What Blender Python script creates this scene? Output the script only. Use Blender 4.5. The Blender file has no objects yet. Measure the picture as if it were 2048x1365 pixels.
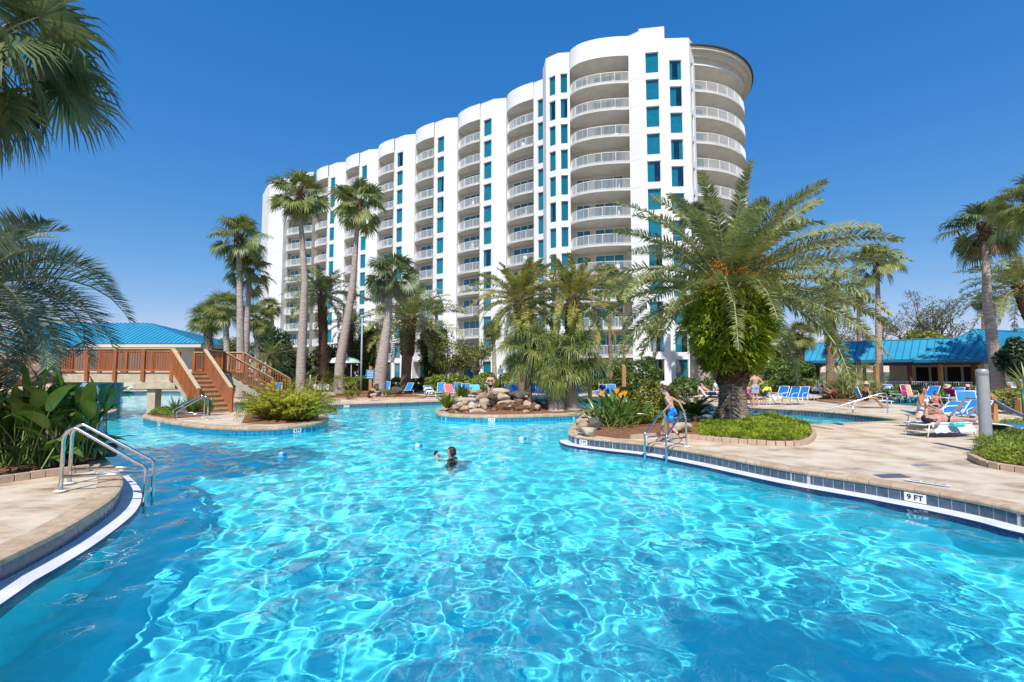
import bpy, math, random
import numpy as np
from mathutils import Vector, Matrix, noise
from mathutils.geometry import tessellate_polygon

S = bpy.context.scene
R = math.radians
PI = math.pi

# ------------------------------------------------------------------ camera
F = 960.0                                   # focal length in photo pixels (2048 wide)
TH = math.atan((744 - 682.5) / F)           # the camera looks slightly up
H = 1.78                                    # eye height above the deck
cam = bpy.data.cameras.new('camera')
cam.sensor_width = 36
cam.lens = F / 2048 * 36
cam.clip_end = 5000
cam.clip_start = 0.05
cam_ob = bpy.data.objects.new('camera', cam)
S.collection.objects.link(cam_ob)
cam_ob.location = (0, 0, H)
cam_ob.rotation_euler = (PI / 2 + TH, 0, 0)
S.camera = cam_ob

# ------------------------------------------------------------------ sky, sun, exposure
SUN_EL, SUN_AZ = R(50), R(9)                # azimuth: degrees left of straight behind the camera
world = bpy.data.worlds.new('World')
S.world = world
world.use_nodes = True
wn = world.node_tree
sky = wn.nodes.new('ShaderNodeTexSky')
sky.sky_type = 'NISHITA'
sky.sun_disc = False
sky.sun_elevation = SUN_EL
sky.sun_rotation = PI + SUN_AZ
sky.altitude = 0
sky.air_density = 1.0
sky.dust_density = 0.0
sky.ozone_density = 5.0
hs = wn.nodes.new('ShaderNodeHueSaturation')
hs.inputs['Saturation'].default_value = 1.3
hs.inputs['Value'].default_value = 1.0
bgn = wn.nodes['Background']
wn.links.new(sky.outputs[0], hs.inputs['Color'])
tint = wn.nodes.new('ShaderNodeMix')
tint.data_type = 'RGBA'
tint.blend_type = 'MULTIPLY'
tint.inputs[0].default_value = 1.0
tint.inputs[7].default_value = (0.95, 0.97, 1.05, 1)
wn.links.new(hs.outputs[0], tint.inputs[6])
# the photograph's clear sky pales only gently towards the horizon: soften each channel's fall-off
sep = wn.nodes.new('ShaderNodeSeparateColor')
com = wn.nodes.new('ShaderNodeCombineColor')
wn.links.new(tint.outputs[2], sep.inputs[0])
for ch, (ex, k) in enumerate(((0.83, 0.84), (0.645, 0.95), (0.42, 1.72))):
    pw = wn.nodes.new('ShaderNodeMath')
    pw.operation = 'POWER'
    pw.inputs[1].default_value = ex
    ml = wn.nodes.new('ShaderNodeMath')
    ml.operation = 'MULTIPLY'
    ml.inputs[1].default_value = k
    wn.links.new(sep.outputs[ch], pw.inputs[0])
    wn.links.new(pw.outputs[0], ml.inputs[0])
    wn.links.new(ml.outputs[0], com.inputs[ch])
wn.links.new(com.outputs[0], bgn.inputs[0])
bgn.inputs[1].default_value = 0.15
sl = bpy.data.lights.new('sun', 'SUN')
sl.energy = 3.75
sl.angle = R(0.5)
sl.color = (1.0, 0.955, 0.89)
sl.cycles.is_caustics_light = True
sun = bpy.data.objects.new('sun', sl)
S.collection.objects.link(sun)
sun.rotation_euler = (PI / 2 - SUN_EL, 0, -SUN_AZ)
S.view_settings.view_transform = 'Standard'
S.view_settings.look = 'None'
S.view_settings.exposure = 0.5
S.render.filter_size = 1.1
S.view_settings.gamma = 1
S.cycles.max_bounces = 10
S.cycles.diffuse_bounces = 4
S.cycles.glossy_bounces = 5
S.cycles.transmission_bounces = 8
S.cycles.transparent_max_bounces = 8
S.cycles.caustics_reflective = True
S.cycles.caustics_refractive = True
S.cycles.sample_clamp_indirect = 5
S.cycles.blur_glossy = 1.0
S.cycles.use_adaptive_sampling = True
S.cycles.adaptive_threshold = 0.012


def ray(px, py):
    u = (px - 1024) / F
    v = (682.5 - py) / F
    y = math.cos(TH) - math.sin(TH) * v
    z = math.sin(TH) + math.cos(TH) * v
    return u / y, z / y


def G(px, py, z=0.0):
    """where the sight line of a photo pixel meets the height z"""
    a, b = ray(px, py)
    Y = (z - H) / b
    return (a * Y, Y)


def AT(px, py, Y):
    """the point at distance Y seen at a photo pixel"""
    a, b = ray(px, py)
    return (a * Y, Y, H + b * Y)


def GX(px, Y):
    """the ground point at distance Y in the column px (near the horizon)"""
    return ((px - 1024) / F * Y, Y)


# ------------------------------------------------------------------ materials
def mat_new(name):
    m = bpy.data.materials.new(name)
    m.use_nodes = True
    n = m.node_tree.nodes
    return m, m.node_tree, n['Principled BSDF'], n, m.node_tree.links


def mixc(nt, fac, a, b, mode='MIX'):
    x = nt.nodes.new('ShaderNodeMix')
    x.data_type = 'RGBA'
    x.blend_type = mode
    for i, v in ((0, fac), (6, a), (7, b)):
        if isinstance(v, (int, float)):
            x.inputs[i].default_value = v
        elif isinstance(v, tuple):
            x.inputs[i].default_value = (*v[:3], 1)
        else:
            nt.links.new(v, x.inputs[i])
    return x.outputs[2]


def ramp(nt, src, stops):
    r = nt.nodes.new('ShaderNodeValToRGB')
    e = r.color_ramp.elements
    while len(e) < len(stops):
        e.new(0.5)
    for k, (p, c) in enumerate(stops):
        e[k].position = p
        e[k].color = (c, c, c, 1) if isinstance(c, (int, float)) else (*c[:3], 1)
    nt.links.new(src, r.inputs[0])
    return r.outputs[0]


def tnoise(nt, scale, detail=4, coord='Position', rough=0.55, stretch=None):
    if coord == 'Position':
        g = nt.nodes.new('ShaderNodeNewGeometry')
        c = g.outputs['Position']
    else:
        g = nt.nodes.new('ShaderNodeTexCoord')
        c = g.outputs['Object']
    if stretch:
        mp = nt.nodes.new('ShaderNodeMapping')
        mp.inputs['Scale'].default_value = stretch
        nt.links.new(c, mp.inputs[0])
        c = mp.outputs[0]
    t = nt.nodes.new('ShaderNodeTexNoise')
    t.inputs['Scale'].default_value = scale
    t.inputs['Detail'].default_value = detail
    t.inputs['Roughness'].default_value = rough
    nt.links.new(c, t.inputs['Vector'])
    return t.outputs[0]


def bump(nt, src, strength, dist, b):
    x = nt.nodes.new('ShaderNodeBump')
    x.inputs['Strength'].default_value = strength
    x.inputs['Distance'].default_value = dist
    nt.links.new(src, x.inputs['Height'])
    nt.links.new(x.outputs[0], b.inputs['Normal'])


def M(name, c1, c2=None, scale=6, rough=0.6, bmp=0, bd=0.01, metal=0, coord='Position', detail=4, stretch=None, lo=0.35, hi=0.65, spec=0.4):
    m, nt, b, n, l = mat_new(name)
    b.inputs['Roughness'].default_value = rough
    b.inputs['Metallic'].default_value = metal
    b.inputs['Specular IOR Level'].default_value = spec
    if c2 is None:
        b.inputs['Base Color'].default_value = (*c1, 1)
    if c2 is not None or bmp:
        t = tnoise(nt, scale, detail, coord, stretch=stretch)
        if c2 is not None:
            l.new(mixc(nt, ramp(nt, t, [(lo, 0.0), (hi, 1.0)]), c1, c2), b.inputs['Base Color'])
        if bmp:
            bump(nt, t, bmp, bd, b)
    return m


def leaf_mat(name, dark, mid, light, rough=0.45, trans=0.3, spec=0.35):
    """foliage: every leaf (mesh island) takes its own tone"""
    m, nt, b, n, l = mat_new(name)
    g = n.new('ShaderNodeNewGeometry')
    c = ramp(nt, g.outputs['Random Per Island'], [(0.0, dark), (0.5, mid), (1.0, light)])
    t = tnoise(nt, 1.7, 2)
    c2 = mixc(nt, 0.55, c, mixc(nt, ramp(nt, t, [(0.35, 0.0), (0.65, 1.0)]), dark, light))
    l.new(c2, b.inputs['Base Color'])
    b.inputs['Roughness'].default_value = rough
    b.inputs['Specular IOR Level'].default_value = spec
    tr = n.new('ShaderNodeBsdfTranslucent')
    l.new(c2, tr.inputs[0])
    mx = n.new('ShaderNodeMixShader')
    mx.inputs[0].default_value = trans
    l.new(b.outputs[0], mx.inputs[1])
    l.new(tr.outputs[0], mx.inputs[2])
    l.new(mx.outputs[0], n['Material Output'].inputs[0])
    return m


MT = {}
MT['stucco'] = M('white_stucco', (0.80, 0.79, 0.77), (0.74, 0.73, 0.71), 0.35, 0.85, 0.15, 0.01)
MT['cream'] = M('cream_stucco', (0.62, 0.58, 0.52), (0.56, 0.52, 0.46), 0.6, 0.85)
MT['slab'] = M('balcony_concrete', (0.66, 0.63, 0.58), (0.58, 0.55, 0.50), 0.8, 0.8)
MT['rail'] = M('white_rail_paint', (0.74, 0.74, 0.73), rough=0.4)
MT['joint'] = M('joint_grey', (0.45, 0.45, 0.44), rough=0.8)
MT['wframe'] = M('window_frame_white', (0.7, 0.72, 0.72), rough=0.4)
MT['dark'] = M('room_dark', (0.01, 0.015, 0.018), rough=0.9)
MT['roofblue'] = M('blue_metal_roof', (0.035, 0.27, 0.42), (0.045, 0.32, 0.48), 0.7, 0.42, metal=0.0, spec=0.5)
MT['roofedge'] = M('blue_metal_fascia', (0.012, 0.16, 0.30), rough=0.4)
MT['greydark'] = M('dark_roof_edge', (0.05, 0.06, 0.07), rough=0.6)
MT['steel'] = M('stainless_steel', (0.62, 0.62, 0.60), (0.5, 0.5, 0.49), 20, 0.22, metal=1.0)
MT['galv'] = M('galvanised_metal', (0.42, 0.43, 0.44), (0.36, 0.37, 0.38), 9, 0.45, metal=0.35)
MT['whitemetal'] = M('white_powder_coat', (0.78, 0.77, 0.74), rough=0.35)
MT['tan'] = M('tan_metal', (0.28, 0.22, 0.15), rough=0.4)
MT['sling'] = M('blue_sling_fabric', (0.004, 0.19, 0.58), (0.006, 0.22, 0.64), 3, 0.7)
MT['navy'] = M('navy_fabric', (0.01, 0.02, 0.09), (0.02, 0.03, 0.14), 8, 0.8)
MT['white'] = M('white_cloth', (0.78, 0.78, 0.78), (0.70, 0.70, 0.72), 6, 0.85, 0.4, 0.02)
MT['aqua'] = M('aqua_towel', (0.05, 0.55, 0.60), (0.08, 0.62, 0.64), 10, 0.9)
MT['coral'] = M('coral_towel', (0.75, 0.14, 0.13), (0.8, 0.2, 0.18), 10, 0.9)
MT['maroon'] = M('maroon_towel', (0.30, 0.01, 0.06), (0.4, 0.02, 0.08), 10, 0.9)
MT['orangecloth'] = M('orange_towel', (0.75, 0.32, 0.15), (0.8, 0.4, 0.25), 10, 0.9)
MT['black'] = M('black_fabric', (0.012, 0.012, 0.014), rough=0.7)
MT['straw'] = M('straw', (0.62, 0.46, 0.26), (0.5, 0.36, 0.2), 40, 0.8, 0.3)
MT['mulch'] = M('pine_mulch', (0.16, 0.06, 0.025), (0.42, 0.20, 0.09), 28, 0.95, 1.0, 0.06, detail=8)
MT['grass'] = M('sand_and_grass', (0.10, 0.12, 0.045), (0.24, 0.19, 0.11), 0.5, 0.95, 0.4, 0.05)
MT['trunkgrey'] = M('palm_trunk_grey', (0.50, 0.41, 0.35), (0.29, 0.22, 0.18), 3.0, 0.9, 0.8, 0.03, coord='Object', detail=6, stretch=(1, 1, 5))
MT['trunkbrown'] = M('palm_trunk_brown', (0.33, 0.20, 0.13), (0.15, 0.09, 0.06), 3.5, 0.9, 0.9, 0.04, coord='Object', detail=6, stretch=(1, 1, 6))
MT['trunkdate'] = M('date_palm_trunk', (0.34, 0.26, 0.20), (0.11, 0.08, 0.06), 3.0, 0.95, 1.0, 0.05, coord='Object', detail=7, stretch=(1.2, 1.2, 8))
MT['boot'] = M('old_palm_boots', (0.17, 0.10, 0.06), (0.08, 0.045, 0.025), 9, 0.95, 0.5, 0.02, coord='Object')
MT['bootgrey'] = M('grey_palm_boots', (0.30, 0.25, 0.20), (0.15, 0.12, 0.10), 9, 0.95, 0.5, 0.02, coord='Object')
MT['bark'] = M('tree_bark', (0.16, 0.125, 0.09), (0.08, 0.06, 0.045), 8, 0.9, 0.6, 0.02, stretch=(1, 1, .3))
MT['rock'] = M('tan_boulder', (0.50, 0.36, 0.22), (0.30, 0.20, 0.13), 2.2, 0.85, 0.9, 0.06, detail=8)
MT['rockpale'] = M('pale_boulder', (0.60, 0.49, 0.37), (0.40, 0.30, 0.21), 2.0, 0.85, 0.9, 0.06, detail=8)
MT['rockdark'] = M('wet_boulder', (0.22, 0.11, 0.05), (0.09, 0.05, 0.03), 2.6, 0.35, 0.9, 0.06, detail=8)
MT['rockslate'] = M('grey_boulder', (0.14, 0.125, 0.115), (0.07, 0.065, 0.06), 2.6, 0.8, 0.9, 0.06, detail=8)
MT['brick'] = M('buff_brick', (0.55, 0.40, 0.29), (0.44, 0.31, 0.22), 7, 0.9, 0.4, 0.02)
MT['wood'] = M('redwood_stain', (0.42, 0.14, 0.045), (0.30, 0.085, 0.025), 5, 0.6, 0.3, 0.01, detail=5, stretch=(1, 1, .15))
MT['woodpale'] = M('pale_timber_cap', (0.62, 0.50, 0.29), (0.52, 0.41, 0.23), 6, 0.7, 0.2, 0.01)
MT['woodbeam'] = M('weathered_beam', (0.56, 0.48, 0.34), (0.44, 0.37, 0.25), 4, 0.8, 0.3, 0.01)
MT['woodtread'] = M('stair_tread_timber', (0.42, 0.22, 0.10), (0.52, 0.32, 0.16), 5, 0.7, 0.3, 0.01)
MT['woodpost'] = M('orange_timber_post', (0.50, 0.24, 0.08), (0.38, 0.17, 0.06), 6, 0.7, 0.3, 0.01, stretch=(1, 1, .15))
MT['woodbrown'] = M('brown_timber', (0.14, 0.06, 0.03), (0.09, 0.04, 0.02), 6, 0.7)
MT['signblue'] = M('sign_blue', (0.01, 0.16, 0.38), rough=0.4)
MT['signwhite'] = M('sign_white', (0.8, 0.8, 0.8), rough=0.4)
MT['ink'] = M('black_ink', (0.012, 0.012, 0.014), rough=0.5)
MT['hair'] = M('brown_hair', (0.035, 0.02, 0.012), (0.07, 0.04, 0.02), 60, 0.55)
MT['hairblack'] = M('dark_hair', (0.01, 0.008, 0.007), (0.03, 0.022, 0.018), 60, 0.5)
MT['hairfair'] = M('fair_hair', (0.30, 0.19, 0.09), (0.2, 0.12, 0.06), 60, 0.55)
MT['eye'] = M('eye_dark', (0.02, 0.015, 0.01), rough=0.2)
MT['lip'] = M('lip', (0.45, 0.16, 0.13), rough=0.5)
MT['orangefruit'] = M('date_fruit', (0.62, 0.27, 0.03), (0.42, 0.17, 0.02), 14, 0.6)
MT['dead'] = leaf_mat('dead_fronds', (0.16, 0.10, 0.05), (0.30, 0.20, 0.11), (0.42, 0.30, 0.17), 0.8, 0.15)
MT['fan'] = leaf_mat('fan_palm_leaf', (0.056, 0.112, 0.027), (0.16, 0.226, 0.053), (0.375, 0.378, 0.112), 0.4, 0.3)
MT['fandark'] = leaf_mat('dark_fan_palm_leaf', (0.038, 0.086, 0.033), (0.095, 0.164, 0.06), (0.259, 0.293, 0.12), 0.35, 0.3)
MT['sabal'] = leaf_mat('cabbage_palm_leaf', (0.049, 0.096, 0.022), (0.167, 0.231, 0.051), (0.451, 0.447, 0.116), 0.4, 0.35)
MT['date'] = leaf_mat('date_palm_leaf', (0.097, 0.145, 0.053), (0.221, 0.272, 0.084), (0.52, 0.508, 0.168), 0.45, 0.25)
MT['dateyel'] = leaf_mat('yellowing_date_palm_leaf', (0.092, 0.137, 0.025), (0.286, 0.306, 0.063), (0.706, 0.58, 0.14), 0.45, 0.3)
MT['pindo'] = leaf_mat('blue_green_palm_leaf', (0.074, 0.125, 0.089), (0.156, 0.23, 0.16), (0.418, 0.481, 0.319), 0.4, 0.2)
MT['rachis'] = M('palm_rachis', (0.42, 0.40, 0.20), (0.30, 0.30, 0.13), 3, 0.5)
MT['bush'] = leaf_mat('shrub_leaf', (0.026, 0.063, 0.013), (0.083, 0.149, 0.026), (0.209, 0.284, 0.058), 0.4, 0.25)
MT['bushbright'] = leaf_mat('bright_shrub_leaf', (0.06, 0.12, 0.013), (0.179, 0.269, 0.029), (0.419, 0.478, 0.072), 0.5, 0.35)
MT['bushyel'] = leaf_mat('yellow_green_shrub_leaf', (0.069, 0.098, 0.012), (0.23, 0.253, 0.035), (0.483, 0.437, 0.09), 0.5, 0.3)
MT['fern'] = leaf_mat('asparagus_fern_leaf', (0.132, 0.164, 0.009), (0.356, 0.38, 0.021), (0.635, 0.582, 0.057), 0.5, 0.4)
MT['groundcover'] = leaf_mat('ground_cover_leaf', (0.093, 0.175, 0.011), (0.281, 0.399, 0.019), (0.598, 0.638, 0.066), 0.5, 0.4)
MT['swordfern'] = leaf_mat('staghorn_fern_leaf', (0.101, 0.231, 0.013), (0.373, 0.541, 0.029), (0.8, 0.8, 0.093), 0.45, 0.35)
MT['tree'] = leaf_mat('tree_leaf', (0.03, 0.059, 0.014), (0.101, 0.151, 0.031), (0.286, 0.302, 0.07), 0.45, 0.25)
MT['treeyel'] = leaf_mat('light_tree_leaf', (0.065, 0.091, 0.016), (0.195, 0.221, 0.046), (0.429, 0.403, 0.104), 0.5, 0.3)
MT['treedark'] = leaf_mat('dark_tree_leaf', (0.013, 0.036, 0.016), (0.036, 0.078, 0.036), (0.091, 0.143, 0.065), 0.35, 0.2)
MT['olive'] = leaf_mat('sparse_olive_leaf', (0.07, 0.075, 0.025), (0.16, 0.16, 0.06), (0.3, 0.28, 0.13), 0.6, 0.3)
MT['paddle'] = leaf_mat('paddle_leaf', (0.03, 0.098, 0.024), (0.076, 0.179, 0.036), (0.254, 0.374, 0.053), 0.28, 0.3, 0.6)
MT['paddlestem'] = M('paddle_stem', (0.20, 0.27, 0.06), (0.12, 0.18, 0.04), 5, 0.5)
MT['orangeflower'] = M('orange_flower', (0.80, 0.25, 0.01), (0.7, 0.35, 0.02), 8, 0.5)
MT['pinkflower'] = M('pink_flower', (0.8, 0.15, 0.25), (0.85, 0.3, 0.4), 8, 0.5)
MT['cycad'] = leaf_mat('cycad_leaf', (0.008, 0.030, 0.010), (0.020, 0.052, 0.016), (0.05, 0.09, 0.03), 0.3, 0.15)
MT['agave'] = leaf_mat('blue_grey_leaf', (0.10, 0.13, 0.13), (0.17, 0.20, 0.20), (0.27, 0.30, 0.29), 0.5, 0.1)


def skin_mat(name, c):
    m, nt, b, n, l = mat_new(name)
    t = tnoise(nt, 14, 3)
    l.new(mixc(nt, ramp(nt, t, [(0.3, 0.0), (0.7, 1.0)]), c, tuple(x * 0.86 for x in c)), b.inputs['Base Color'])
    b.inputs['Roughness'].default_value = 0.55
    b.inputs['Subsurface Weight'].default_value = 0.08
    b.inputs['Subsurface Scale'].default_value = 0.02
    b.inputs['Subsurface Radius'].default_value = (1, 0.4, 0.2)
    return m


MT['skin'] = skin_mat('fair_skin', (0.56, 0.33, 0.23))
MT['skintan'] = skin_mat('tanned_skin', (0.44, 0.22, 0.13))
MT['skinpink'] = skin_mat('pink_skin', (0.60, 0.33, 0.25))


def deck_mat():
    """pale stamped concrete laid in squares, with rusty, still damp stains"""
    m, nt, b, n, l = mat_new('stamped_deck')
    g = n.new('ShaderNodeNewGeometry')
    mp = n.new('ShaderNodeMapping')
    mp.inputs['Rotation'].default_value = (0, 0, R(23))
    l.new(g.outputs['Position'], mp.inputs[0])
    br = n.new('ShaderNodeTexBrick')
    br.inputs['Scale'].default_value = 1.0
    br.inputs['Brick Width'].default_value = 0.62
    br.inputs['Row Height'].default_value = 0.42
    br.inputs['Mortar Size'].default_value = 0.006
    br.inputs['Mortar Smooth'].default_value = 0.4
    br.inputs['Bias'].default_value = 0.0
    br.inputs['Color1'].default_value = (0.60, 0.455, 0.305, 1)
    br.inputs['Color2'].default_value = (0.54, 0.395, 0.255, 1)
    br.inputs['Mortar'].default_value = (0.33, 0.25, 0.18, 1)
    l.new(mp.outputs[0], br.inputs['Vector'])
    c = br.outputs[0]
    s1 = ramp(nt, tnoise(nt, 0.55, 7, rough=0.62, stretch=(0.75, 1.5, 1)), [(0.44, 0.0), (0.56, 1.0)])
    s2 = ramp(nt, tnoise(nt, 5.5, 6, rough=0.65, stretch=(0.5, 1.6, 1)), [(0.40, 0.0), (0.58, 1.0)])
    mul = n.new('ShaderNodeMath')
    mul.operation = 'MULTIPLY'
    l.new(s1, mul.inputs[0])
    l.new(s2, mul.inputs[1])
    c = mixc(nt, mul.outputs[0], c, (0.27, 0.155, 0.085))
    s3 = ramp(nt, tnoise(nt, 9.0, 6, rough=0.7, stretch=(0.5, 1.3, 1)), [(0.54, 0.0), (0.62, 0.75)])
    c = mixc(nt, s3, c, (0.40, 0.27, 0.18))
    s4 = ramp(nt, tnoise(nt, 1.3, 4), [(0.34, 0.0), (0.60, 0.85)])
    c = mixc(nt, s4, c, (0.74, 0.62, 0.47))
    l.new(c, b.inputs['Base Color'])
    rr = ramp(nt, mul.outputs[0], [(0.0, 0.85), (1.0, 0.5)])
    l.new(rr, b.inputs['Roughness'])
    bump(nt, tnoise(nt, 16, 6, rough=0.7), 0.5, 0.012, b)
    return m


MT['deck'] = deck_mat()


def coping_mat():
    m, nt, b, n, l = mat_new('bullnose_coping')
    g = n.new('ShaderNodeNewGeometry')
    r0 = ramp(nt, g.outputs['Random Per Island'], [(0.0, (0.50, 0.36, 0.23)), (0.5, (0.58, 0.43, 0.29)), (1.0, (0.62, 0.49, 0.35))])
    t = ramp(nt, tnoise(nt, 7, 6, rough=0.7), [(0.42, 0.0), (0.62, 0.8)])
    l.new(mixc(nt, t, r0, (0.40, 0.26, 0.15)), b.inputs['Base Color'])
    b.inputs['Roughness'].default_value = 0.75
    bump(nt, tnoise(nt, 30, 4), 0.4, 0.006, b)
    return m


MT['coping'] = coping_mat()


def tile_mat(name, c1, c2, mort):
    m, nt, b, n, l = mat_new(name)
    g = n.new('ShaderNodeNewGeometry')
    l.new(ramp(nt, g.outputs['Random Per Island'], [(0.0, c1), (1.0, c2)]), b.inputs['Base Color'])
    t = tnoise(nt, 12, 4)
    l.new(mixc(nt, ramp(nt, t, [(0.35, 0.0), (0.7, 0.6)]), ramp(nt, g.outputs['Random Per Island'], [(0.0, c1), (1.0, c2)]), mort), b.inputs['Base Color'])
    b.inputs['Roughness'].default_value = 0.25
    return m


MT['tile'] = tile_mat('blue_glazed_tile', (0.035, 0.060, 0.10), (0.07, 0.10, 0.16), (0.13, 0.16, 0.20))
MT['tilepool'] = tile_mat('bright_blue_tile', (0.005, 0.14, 0.30), (0.015, 0.22, 0.42), (0.04, 0.28, 0.45))
MT['grout'] = M('tile_grout', (0.50, 0.50, 0.48), rough=0.8)
MT['groutblue'] = M('blue_tile_grout', (0.25, 0.42, 0.50), rough=0.8)
MT['plaster'] = M('white_plaster', (0.74, 0.74, 0.75), (0.60, 0.61, 0.64), 3, 0.7, 0.3, 0.01, detail=7)
MT['navytile'] = M('navy_tile_trim', (0.01, 0.03, 0.11), rough=0.3)
MT['poolfloor'] = M('pool_plaster_blue', (0.11, 0.84, 0.93), (0.13, 0.87, 0.95), 0.9, 0.8)


def water_mat():
    m, nt, b, n, l = mat_new('pool_water')
    b.inputs['Base Color'].default_value = (0.76, 0.985, 1.0, 1)
    b.inputs['Transmission Weight'].default_value = 1
    b.inputs['Roughness'].default_value = 0
    b.inputs['IOR'].default_value = 1.33
    b.inputs['Specular IOR Level'].default_value = 0.22
    return m


MT['water'] = water_mat()


# ------------------------------------------------------------------ mesh helpers
def link(o):
    S.collection.objects.link(o)
    return o


def tag(o, label=None, cat=None, group=None, kind=None):
    if label:
        o['label'] = label
    if cat:
        o['category'] = cat
    if group:
        o['group'] = group
    if kind:
        o['kind'] = kind
    return o


def empty(name, loc=(0, 0, 0), rz=0, parent=None):
    o = bpy.data.objects.new(name, None)
    o.empty_display_size = 0.2
    o.location = loc
    o.rotation_euler = (0, 0, rz)
    link(o)
    if parent:
        o.parent = parent
    return o


def thing(name, label, cat, loc=(0, 0, 0), rz=0, group=None):
    return tag(empty(name, loc, rz), label, cat, group)


def np_mesh(name, V, faces, mats, parent=None, smooth=False, loc=(0, 0, 0), rz=0, midx=None):
    """faces: list of int arrays (n,3) / (n,4)"""
    me = bpy.data.meshes.new(name)
    V = np.asarray(V, dtype=np.float32)
    me.vertices.add(len(V))
    me.vertices.foreach_set('co', V.ravel())
    loops, starts, tot = [], [], 0
    for f in faces:
        f = np.asarray(f, dtype=np.int32)
        if f.size == 0:
            continue
        k = f.shape[1]
        loops.append(f.ravel())
        starts.append(tot + np.arange(len(f), dtype=np.int32) * k)
        tot += f.size
    loops = np.concatenate(loops)
    starts = np.concatenate(starts)
    me.loops.add(len(loops))
    me.loops.foreach_set('vertex_index', loops)
    me.polygons.add(len(starts))
    me.polygons.foreach_set('loop_start', starts)
    if smooth:
        me.polygons.foreach_set('use_smooth', np.ones(len(starts), dtype=bool))
    if midx is not None:
        me.polygons.foreach_set('material_index', np.asarray(midx, dtype=np.int32))
    me.update(calc_edges=True)
    me.validate()
    for m in (mats if isinstance(mats, (list, tuple)) else [mats]):
        me.materials.append(m)
    o = bpy.data.objects.new(name, me)
    o.location = loc
    o.rotation_euler = (0, 0, rz)
    link(o)
    if parent:
        o.parent = parent
    return o


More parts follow.
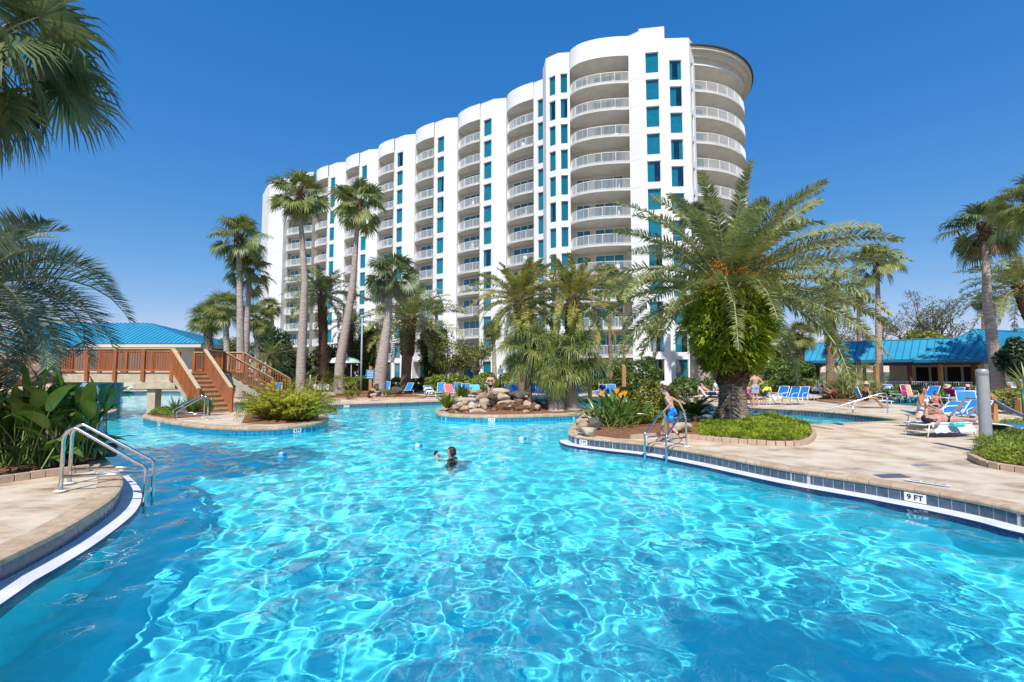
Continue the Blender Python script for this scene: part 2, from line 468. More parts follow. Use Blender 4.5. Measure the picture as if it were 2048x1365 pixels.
class MB:
    """collects simple solids and builds them as one mesh object"""

    def __init__(s):
        s.v, s.f, s.m = [], [], []
        s.cur = 0

    def add(s, V, Fs):
        o = len(s.v)
        s.v += [tuple(p) for p in V]
        s.f += [tuple(i + o for i in f) for f in Fs]
        s.m += [s.cur] * len(Fs)
        return s

    def box(s, a, b, rz=0, c=None):
        x0, y0, z0 = a
        x1, y1, z1 = b
        P = [(x0, y0, z0), (x1, y0, z0), (x1, y1, z0), (x0, y1, z0), (x0, y0, z1), (x1, y0, z1), (x1, y1, z1), (x0, y1, z1)]
        if rz:
            cx, cy = c if c else ((x0 + x1) / 2, (y0 + y1) / 2)
            P = [(cx + (x - cx) * math.cos(rz) - (y - cy) * math.sin(rz), cy + (x - cx) * math.sin(rz) + (y - cy) * math.cos(rz), z) for x, y, z in P]
        return s.add(P, [(0, 3, 2, 1), (4, 5, 6, 7), (0, 1, 5, 4), (1, 2, 6, 5), (2, 3, 7, 6), (3, 0, 4, 7)])

    def bar(s, a, b, w, h, up=(0, 0, 1)):
        """a rectangular bar from a to b, w across, h along up"""
        a, b = Vector(a), Vector(b)
        d = (b - a).normalized()
        u = Vector(up)
        sd = d.cross(u)
        if sd.length < 1e-4:
            sd = d.cross(Vector((1, 0, 0)))
        sd.normalize()
        u = sd.cross(d).normalized()
        P = []
        for e in (a, b):
            for i, j in ((-1, -1), (1, -1), (1, 1), (-1, 1)):
                P.append(e + sd * (w / 2 * i) + u * (h / 2 * j))
        return s.add(P, [(0, 1, 2, 3), (7, 6, 5, 4), (0, 4, 5, 1), (1, 5, 6, 2), (2, 6, 7, 3), (3, 7, 4, 0)])

    def tube(s, pts, r, n=8, cap=True):
        pts = [Vector(p) for p in pts]
        rs = r if isinstance(r, (list, tuple)) else [r] * len(pts)
        V = []
        prev = None
        for i, p in enumerate(pts):
            d = (pts[min(i + 1, len(pts) - 1)] - pts[max(i - 1, 0)]).normalized()
            if prev is None:
                x = d.orthogonal().normalized()
            else:
                x = (prev - d * prev.dot(d)).normalized()
            prev = x
            y = d.cross(x)
            for k in range(n):
                a = 2 * PI * k / n
                V.append(p + (x * math.cos(a) + y * math.sin(a)) * rs[i])
        Fs = []
        for i in range(len(pts) - 1):
            for k in range(n):
                Fs.append((i * n + k, i * n + (k + 1) % n, (i + 1) * n + (k + 1) % n, (i + 1) * n + k))
        if cap:
            Fs.append(tuple(range(n))[::-1])
            Fs.append(tuple((len(pts) - 1) * n + k for k in range(n)))
        return s.add(V, Fs)

    def prism(s, poly, z0, z1):
        """closed polygon (counter-clockwise) extruded from z0 to z1"""
        n = len(poly)
        V = [(x, y, z0) for x, y in poly] + [(x, y, z1) for x, y in poly]
        tris = tessellate_polygon([[Vector((x, y, 0)) for x, y in poly]])
        Fs = [(i, (i + 1) % n, n + (i + 1) % n, n + i) for i in range(n)]
        for t in tris:
            a, b, c = t
            ar = (poly[b][0] - poly[a][0]) * (poly[c][1] - poly[a][1]) - (poly[b][1] - poly[a][1]) * (poly[c][0] - poly[a][0])
            if ar < 0:
                a, c = c, a
            Fs.append((a + n, b + n, c + n))
            Fs.append((c, b, a))
        return s.add(V, Fs)

    def ell(s, c, r, n=12, m=8):
        V = []
        for i in range(m + 1):
            ph = PI * i / m
            for k in range(n):
                a = 2 * PI * k / n
                V.append((c[0] + r[0] * math.sin(ph) * math.cos(a), c[1] + r[1] * math.sin(ph) * math.sin(a), c[2] + r[2] * math.cos(ph)))
        Fs = [(i * n + k, (i + 1) * n + k, (i + 1) * n + (k + 1) % n, i * n + (k + 1) % n) for i in range(m) for k in range(n)]
        return s.add(V, Fs)

    def build(s, name, mat, parent=None, smooth=False, loc=(0, 0, 0), rz=0, bevel=0):
        me = bpy.data.meshes.new(name)
        me.from_pydata([tuple(map(float, p)) for p in s.v], [], s.f)
        for m in (mat if isinstance(mat, (list, tuple)) else [mat]):
            me.materials.append(m)
        if isinstance(mat, (list, tuple)):
            me.polygons.foreach_set('material_index', s.m)
        if smooth:
            me.polygons.foreach_set('use_smooth', [True] * len(me.polygons))
        me.update()
        o = bpy.data.objects.new(name, me)
        o.location = loc
        o.rotation_euler = (0, 0, rz)
        link(o)
        if parent:
            o.parent = parent
        if bevel:
            bv = o.modifiers.new('bevel', 'BEVEL')
            bv.width = bevel
            bv.segments = 2
        return o


def copy_tree(o, parent=None):
    c = o.copy()
    link(c)
    c.parent = parent
    for ch in list(o.children):
        copy_tree(ch, c)
    return c


def smooth_line(pts, closed=False, step=0.35):
    """Catmull-Rom through points, resampled about every step metres"""
    n = len(pts)
    P = [np.array(p, float) for p in pts]
    out = []
    rng_ = range(n if closed else n - 1)
    for i in rng_:
        p0 = P[(i - 1) % n] if closed or i > 0 else P[0] * 2 - P[1]
        p1, p2 = P[i], P[(i + 1) % n]
        p3 = P[(i + 2) % n] if closed or i + 2 < n else P[-1] * 2 - P[-2]
        k = max(1, int(np.linalg.norm(p2 - p1) / step))
        for j in range(k):
            t = j / k
            out.append(0.5 * (2 * p1 + (p2 - p0) * t + (2 * p0 - 5 * p1 + 4 * p2 - p3) * t * t + (3 * p1 - p0 - 3 * p2 + p3) * t ** 3))
    if not closed:
        out.append(P[-1])
    return [tuple(p) for p in out]


def resample(pts, step, closed=False):
    P = [np.array(p, float) for p in pts]
    if closed:
        P = P + [P[0]]
    d = [0]
    for a, b in zip(P[:-1], P[1:]):
        d.append(d[-1] + np.linalg.norm(b - a))
    n = max(2, int(round(d[-1] / step)))
    xs = np.linspace(0, d[-1], n + 1)
    A = np.array(P)
    out = np.stack([np.interp(xs, d, A[:, k]) for k in range(A.shape[1])], -1)
    if closed:
        out = out[:-1]
    return [tuple(p) for p in out]


def inset(pts, w, closed=False):
    """offset a polyline to its left by w"""
    n = len(pts)
    out = []
    for i, p in enumerate(pts):
        a = pts[(i - 1) % n] if closed or i else p
        b = pts[(i + 1) % n] if closed or i < n - 1 else p
        dx, dy = b[0] - a[0], b[1] - a[1]
        L = math.hypot(dx, dy) or 1
        out.append((p[0] - dy / L * w, p[1] + dx / L * w))
    return out


def area(poly):
    return 0.5 * sum(poly[i][0] * poly[(i + 1) % len(poly)][1] - poly[(i + 1) % len(poly)][0] * poly[i][1] for i in range(len(poly)))


def ccw(poly):
    return poly if area(poly) > 0 else poly[::-1]
# ================================================================== ground, pool, water
WZ = -0.252                                  # mean water level
rng = np.random.default_rng(11)

pool_px = [(0, 1120), (60, 1092), (120, 1062), (180, 1027), (226, 995), (243, 968), (238, 948), (216, 925), (200, 905), (190, 885),
           (165, 862), (160, 840), (178, 828), (226, 824), (232, 812), (205, 800), (190, 786), (240, 783), (345, 782), (430, 785), (450, 795),
           (470, 805), (560, 808), (640, 809), (760, 806), (885, 802), (980, 799), (1075, 797), (1200, 799), (1300, 804), (1400, 810),
           (1500, 815), (1600, 820), (1700, 828), (1780, 837), (1796, 841), (1770, 843), (1700, 846), (1622, 849), (1580, 845), (1520, 838),
           (1470, 837), (1420, 842), (1390, 843), (1340, 836), (1270, 827), (1205, 822), (1170, 829), (1150, 846), (1137, 864), (1148, 872), (1175, 876),
           (1230, 882), (1300, 889), (1400, 905), (1500, 924), (1600, 942), (1700, 957), (1800, 973), (1900, 990), (2000, 1010), (2048, 1022)]
pool_w = [G(*p) for p in pool_px] + [(7.25, 4.9), (7.3, 3.4), (6.6, 1.9), (4.6, 0.9), (2.0, 0.55), (-0.5, 0.6), (-2.6, 1.2), (-4.0, 2.7)]
pool = smooth_line(pool_w, True, 0.25)
pool = resample(pool, 0.30, True)
pool = ccw(pool)
tub = ccw(resample(smooth_line([G(*p) for p in [(1760, 801), (1800, 798), (1860, 799), (1905, 803), (1925, 811), (1900, 817), (1850, 814), (1800, 810), (1768, 807)]], True, 0.3), 0.30, True))
isl_left = ccw(resample(smooth_line([G(*p) for p in [(287, 831), (305, 837), (345, 844), (400, 851), (470, 855), (540, 855), (600, 851), (640, 845), (656, 838), (648, 829), (600, 822), (480, 818), (380, 818), (312, 823)]], True, 0.3), 0.30, True))
isl_mid = ccw(resample(smooth_line([G(*p) for p in [(873, 825), (890, 829), (960, 832), (1050, 831), (1110, 829), (1160, 827), (1182, 821), (1150, 813), (1080, 806), (980, 805), (900, 811), (877, 819)]], True, 0.3), 0.30, True))


def flat_with_holes(name, outer, holes, z, mat):
    loops = [ccw(outer)] + [ccw(h)[::-1] for h in holes]
    tris = tessellate_polygon([[Vector((x, y, 0)) for x, y in lp] for lp in loops])
    V = [(x, y, z) for lp in loops for x, y in lp]
    Fs = []
    for a, b, c in tris:
        ar = (V[b][0] - V[a][0]) * (V[c][1] - V[a][1]) - (V[b][1] - V[a][1]) * (V[c][0] - V[a][0])
        Fs.append((a, b, c) if ar > 0 else (c, b, a))
    mb = MB()
    mb.add(V, Fs)
    return mb.build(name, mat)


RECT = [(-75, -30), (75, -30), (75, 47), (-75, 47)]
deck = flat_with_holes('pool_deck', RECT, [inset(pool, -0.27, True), inset(tub, -0.27, True)], 0.0, MT['deck'])
tag(deck, kind='structure')
ground = flat_with_holes('ground', [(-2500, -2500), (2500, -2500), (2500, 2500), (-2500, 2500)], [RECT], -0.01, MT['grass'])
tag(ground, kind='structure')


def coping(name, poly, out=True, deep=1.0):
    """bullnose stones, each its own island; water lies to the left of the line"""
    prof = [(-0.30, 0.004), (-0.295, 0.016), (-0.02, 0.016), (0.018, 0.004), (0.03, -0.02), (0.022, -0.046), (0.0, -0.056), (-0.05, -0.056)]
    if not out:
        prof = prof[::-1]
    prof = [(w, z if z > 0 else z * deep) for w, z in prof]
    n = len(poly)
    rows = []
    for w, z in prof:
        ring = inset(poly, w if out else -w, True)
        rows.append([(x, y, z) for x, y in ring])
    V, Fs = [], []
    g = 0.012
    for i in range(n):
        j = (i + 1) % n
        o = len(V)
        for r_ in rows:
            a, b = np.array(r_[i]), np.array(r_[j])
            V.append(a + (b - a) * g)
            V.append(b - (b - a) * g)
        m = len(rows)
        for k in range(m - 1):
            Fs.append((o + 2 * k, o + 2 * k + 1, o + 2 * k + 3, o + 2 * k + 2))
        Fs.append(tuple(o + 2 * k for k in range(m)))
        Fs.append(tuple(o + 2 * k + 1 for k in range(m))[::-1])
    mb = MB()
    mb.add(V, Fs)
    o = mb.build(name, MT['coping'])
    return tag(o, kind='structure')


coping('pool_coping', pool)
coping('spa_coping', tub)
coping('island_coping', isl_left[::-1], True) if False else None
RECV = []


def receiver(o):
    o.cycles.is_caustics_receiver = True
    return o


def wall_ring(name, poly, z0, z1, mat, off=0.0):
    ring = inset(poly, off, True)
    n = len(ring)
    V = [(x, y, z1) for x, y in ring] + [(x, y, z0) for x, y in ring]
    Fs = [(i, (i + 1) % n, n + (i + 1) % n, n + i) for i in range(n)]
    mb = MB()
    mb.add(V, Fs)
    return receiver(tag(mb.build(name, mat, smooth=True), kind='structure'))


def tile_band(name, poly, water_left=True, mat='tile', zt=-0.060):
    """single glazed tiles round the waterline, each its own island"""
    V, Fs = [], []
    sgn = 1 if water_left else -1
    line = resample(poly, 0.155, True)
    a_ = inset(line, 0.004 * sgn, True)
    n = len(line)
    for i in range(n):
        p, q = np.array(a_[i]), np.array(a_[(i + 1) % n])
        d = (q - p)
        p2, q2 = p + d * 0.025, q - d * 0.025
        for z0, z1 in ((-0.208, zt), (-0.36, -0.214)):
            o = len(V)
            V += [(p2[0], p2[1], z0), (q2[0], q2[1], z0), (q2[0], q2[1], z1), (p2[0], p2[1], z1)]
            Fs.append((o, o + 1, o + 2, o + 3))
    mb = MB()
    mb.add(V, Fs)
    return receiver(tag(mb.build(name, MT[mat]), kind='structure'))


wall_ring('pool_wall', pool, -2.7, -0.04, MT['poolfloor'])
wall_ring('spa_wall', tub, -2.7, -0.04, MT['poolfloor'])
wall_ring('tile_grouting', pool, -0.37, -0.045, MT['grout'], 0.002)
tile_band('waterline_tiles', pool)
tile_band('spa_waterline_tiles', tub)

# islands: solid block, stone coping, tiles
for nm, poly in (('left_island', isl_left), ('waterfall_island', isl_mid)):
    mb = MB()
    mb.prism(inset(poly, 0.0, True), -2.7, -0.05)
    receiver(tag(mb.build(nm + '_base', MT['poolfloor']), kind='structure'))
    mb = MB()
    mb.prism(inset(poly, 0.2, True), -0.049, 0.012)
    tag(mb.build(nm + '_top', MT['deck']), kind='structure')
    coping(nm + '_coping', poly[::-1], True, 2.1)
    tile_band(nm + '_tiles', poly, False, 'tilepool', -0.12)

# white gutter ledge with navy trim: only along the near shores
zp = np.array(pool)


def near_idx(p):
    return int(np.argmin(((zp - np.array(p)) ** 2).sum(1)))


def seg(i, j):
    n = len(pool)
    out = []
    k = i
    while k != j:
        out.append(pool[k])
        k = (k + 1) % n
    out.append(pool[j])
    return out


# pool runs counter-clockwise: near edge -> right shore away -> ... -> left shore towards the camera
ia, ib = near_idx(G(1137, 864)), near_idx(G(216, 925))
ledge_line = seg(ib, ia)
for nm, w0, w1, z0, z1, mt in (('gutter_ledge', 0.004, 0.27, -0.212, -0.228, 'plaster'), ('gutter_trim', 0.27, 0.288, -0.226, -0.234, 'navytile')):
    a = inset(ledge_line, w0)
    b = inset(ledge_line, w1)
    n = len(a)
    V = [(x, y, z0) for x, y in a] + [(x, y, z1) for x, y in b] + [(x, y, z1 - 0.25) for x, y in b]
    Fs = [(i, i + 1, n + i + 1, n + i) for i in range(n - 1)] + [(n + i, n + i + 1, 2 * n + i + 1, 2 * n + i) for i in range(n - 1)]
    mb = MB()
    mb.add(V, Fs)
    receiver(tag(mb.build(nm, MT[mt], smooth=False), kind='structure'))

# floor: deep at the near end, shallower away
ys = [-2, 6, 9, 13, 18, 24, 34, 50]
zs = [-2.45, -2.4, -2.2, -1.8, -1.45, -1.3, -1.1, -0.75]
V, Fs = [], []
for y, z in zip(ys, zs):
    V += [(-45, y, z), (30, y, z)]
for i in range(len(ys) - 1):
    Fs.append((2 * i, 2 * i + 1, 2 * i + 3, 2 * i + 2))
mb = MB()
mb.add(V, Fs)
receiver(tag(mb.build('pool_floor', MT['poolfloor']), kind='structure'))

# water surface: a real, finely waved mesh in rings that grow with distance
wr = np.random.default_rng(5)
waves = []
for i in range(84):
    lam = 0.13 * (1.15 / 0.13) ** wr.random()
    k = 2 * PI / lam
    a = wr.uniform(0, 2 * PI)
    waves.append((k * math.cos(a), k * math.sin(a), wr.uniform(0, 6.28), 0.050 / k ** 1.5, lam))
rr = [0.3]
while rr[-1] < 60:
    rr.append(rr[-1] + max(0.016, rr[-1] * 0.0052))
rr = np.array(rr)
aa = np.linspace(R(-78), R(78), 560)
RR, AA = np.meshgrid(rr, aa, indexing='ij')
WX, WY = RR * np.sin(AA), RR * np.cos(AA)
Z = np.zeros_like(WX)
for kx, ky, ph, am, lam in waves:
    fade = np.clip((lam / (RR * 0.0052) - 2.0) / 3.0, 0, 1)
    Z += am * fade * np.sin(kx * WX + ky * WY + ph)
# choppier water round the swimmers and calmer by the right shore
calm = 0.80 + 0.35 * np.sin(WX * 0.35 + 1.0) * np.cos(WY * 0.22)
Z = Z * calm + WZ
n, m = WX.shape
idx = np.arange(n * m).reshape(n, m)
q = np.stack([idx[:-1, :-1], idx[:-1, 1:], idx[1:, 1:], idx[1:, :-1]], -1).reshape(-1, 4)
wat = np_mesh('pool_water', np.stack([WX, WY, Z], -1).reshape(-1, 3), [q], MT['water'], smooth=True)
wat.cycles.is_caustics_caster = True
tag(wat, kind='structure')


# ------------------------------------------------------------------ planting beds
def mound(name, poly, h, mat='mulch', rim=0.03, rings=6, jitter=0.03):
    poly = resample(ccw(poly), 0.35, True)
    P = np.array(poly)
    c = P.mean(0)
    V, Fs = [], []
    n = len(P)
    for k in range(rings + 1):
        t = k / rings
        for p in P:
            x, y = p + (c - p) * t * 0.98
            z = rim + h * math.sin(min(1, t * 1.3) * PI / 2) + (noise.noise((x * 1.3, y * 1.3, 0)) * h * 0.35 + jitter * noise.noise((x * 5, y * 5, 3))) * min(1, t * 3)
            V.append((x, y, z if k else 0.0))
    for k in range(rings):
        for i in range(n):
            Fs.append((k * n + i, k * n + (i + 1) % n, (k + 1) * n + (i + 1) % n, (k + 1) * n + i))
    Fs.append(tuple(rings * n + i for i in range(n)))
    mb = MB()
    mb.add(V, Fs)
    return tag(mb.build(name, MT[mat], smooth=True), kind='structure')


def edging(pts, label, h=0.12, w=0.10, group='brick edgings of the planting beds'):
    """a row of bricks on edge round a bed"""
    line = resample(smooth_line(pts, False, 0.2), 0.20)
    mb = MB()
    rr_ = random.Random(len(line))
    for i in range(len(line) - 1):
        a, b = Vector((*line[i], 0)), Vector((*line[i + 1], 0))
        d = (b - a)
        z = h / 2 + rr_.uniform(-.006, .006)
        mb.bar(a + d * 0.03 + Vector((0, 0, z)), b - d * 0.03 + Vector((0, 0, z)), w, h)
    o = mb.build('brick_edging', MT['brick'], bevel=0.006)
    return tag(o, label, 'edging', group)


def P(*pts):
    return [G(*p) for p in pts]


bed_left = P((-260, 1000), (0, 966), (100, 952), (178, 941), (190, 925), (184, 905), (174, 885), (150, 865), (140, 842), (150, 828)) + [(-24, 24), (-26, 14), (-14, 8)]
mound('near_mulch_bed', bed_left, 0.10)
edging(P((-200, 995), (0, 967), (100, 953), (178, 943)), 'buff brick edging of the mulch bed left of the steel handrail')
bed_pen = P((1166, 866), (1185, 871), (1230, 877), (1262, 879), (1320, 874), (1380, 877), (1440, 883), (1500, 888), (1580, 892), (1612, 886), (1624, 872), (1612, 857),
            (1588, 850), (1540, 843), (1500, 841), (1420, 847), (1380, 848), (1300, 839), (1220, 831), (1182, 834), (1165, 846), (1156, 857))
mound('peninsula_mulch_bed', bed_pen, 0.12)
edging(P((1262, 879), (1320, 875), (1380, 878), (1440, 884), (1500, 889), (1580, 893), (1616, 887), (1629, 872), (1618, 857)), 'pale brick edging round the green ground cover under the big date palm')
bed_right = P((1943, 921), (1975, 934), (2048, 946), (2200, 968), (2330, 900), (2120, 852), (2020, 860), (1962, 888))
mound('right_mulch_bed', bed_right, 0.14)
edging(P((1941, 919), (1975, 935), (2048, 947), (2200, 969)), 'curved brick edging of the green bed in the right corner')
bed_far = P((468, 797), (560, 802), (640, 800), (740, 798), (838, 797), (850, 792), (800, 786), (900, 781), (900, 774), (480, 774), (460, 786))
mound('far_mulch_bed', bed_far, 0.18, rings=8)
edging(P((560, 803), (640, 801), (740, 799), (838, 798), (852, 792)), 'brick edging of the mulch bed under the leaning palms')
mound('island_mulch', [tuple(p) for p in inset(isl_mid, 0.32, True)], 0.18)
bed_palmetto = P((1635, 803), (1700, 809), (1760, 806), (1780, 797), (1700, 792), (1640, 795))
mound('palmetto_mulch_bed', bed_palmetto, 0.15)
edging(P((1635, 803), (1700, 810), (1762, 806)), 'brick edging in front of the palmetto clump by the pavilion')
mound('fern_mulch_bed', P((480, 848), (540, 851), (600, 847), (640, 838), (640, 828), (560, 824), (490, 828)), 0.10)
mound('lily_mulch_bed', P((296, 832), (340, 840), (420, 832), (430, 822), (380, 820), (315, 825)), 0.08)

# dark slate inlays in the deck
for k, pts in enumerate([[(1745, 950), (1800, 948), (1822, 956), (1765, 957)], [(1820, 930), (1850, 928), (1866, 932), (1835, 934)]]):
    mb = MB()
    p = P(*pts)
    mb.prism(ccw(p), 0.001, 0.005)
    tag(mb.build('slate_inlay', M('slate_%d' % k, (0.10, 0.12, 0.15) if k == 0 else (0.24, 0.25, 0.27), rough=0.7)),
        ['dark slate diamond inlaid in the deck near the pool edge', 'pale grey slate diamond inlaid in the deck further from the pool'][k], 'paving inlay')
# ================================================================== the hotel tower
hotel = thing('hotel_tower', 'white curved high-rise hotel with teal windows and stacks of rounded balconies', 'hotel', (0, 60, 0))
HO = Vector((0, 60, 0))


def hp(o):                                   # world-space geometry is parented to the hotel's base
    o.parent = hotel
    o.location = Vector(o.location) - HO
    return o


NF = 11
FZ = [3.5 + 3 * j for j in range(NF)]
TOP = 38.6


def wall_panel(mb, p0, p1, z0, z1, ops=(), rev=0.16):
    """a wall face from p0 to p1 (seen face to the right of the walking direction) with recessed openings
    ops: (a, b, zlow, zhigh) with a, b in metres along the wall"""
    p0, p1 = Vector((*p0, 0)), Vector((*p1, 0))
    L = (p1 - p0).length
    d = (p1 - p0) / L
    nrm = Vector((d.y, -d.x, 0))

    def Q(s, z, dep=0.0):
        p = p0 + d * s - nrm * dep
        return (p.x, p.y, z)
    xs = sorted({0, L, *[o[0] for o in ops], *[o[1] for o in ops]})
    for a, b in zip(xs[:-1], xs[1:]):
        col = sorted([o for o in ops if o[0] <= a + 1e-6 and o[1] >= b - 1e-6], key=lambda o: o[2])
        z = z0
        for o in col + [None]:
            zt = z1 if o is None else o[2]
            if zt > z + 1e-5:
                mb.add([Q(a, z), Q(b, z), Q(b, zt), Q(a, zt)], [(0, 1, 2, 3)])
            if o is not None:
                z = o[3]
    for a, b, c, e in ops:
        mb.add([Q(a, c), Q(b, c), Q(b, c, rev), Q(a, c, rev)], [(0, 3, 2, 1)])
        mb.add([Q(a, e), Q(b, e), Q(b, e, rev), Q(a, e, rev)], [(0, 1, 2, 3)])
        mb.add([Q(a, c), Q(a, e), Q(a, e, rev), Q(a, c, rev)], [(0, 1, 2, 3)])
        mb.add([Q(b, c), Q(b, e), Q(b, e, rev), Q(b, c, rev)], [(0, 3, 2, 1)])


def pane_mat():
    m, nt, b, n, l = mat_new('window_glass')
    t = n.new('ShaderNodeBsdfTransparent')
    t.inputs[0].default_value = (0.62, 0.86, 0.88, 1)
    gl = n.new('ShaderNodeBsdfGlossy')
    gl.inputs['Roughness'].default_value = 0.02
    gl.inputs[0].default_value = (0.9, 0.95, 1, 1)
    fr = n.new('ShaderNodeLayerWeight')
    fr.inputs[0].default_value = 0.25
    mx = n.new('ShaderNodeMixShader')
    rf = ramp(nt, fr.outputs['Facing'], [(0.0, 0.13), (0.6, 0.2), (1.0, 0.8)])
    l.new(rf, mx.inputs[0])
    l.new(t.outputs[0], mx.inputs[1])
    l.new(gl.outputs[0], mx.inputs[2])
    l.new(mx.outputs[0], n['Material Output'].inputs[0])
    return m


MT['glass'] = pane_mat()
MT['curtain'] = M('teal_curtain', (0.0, 0.34, 0.43), (0.0, 0.27, 0.35), 2.5, 0.8)
MT['doorglass'] = M('dark_teal_glass', (0.008, 0.13, 0.19), (0.014, 0.20, 0.27), 0.5, 0.06, spec=0.8)


def curtain_mesh(w, h, kind):
    """pleated curtain: 0 drawn, 1 half open in the middle, 2 one side"""
    xs = np.linspace(-w / 2, w / 2, 46)
    zigz = 0.035 * np.sin(np.arange(46) * 1.9 + kind)
    V, Fs = [], []
    for x, y in zip(xs, zigz):
        V += [(x, y, 0.05), (x, y, h - 0.03)]
    for i in range(45):
        mid = (xs[i] + xs[i + 1]) / 2 / w
        if kind == 1 and abs(mid) < 0.24:
            continue
        if kind == 2 and mid > 0.05:
            continue
        Fs.append((2 * i, 2 * i + 2, 2 * i + 3, 2 * i + 1))
    return V, Fs


WIN = {}


def window(w, h, kind, loc, rz, merge=None):
    """frame > glass_pane, curtain; faces local -y"""
    key = (w, h, kind)
    if key not in WIN:
        fr = MB()
        t = 0.05
        for a, b in (((-w / 2, -.03, 0), (-w / 2 + t, .03, h)), ((w / 2 - t, -.03, 0), (w / 2, .03, h)), ((-w / 2 + t, -.03, 0), (w / 2 - t, .03, t)), ((-w / 2 + t, -.03, h - t), (w / 2 - t, .03, h))):
            fr.box(a, b)
        fo = fr.build('window', MT['wframe'])
        g = MB()
        g.add([(-w / 2 + t, 0, t), (w / 2 - t, 0, t), (w / 2 - t, 0, h - t), (-w / 2 + t, 0, h - t)], [(0, 1, 2, 3)])
        g.build('glass_pane', MT['glass'], fo)
        c = MB()
        c.add(*curtain_mesh(w - .06, h, kind))
        c.v = [(x, y + 0.14, z) for x, y, z in c.v]
        c.build('curtain', MT['curtain'], fo)
        WIN[key] = fo
        first = True
    else:
        fo = copy_tree(WIN[key])
    fo.location = loc
    fo.rotation_euler = (0, 0, rz)
    return hp(fo)


walls = MB()
rooms = MB()
SEED = random.Random(4)


def pier(p0, p1, wins, z0=0.0, z1=TOP, w=1.36, dz=(0.3, 2.6), floors=None, stuff=None, rows=None):
    """a window pier: wins = list of offsets along the wall (left edge of the opening)"""
    p0v, p1v = Vector((*p0, 0)), Vector((*p1, 0))
    d = (p1v - p0v).normalized()
    rz = math.atan2(d.y, d.x)
    nr = Vector((d.y, -d.x, 0))
    zl = rows if rows is not None else FZ + [0.5]
    ops = [(a, a + w, z + dz[0], z + dz[1]) for a in wins for z in zl]
    wall_panel(walls, p0, p1, z0, z1, ops)
    for a in wins:
        for z in zl:
            kind = SEED.choice([0, 0, 0, 0, 1, 2]) if stuff is None else 0
            c = p0v + d * (a + w / 2) - nr * 0.13
            if stuff is None:
                window(round(w, 2), round(dz[1] - dz[0], 2), kind, (c.x, c.y, z + dz[0]), rz)
            else:
                stuff.append((c, rz, z + dz[0], w, dz[1] - dz[0]))
        # dark room box behind
        a0 = p0v + d * (a - 0.1) - nr * 0.16
        b0 = p0v + d * (a + w + 0.1) - nr * 0.16
        a1, b1 = a0 - nr * 0.9, b0 - nr * 0.9
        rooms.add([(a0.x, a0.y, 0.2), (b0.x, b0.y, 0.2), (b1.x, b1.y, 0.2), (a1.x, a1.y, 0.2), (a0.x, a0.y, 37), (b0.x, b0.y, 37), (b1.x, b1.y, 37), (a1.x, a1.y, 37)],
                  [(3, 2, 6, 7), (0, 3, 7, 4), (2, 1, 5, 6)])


def rail_mb(front, step=0.125, top=1.08):
    mb = MB()
    line = inset(front, -0.07) if False else front
    ln = resample(line, 0.5)
    for a, b in zip(ln[:-1], ln[1:]):
        for z, w, h in ((top, 0.06, 0.05), (0.10, 0.035, 0.035)):
            mb.bar((*a, z), (*b, z), w, h)
    bl = resample(line, step)
    for i, (x, y) in enumerate(bl):
        big = i % 12 == 0 or i == len(bl) - 1
        r = 0.032 if big else 0.014
        mb.box((x - r, y - r, 0.0), (x + r, y + r, top if big else top - .02))
    return mb


def door_unit(w, n, h=2.42):
    """sliding glass door: frame > glass_pane; local x along, faces -y"""
    f = MB()
    t = 0.07
    f.box((-w / 2, -.05, h - t), (w / 2, .05, h))
    f.box((-w / 2, -.05, 0), (w / 2, .05, .06))
    for k in range(n + 1):
        x = -w / 2 + (w - t) * k / n
        f.box((x, -.048, .06), (x + t, .048, h - t))
    g = MB()
    g.add([(-w / 2 + .03, .02, .04), (w / 2 - .03, .02, .04), (w / 2 - .03, .02, h - .03), (-w / 2 + .03, .02, h - .03)], [(0, 1, 2, 3)])
    return f, g


BALC = {}


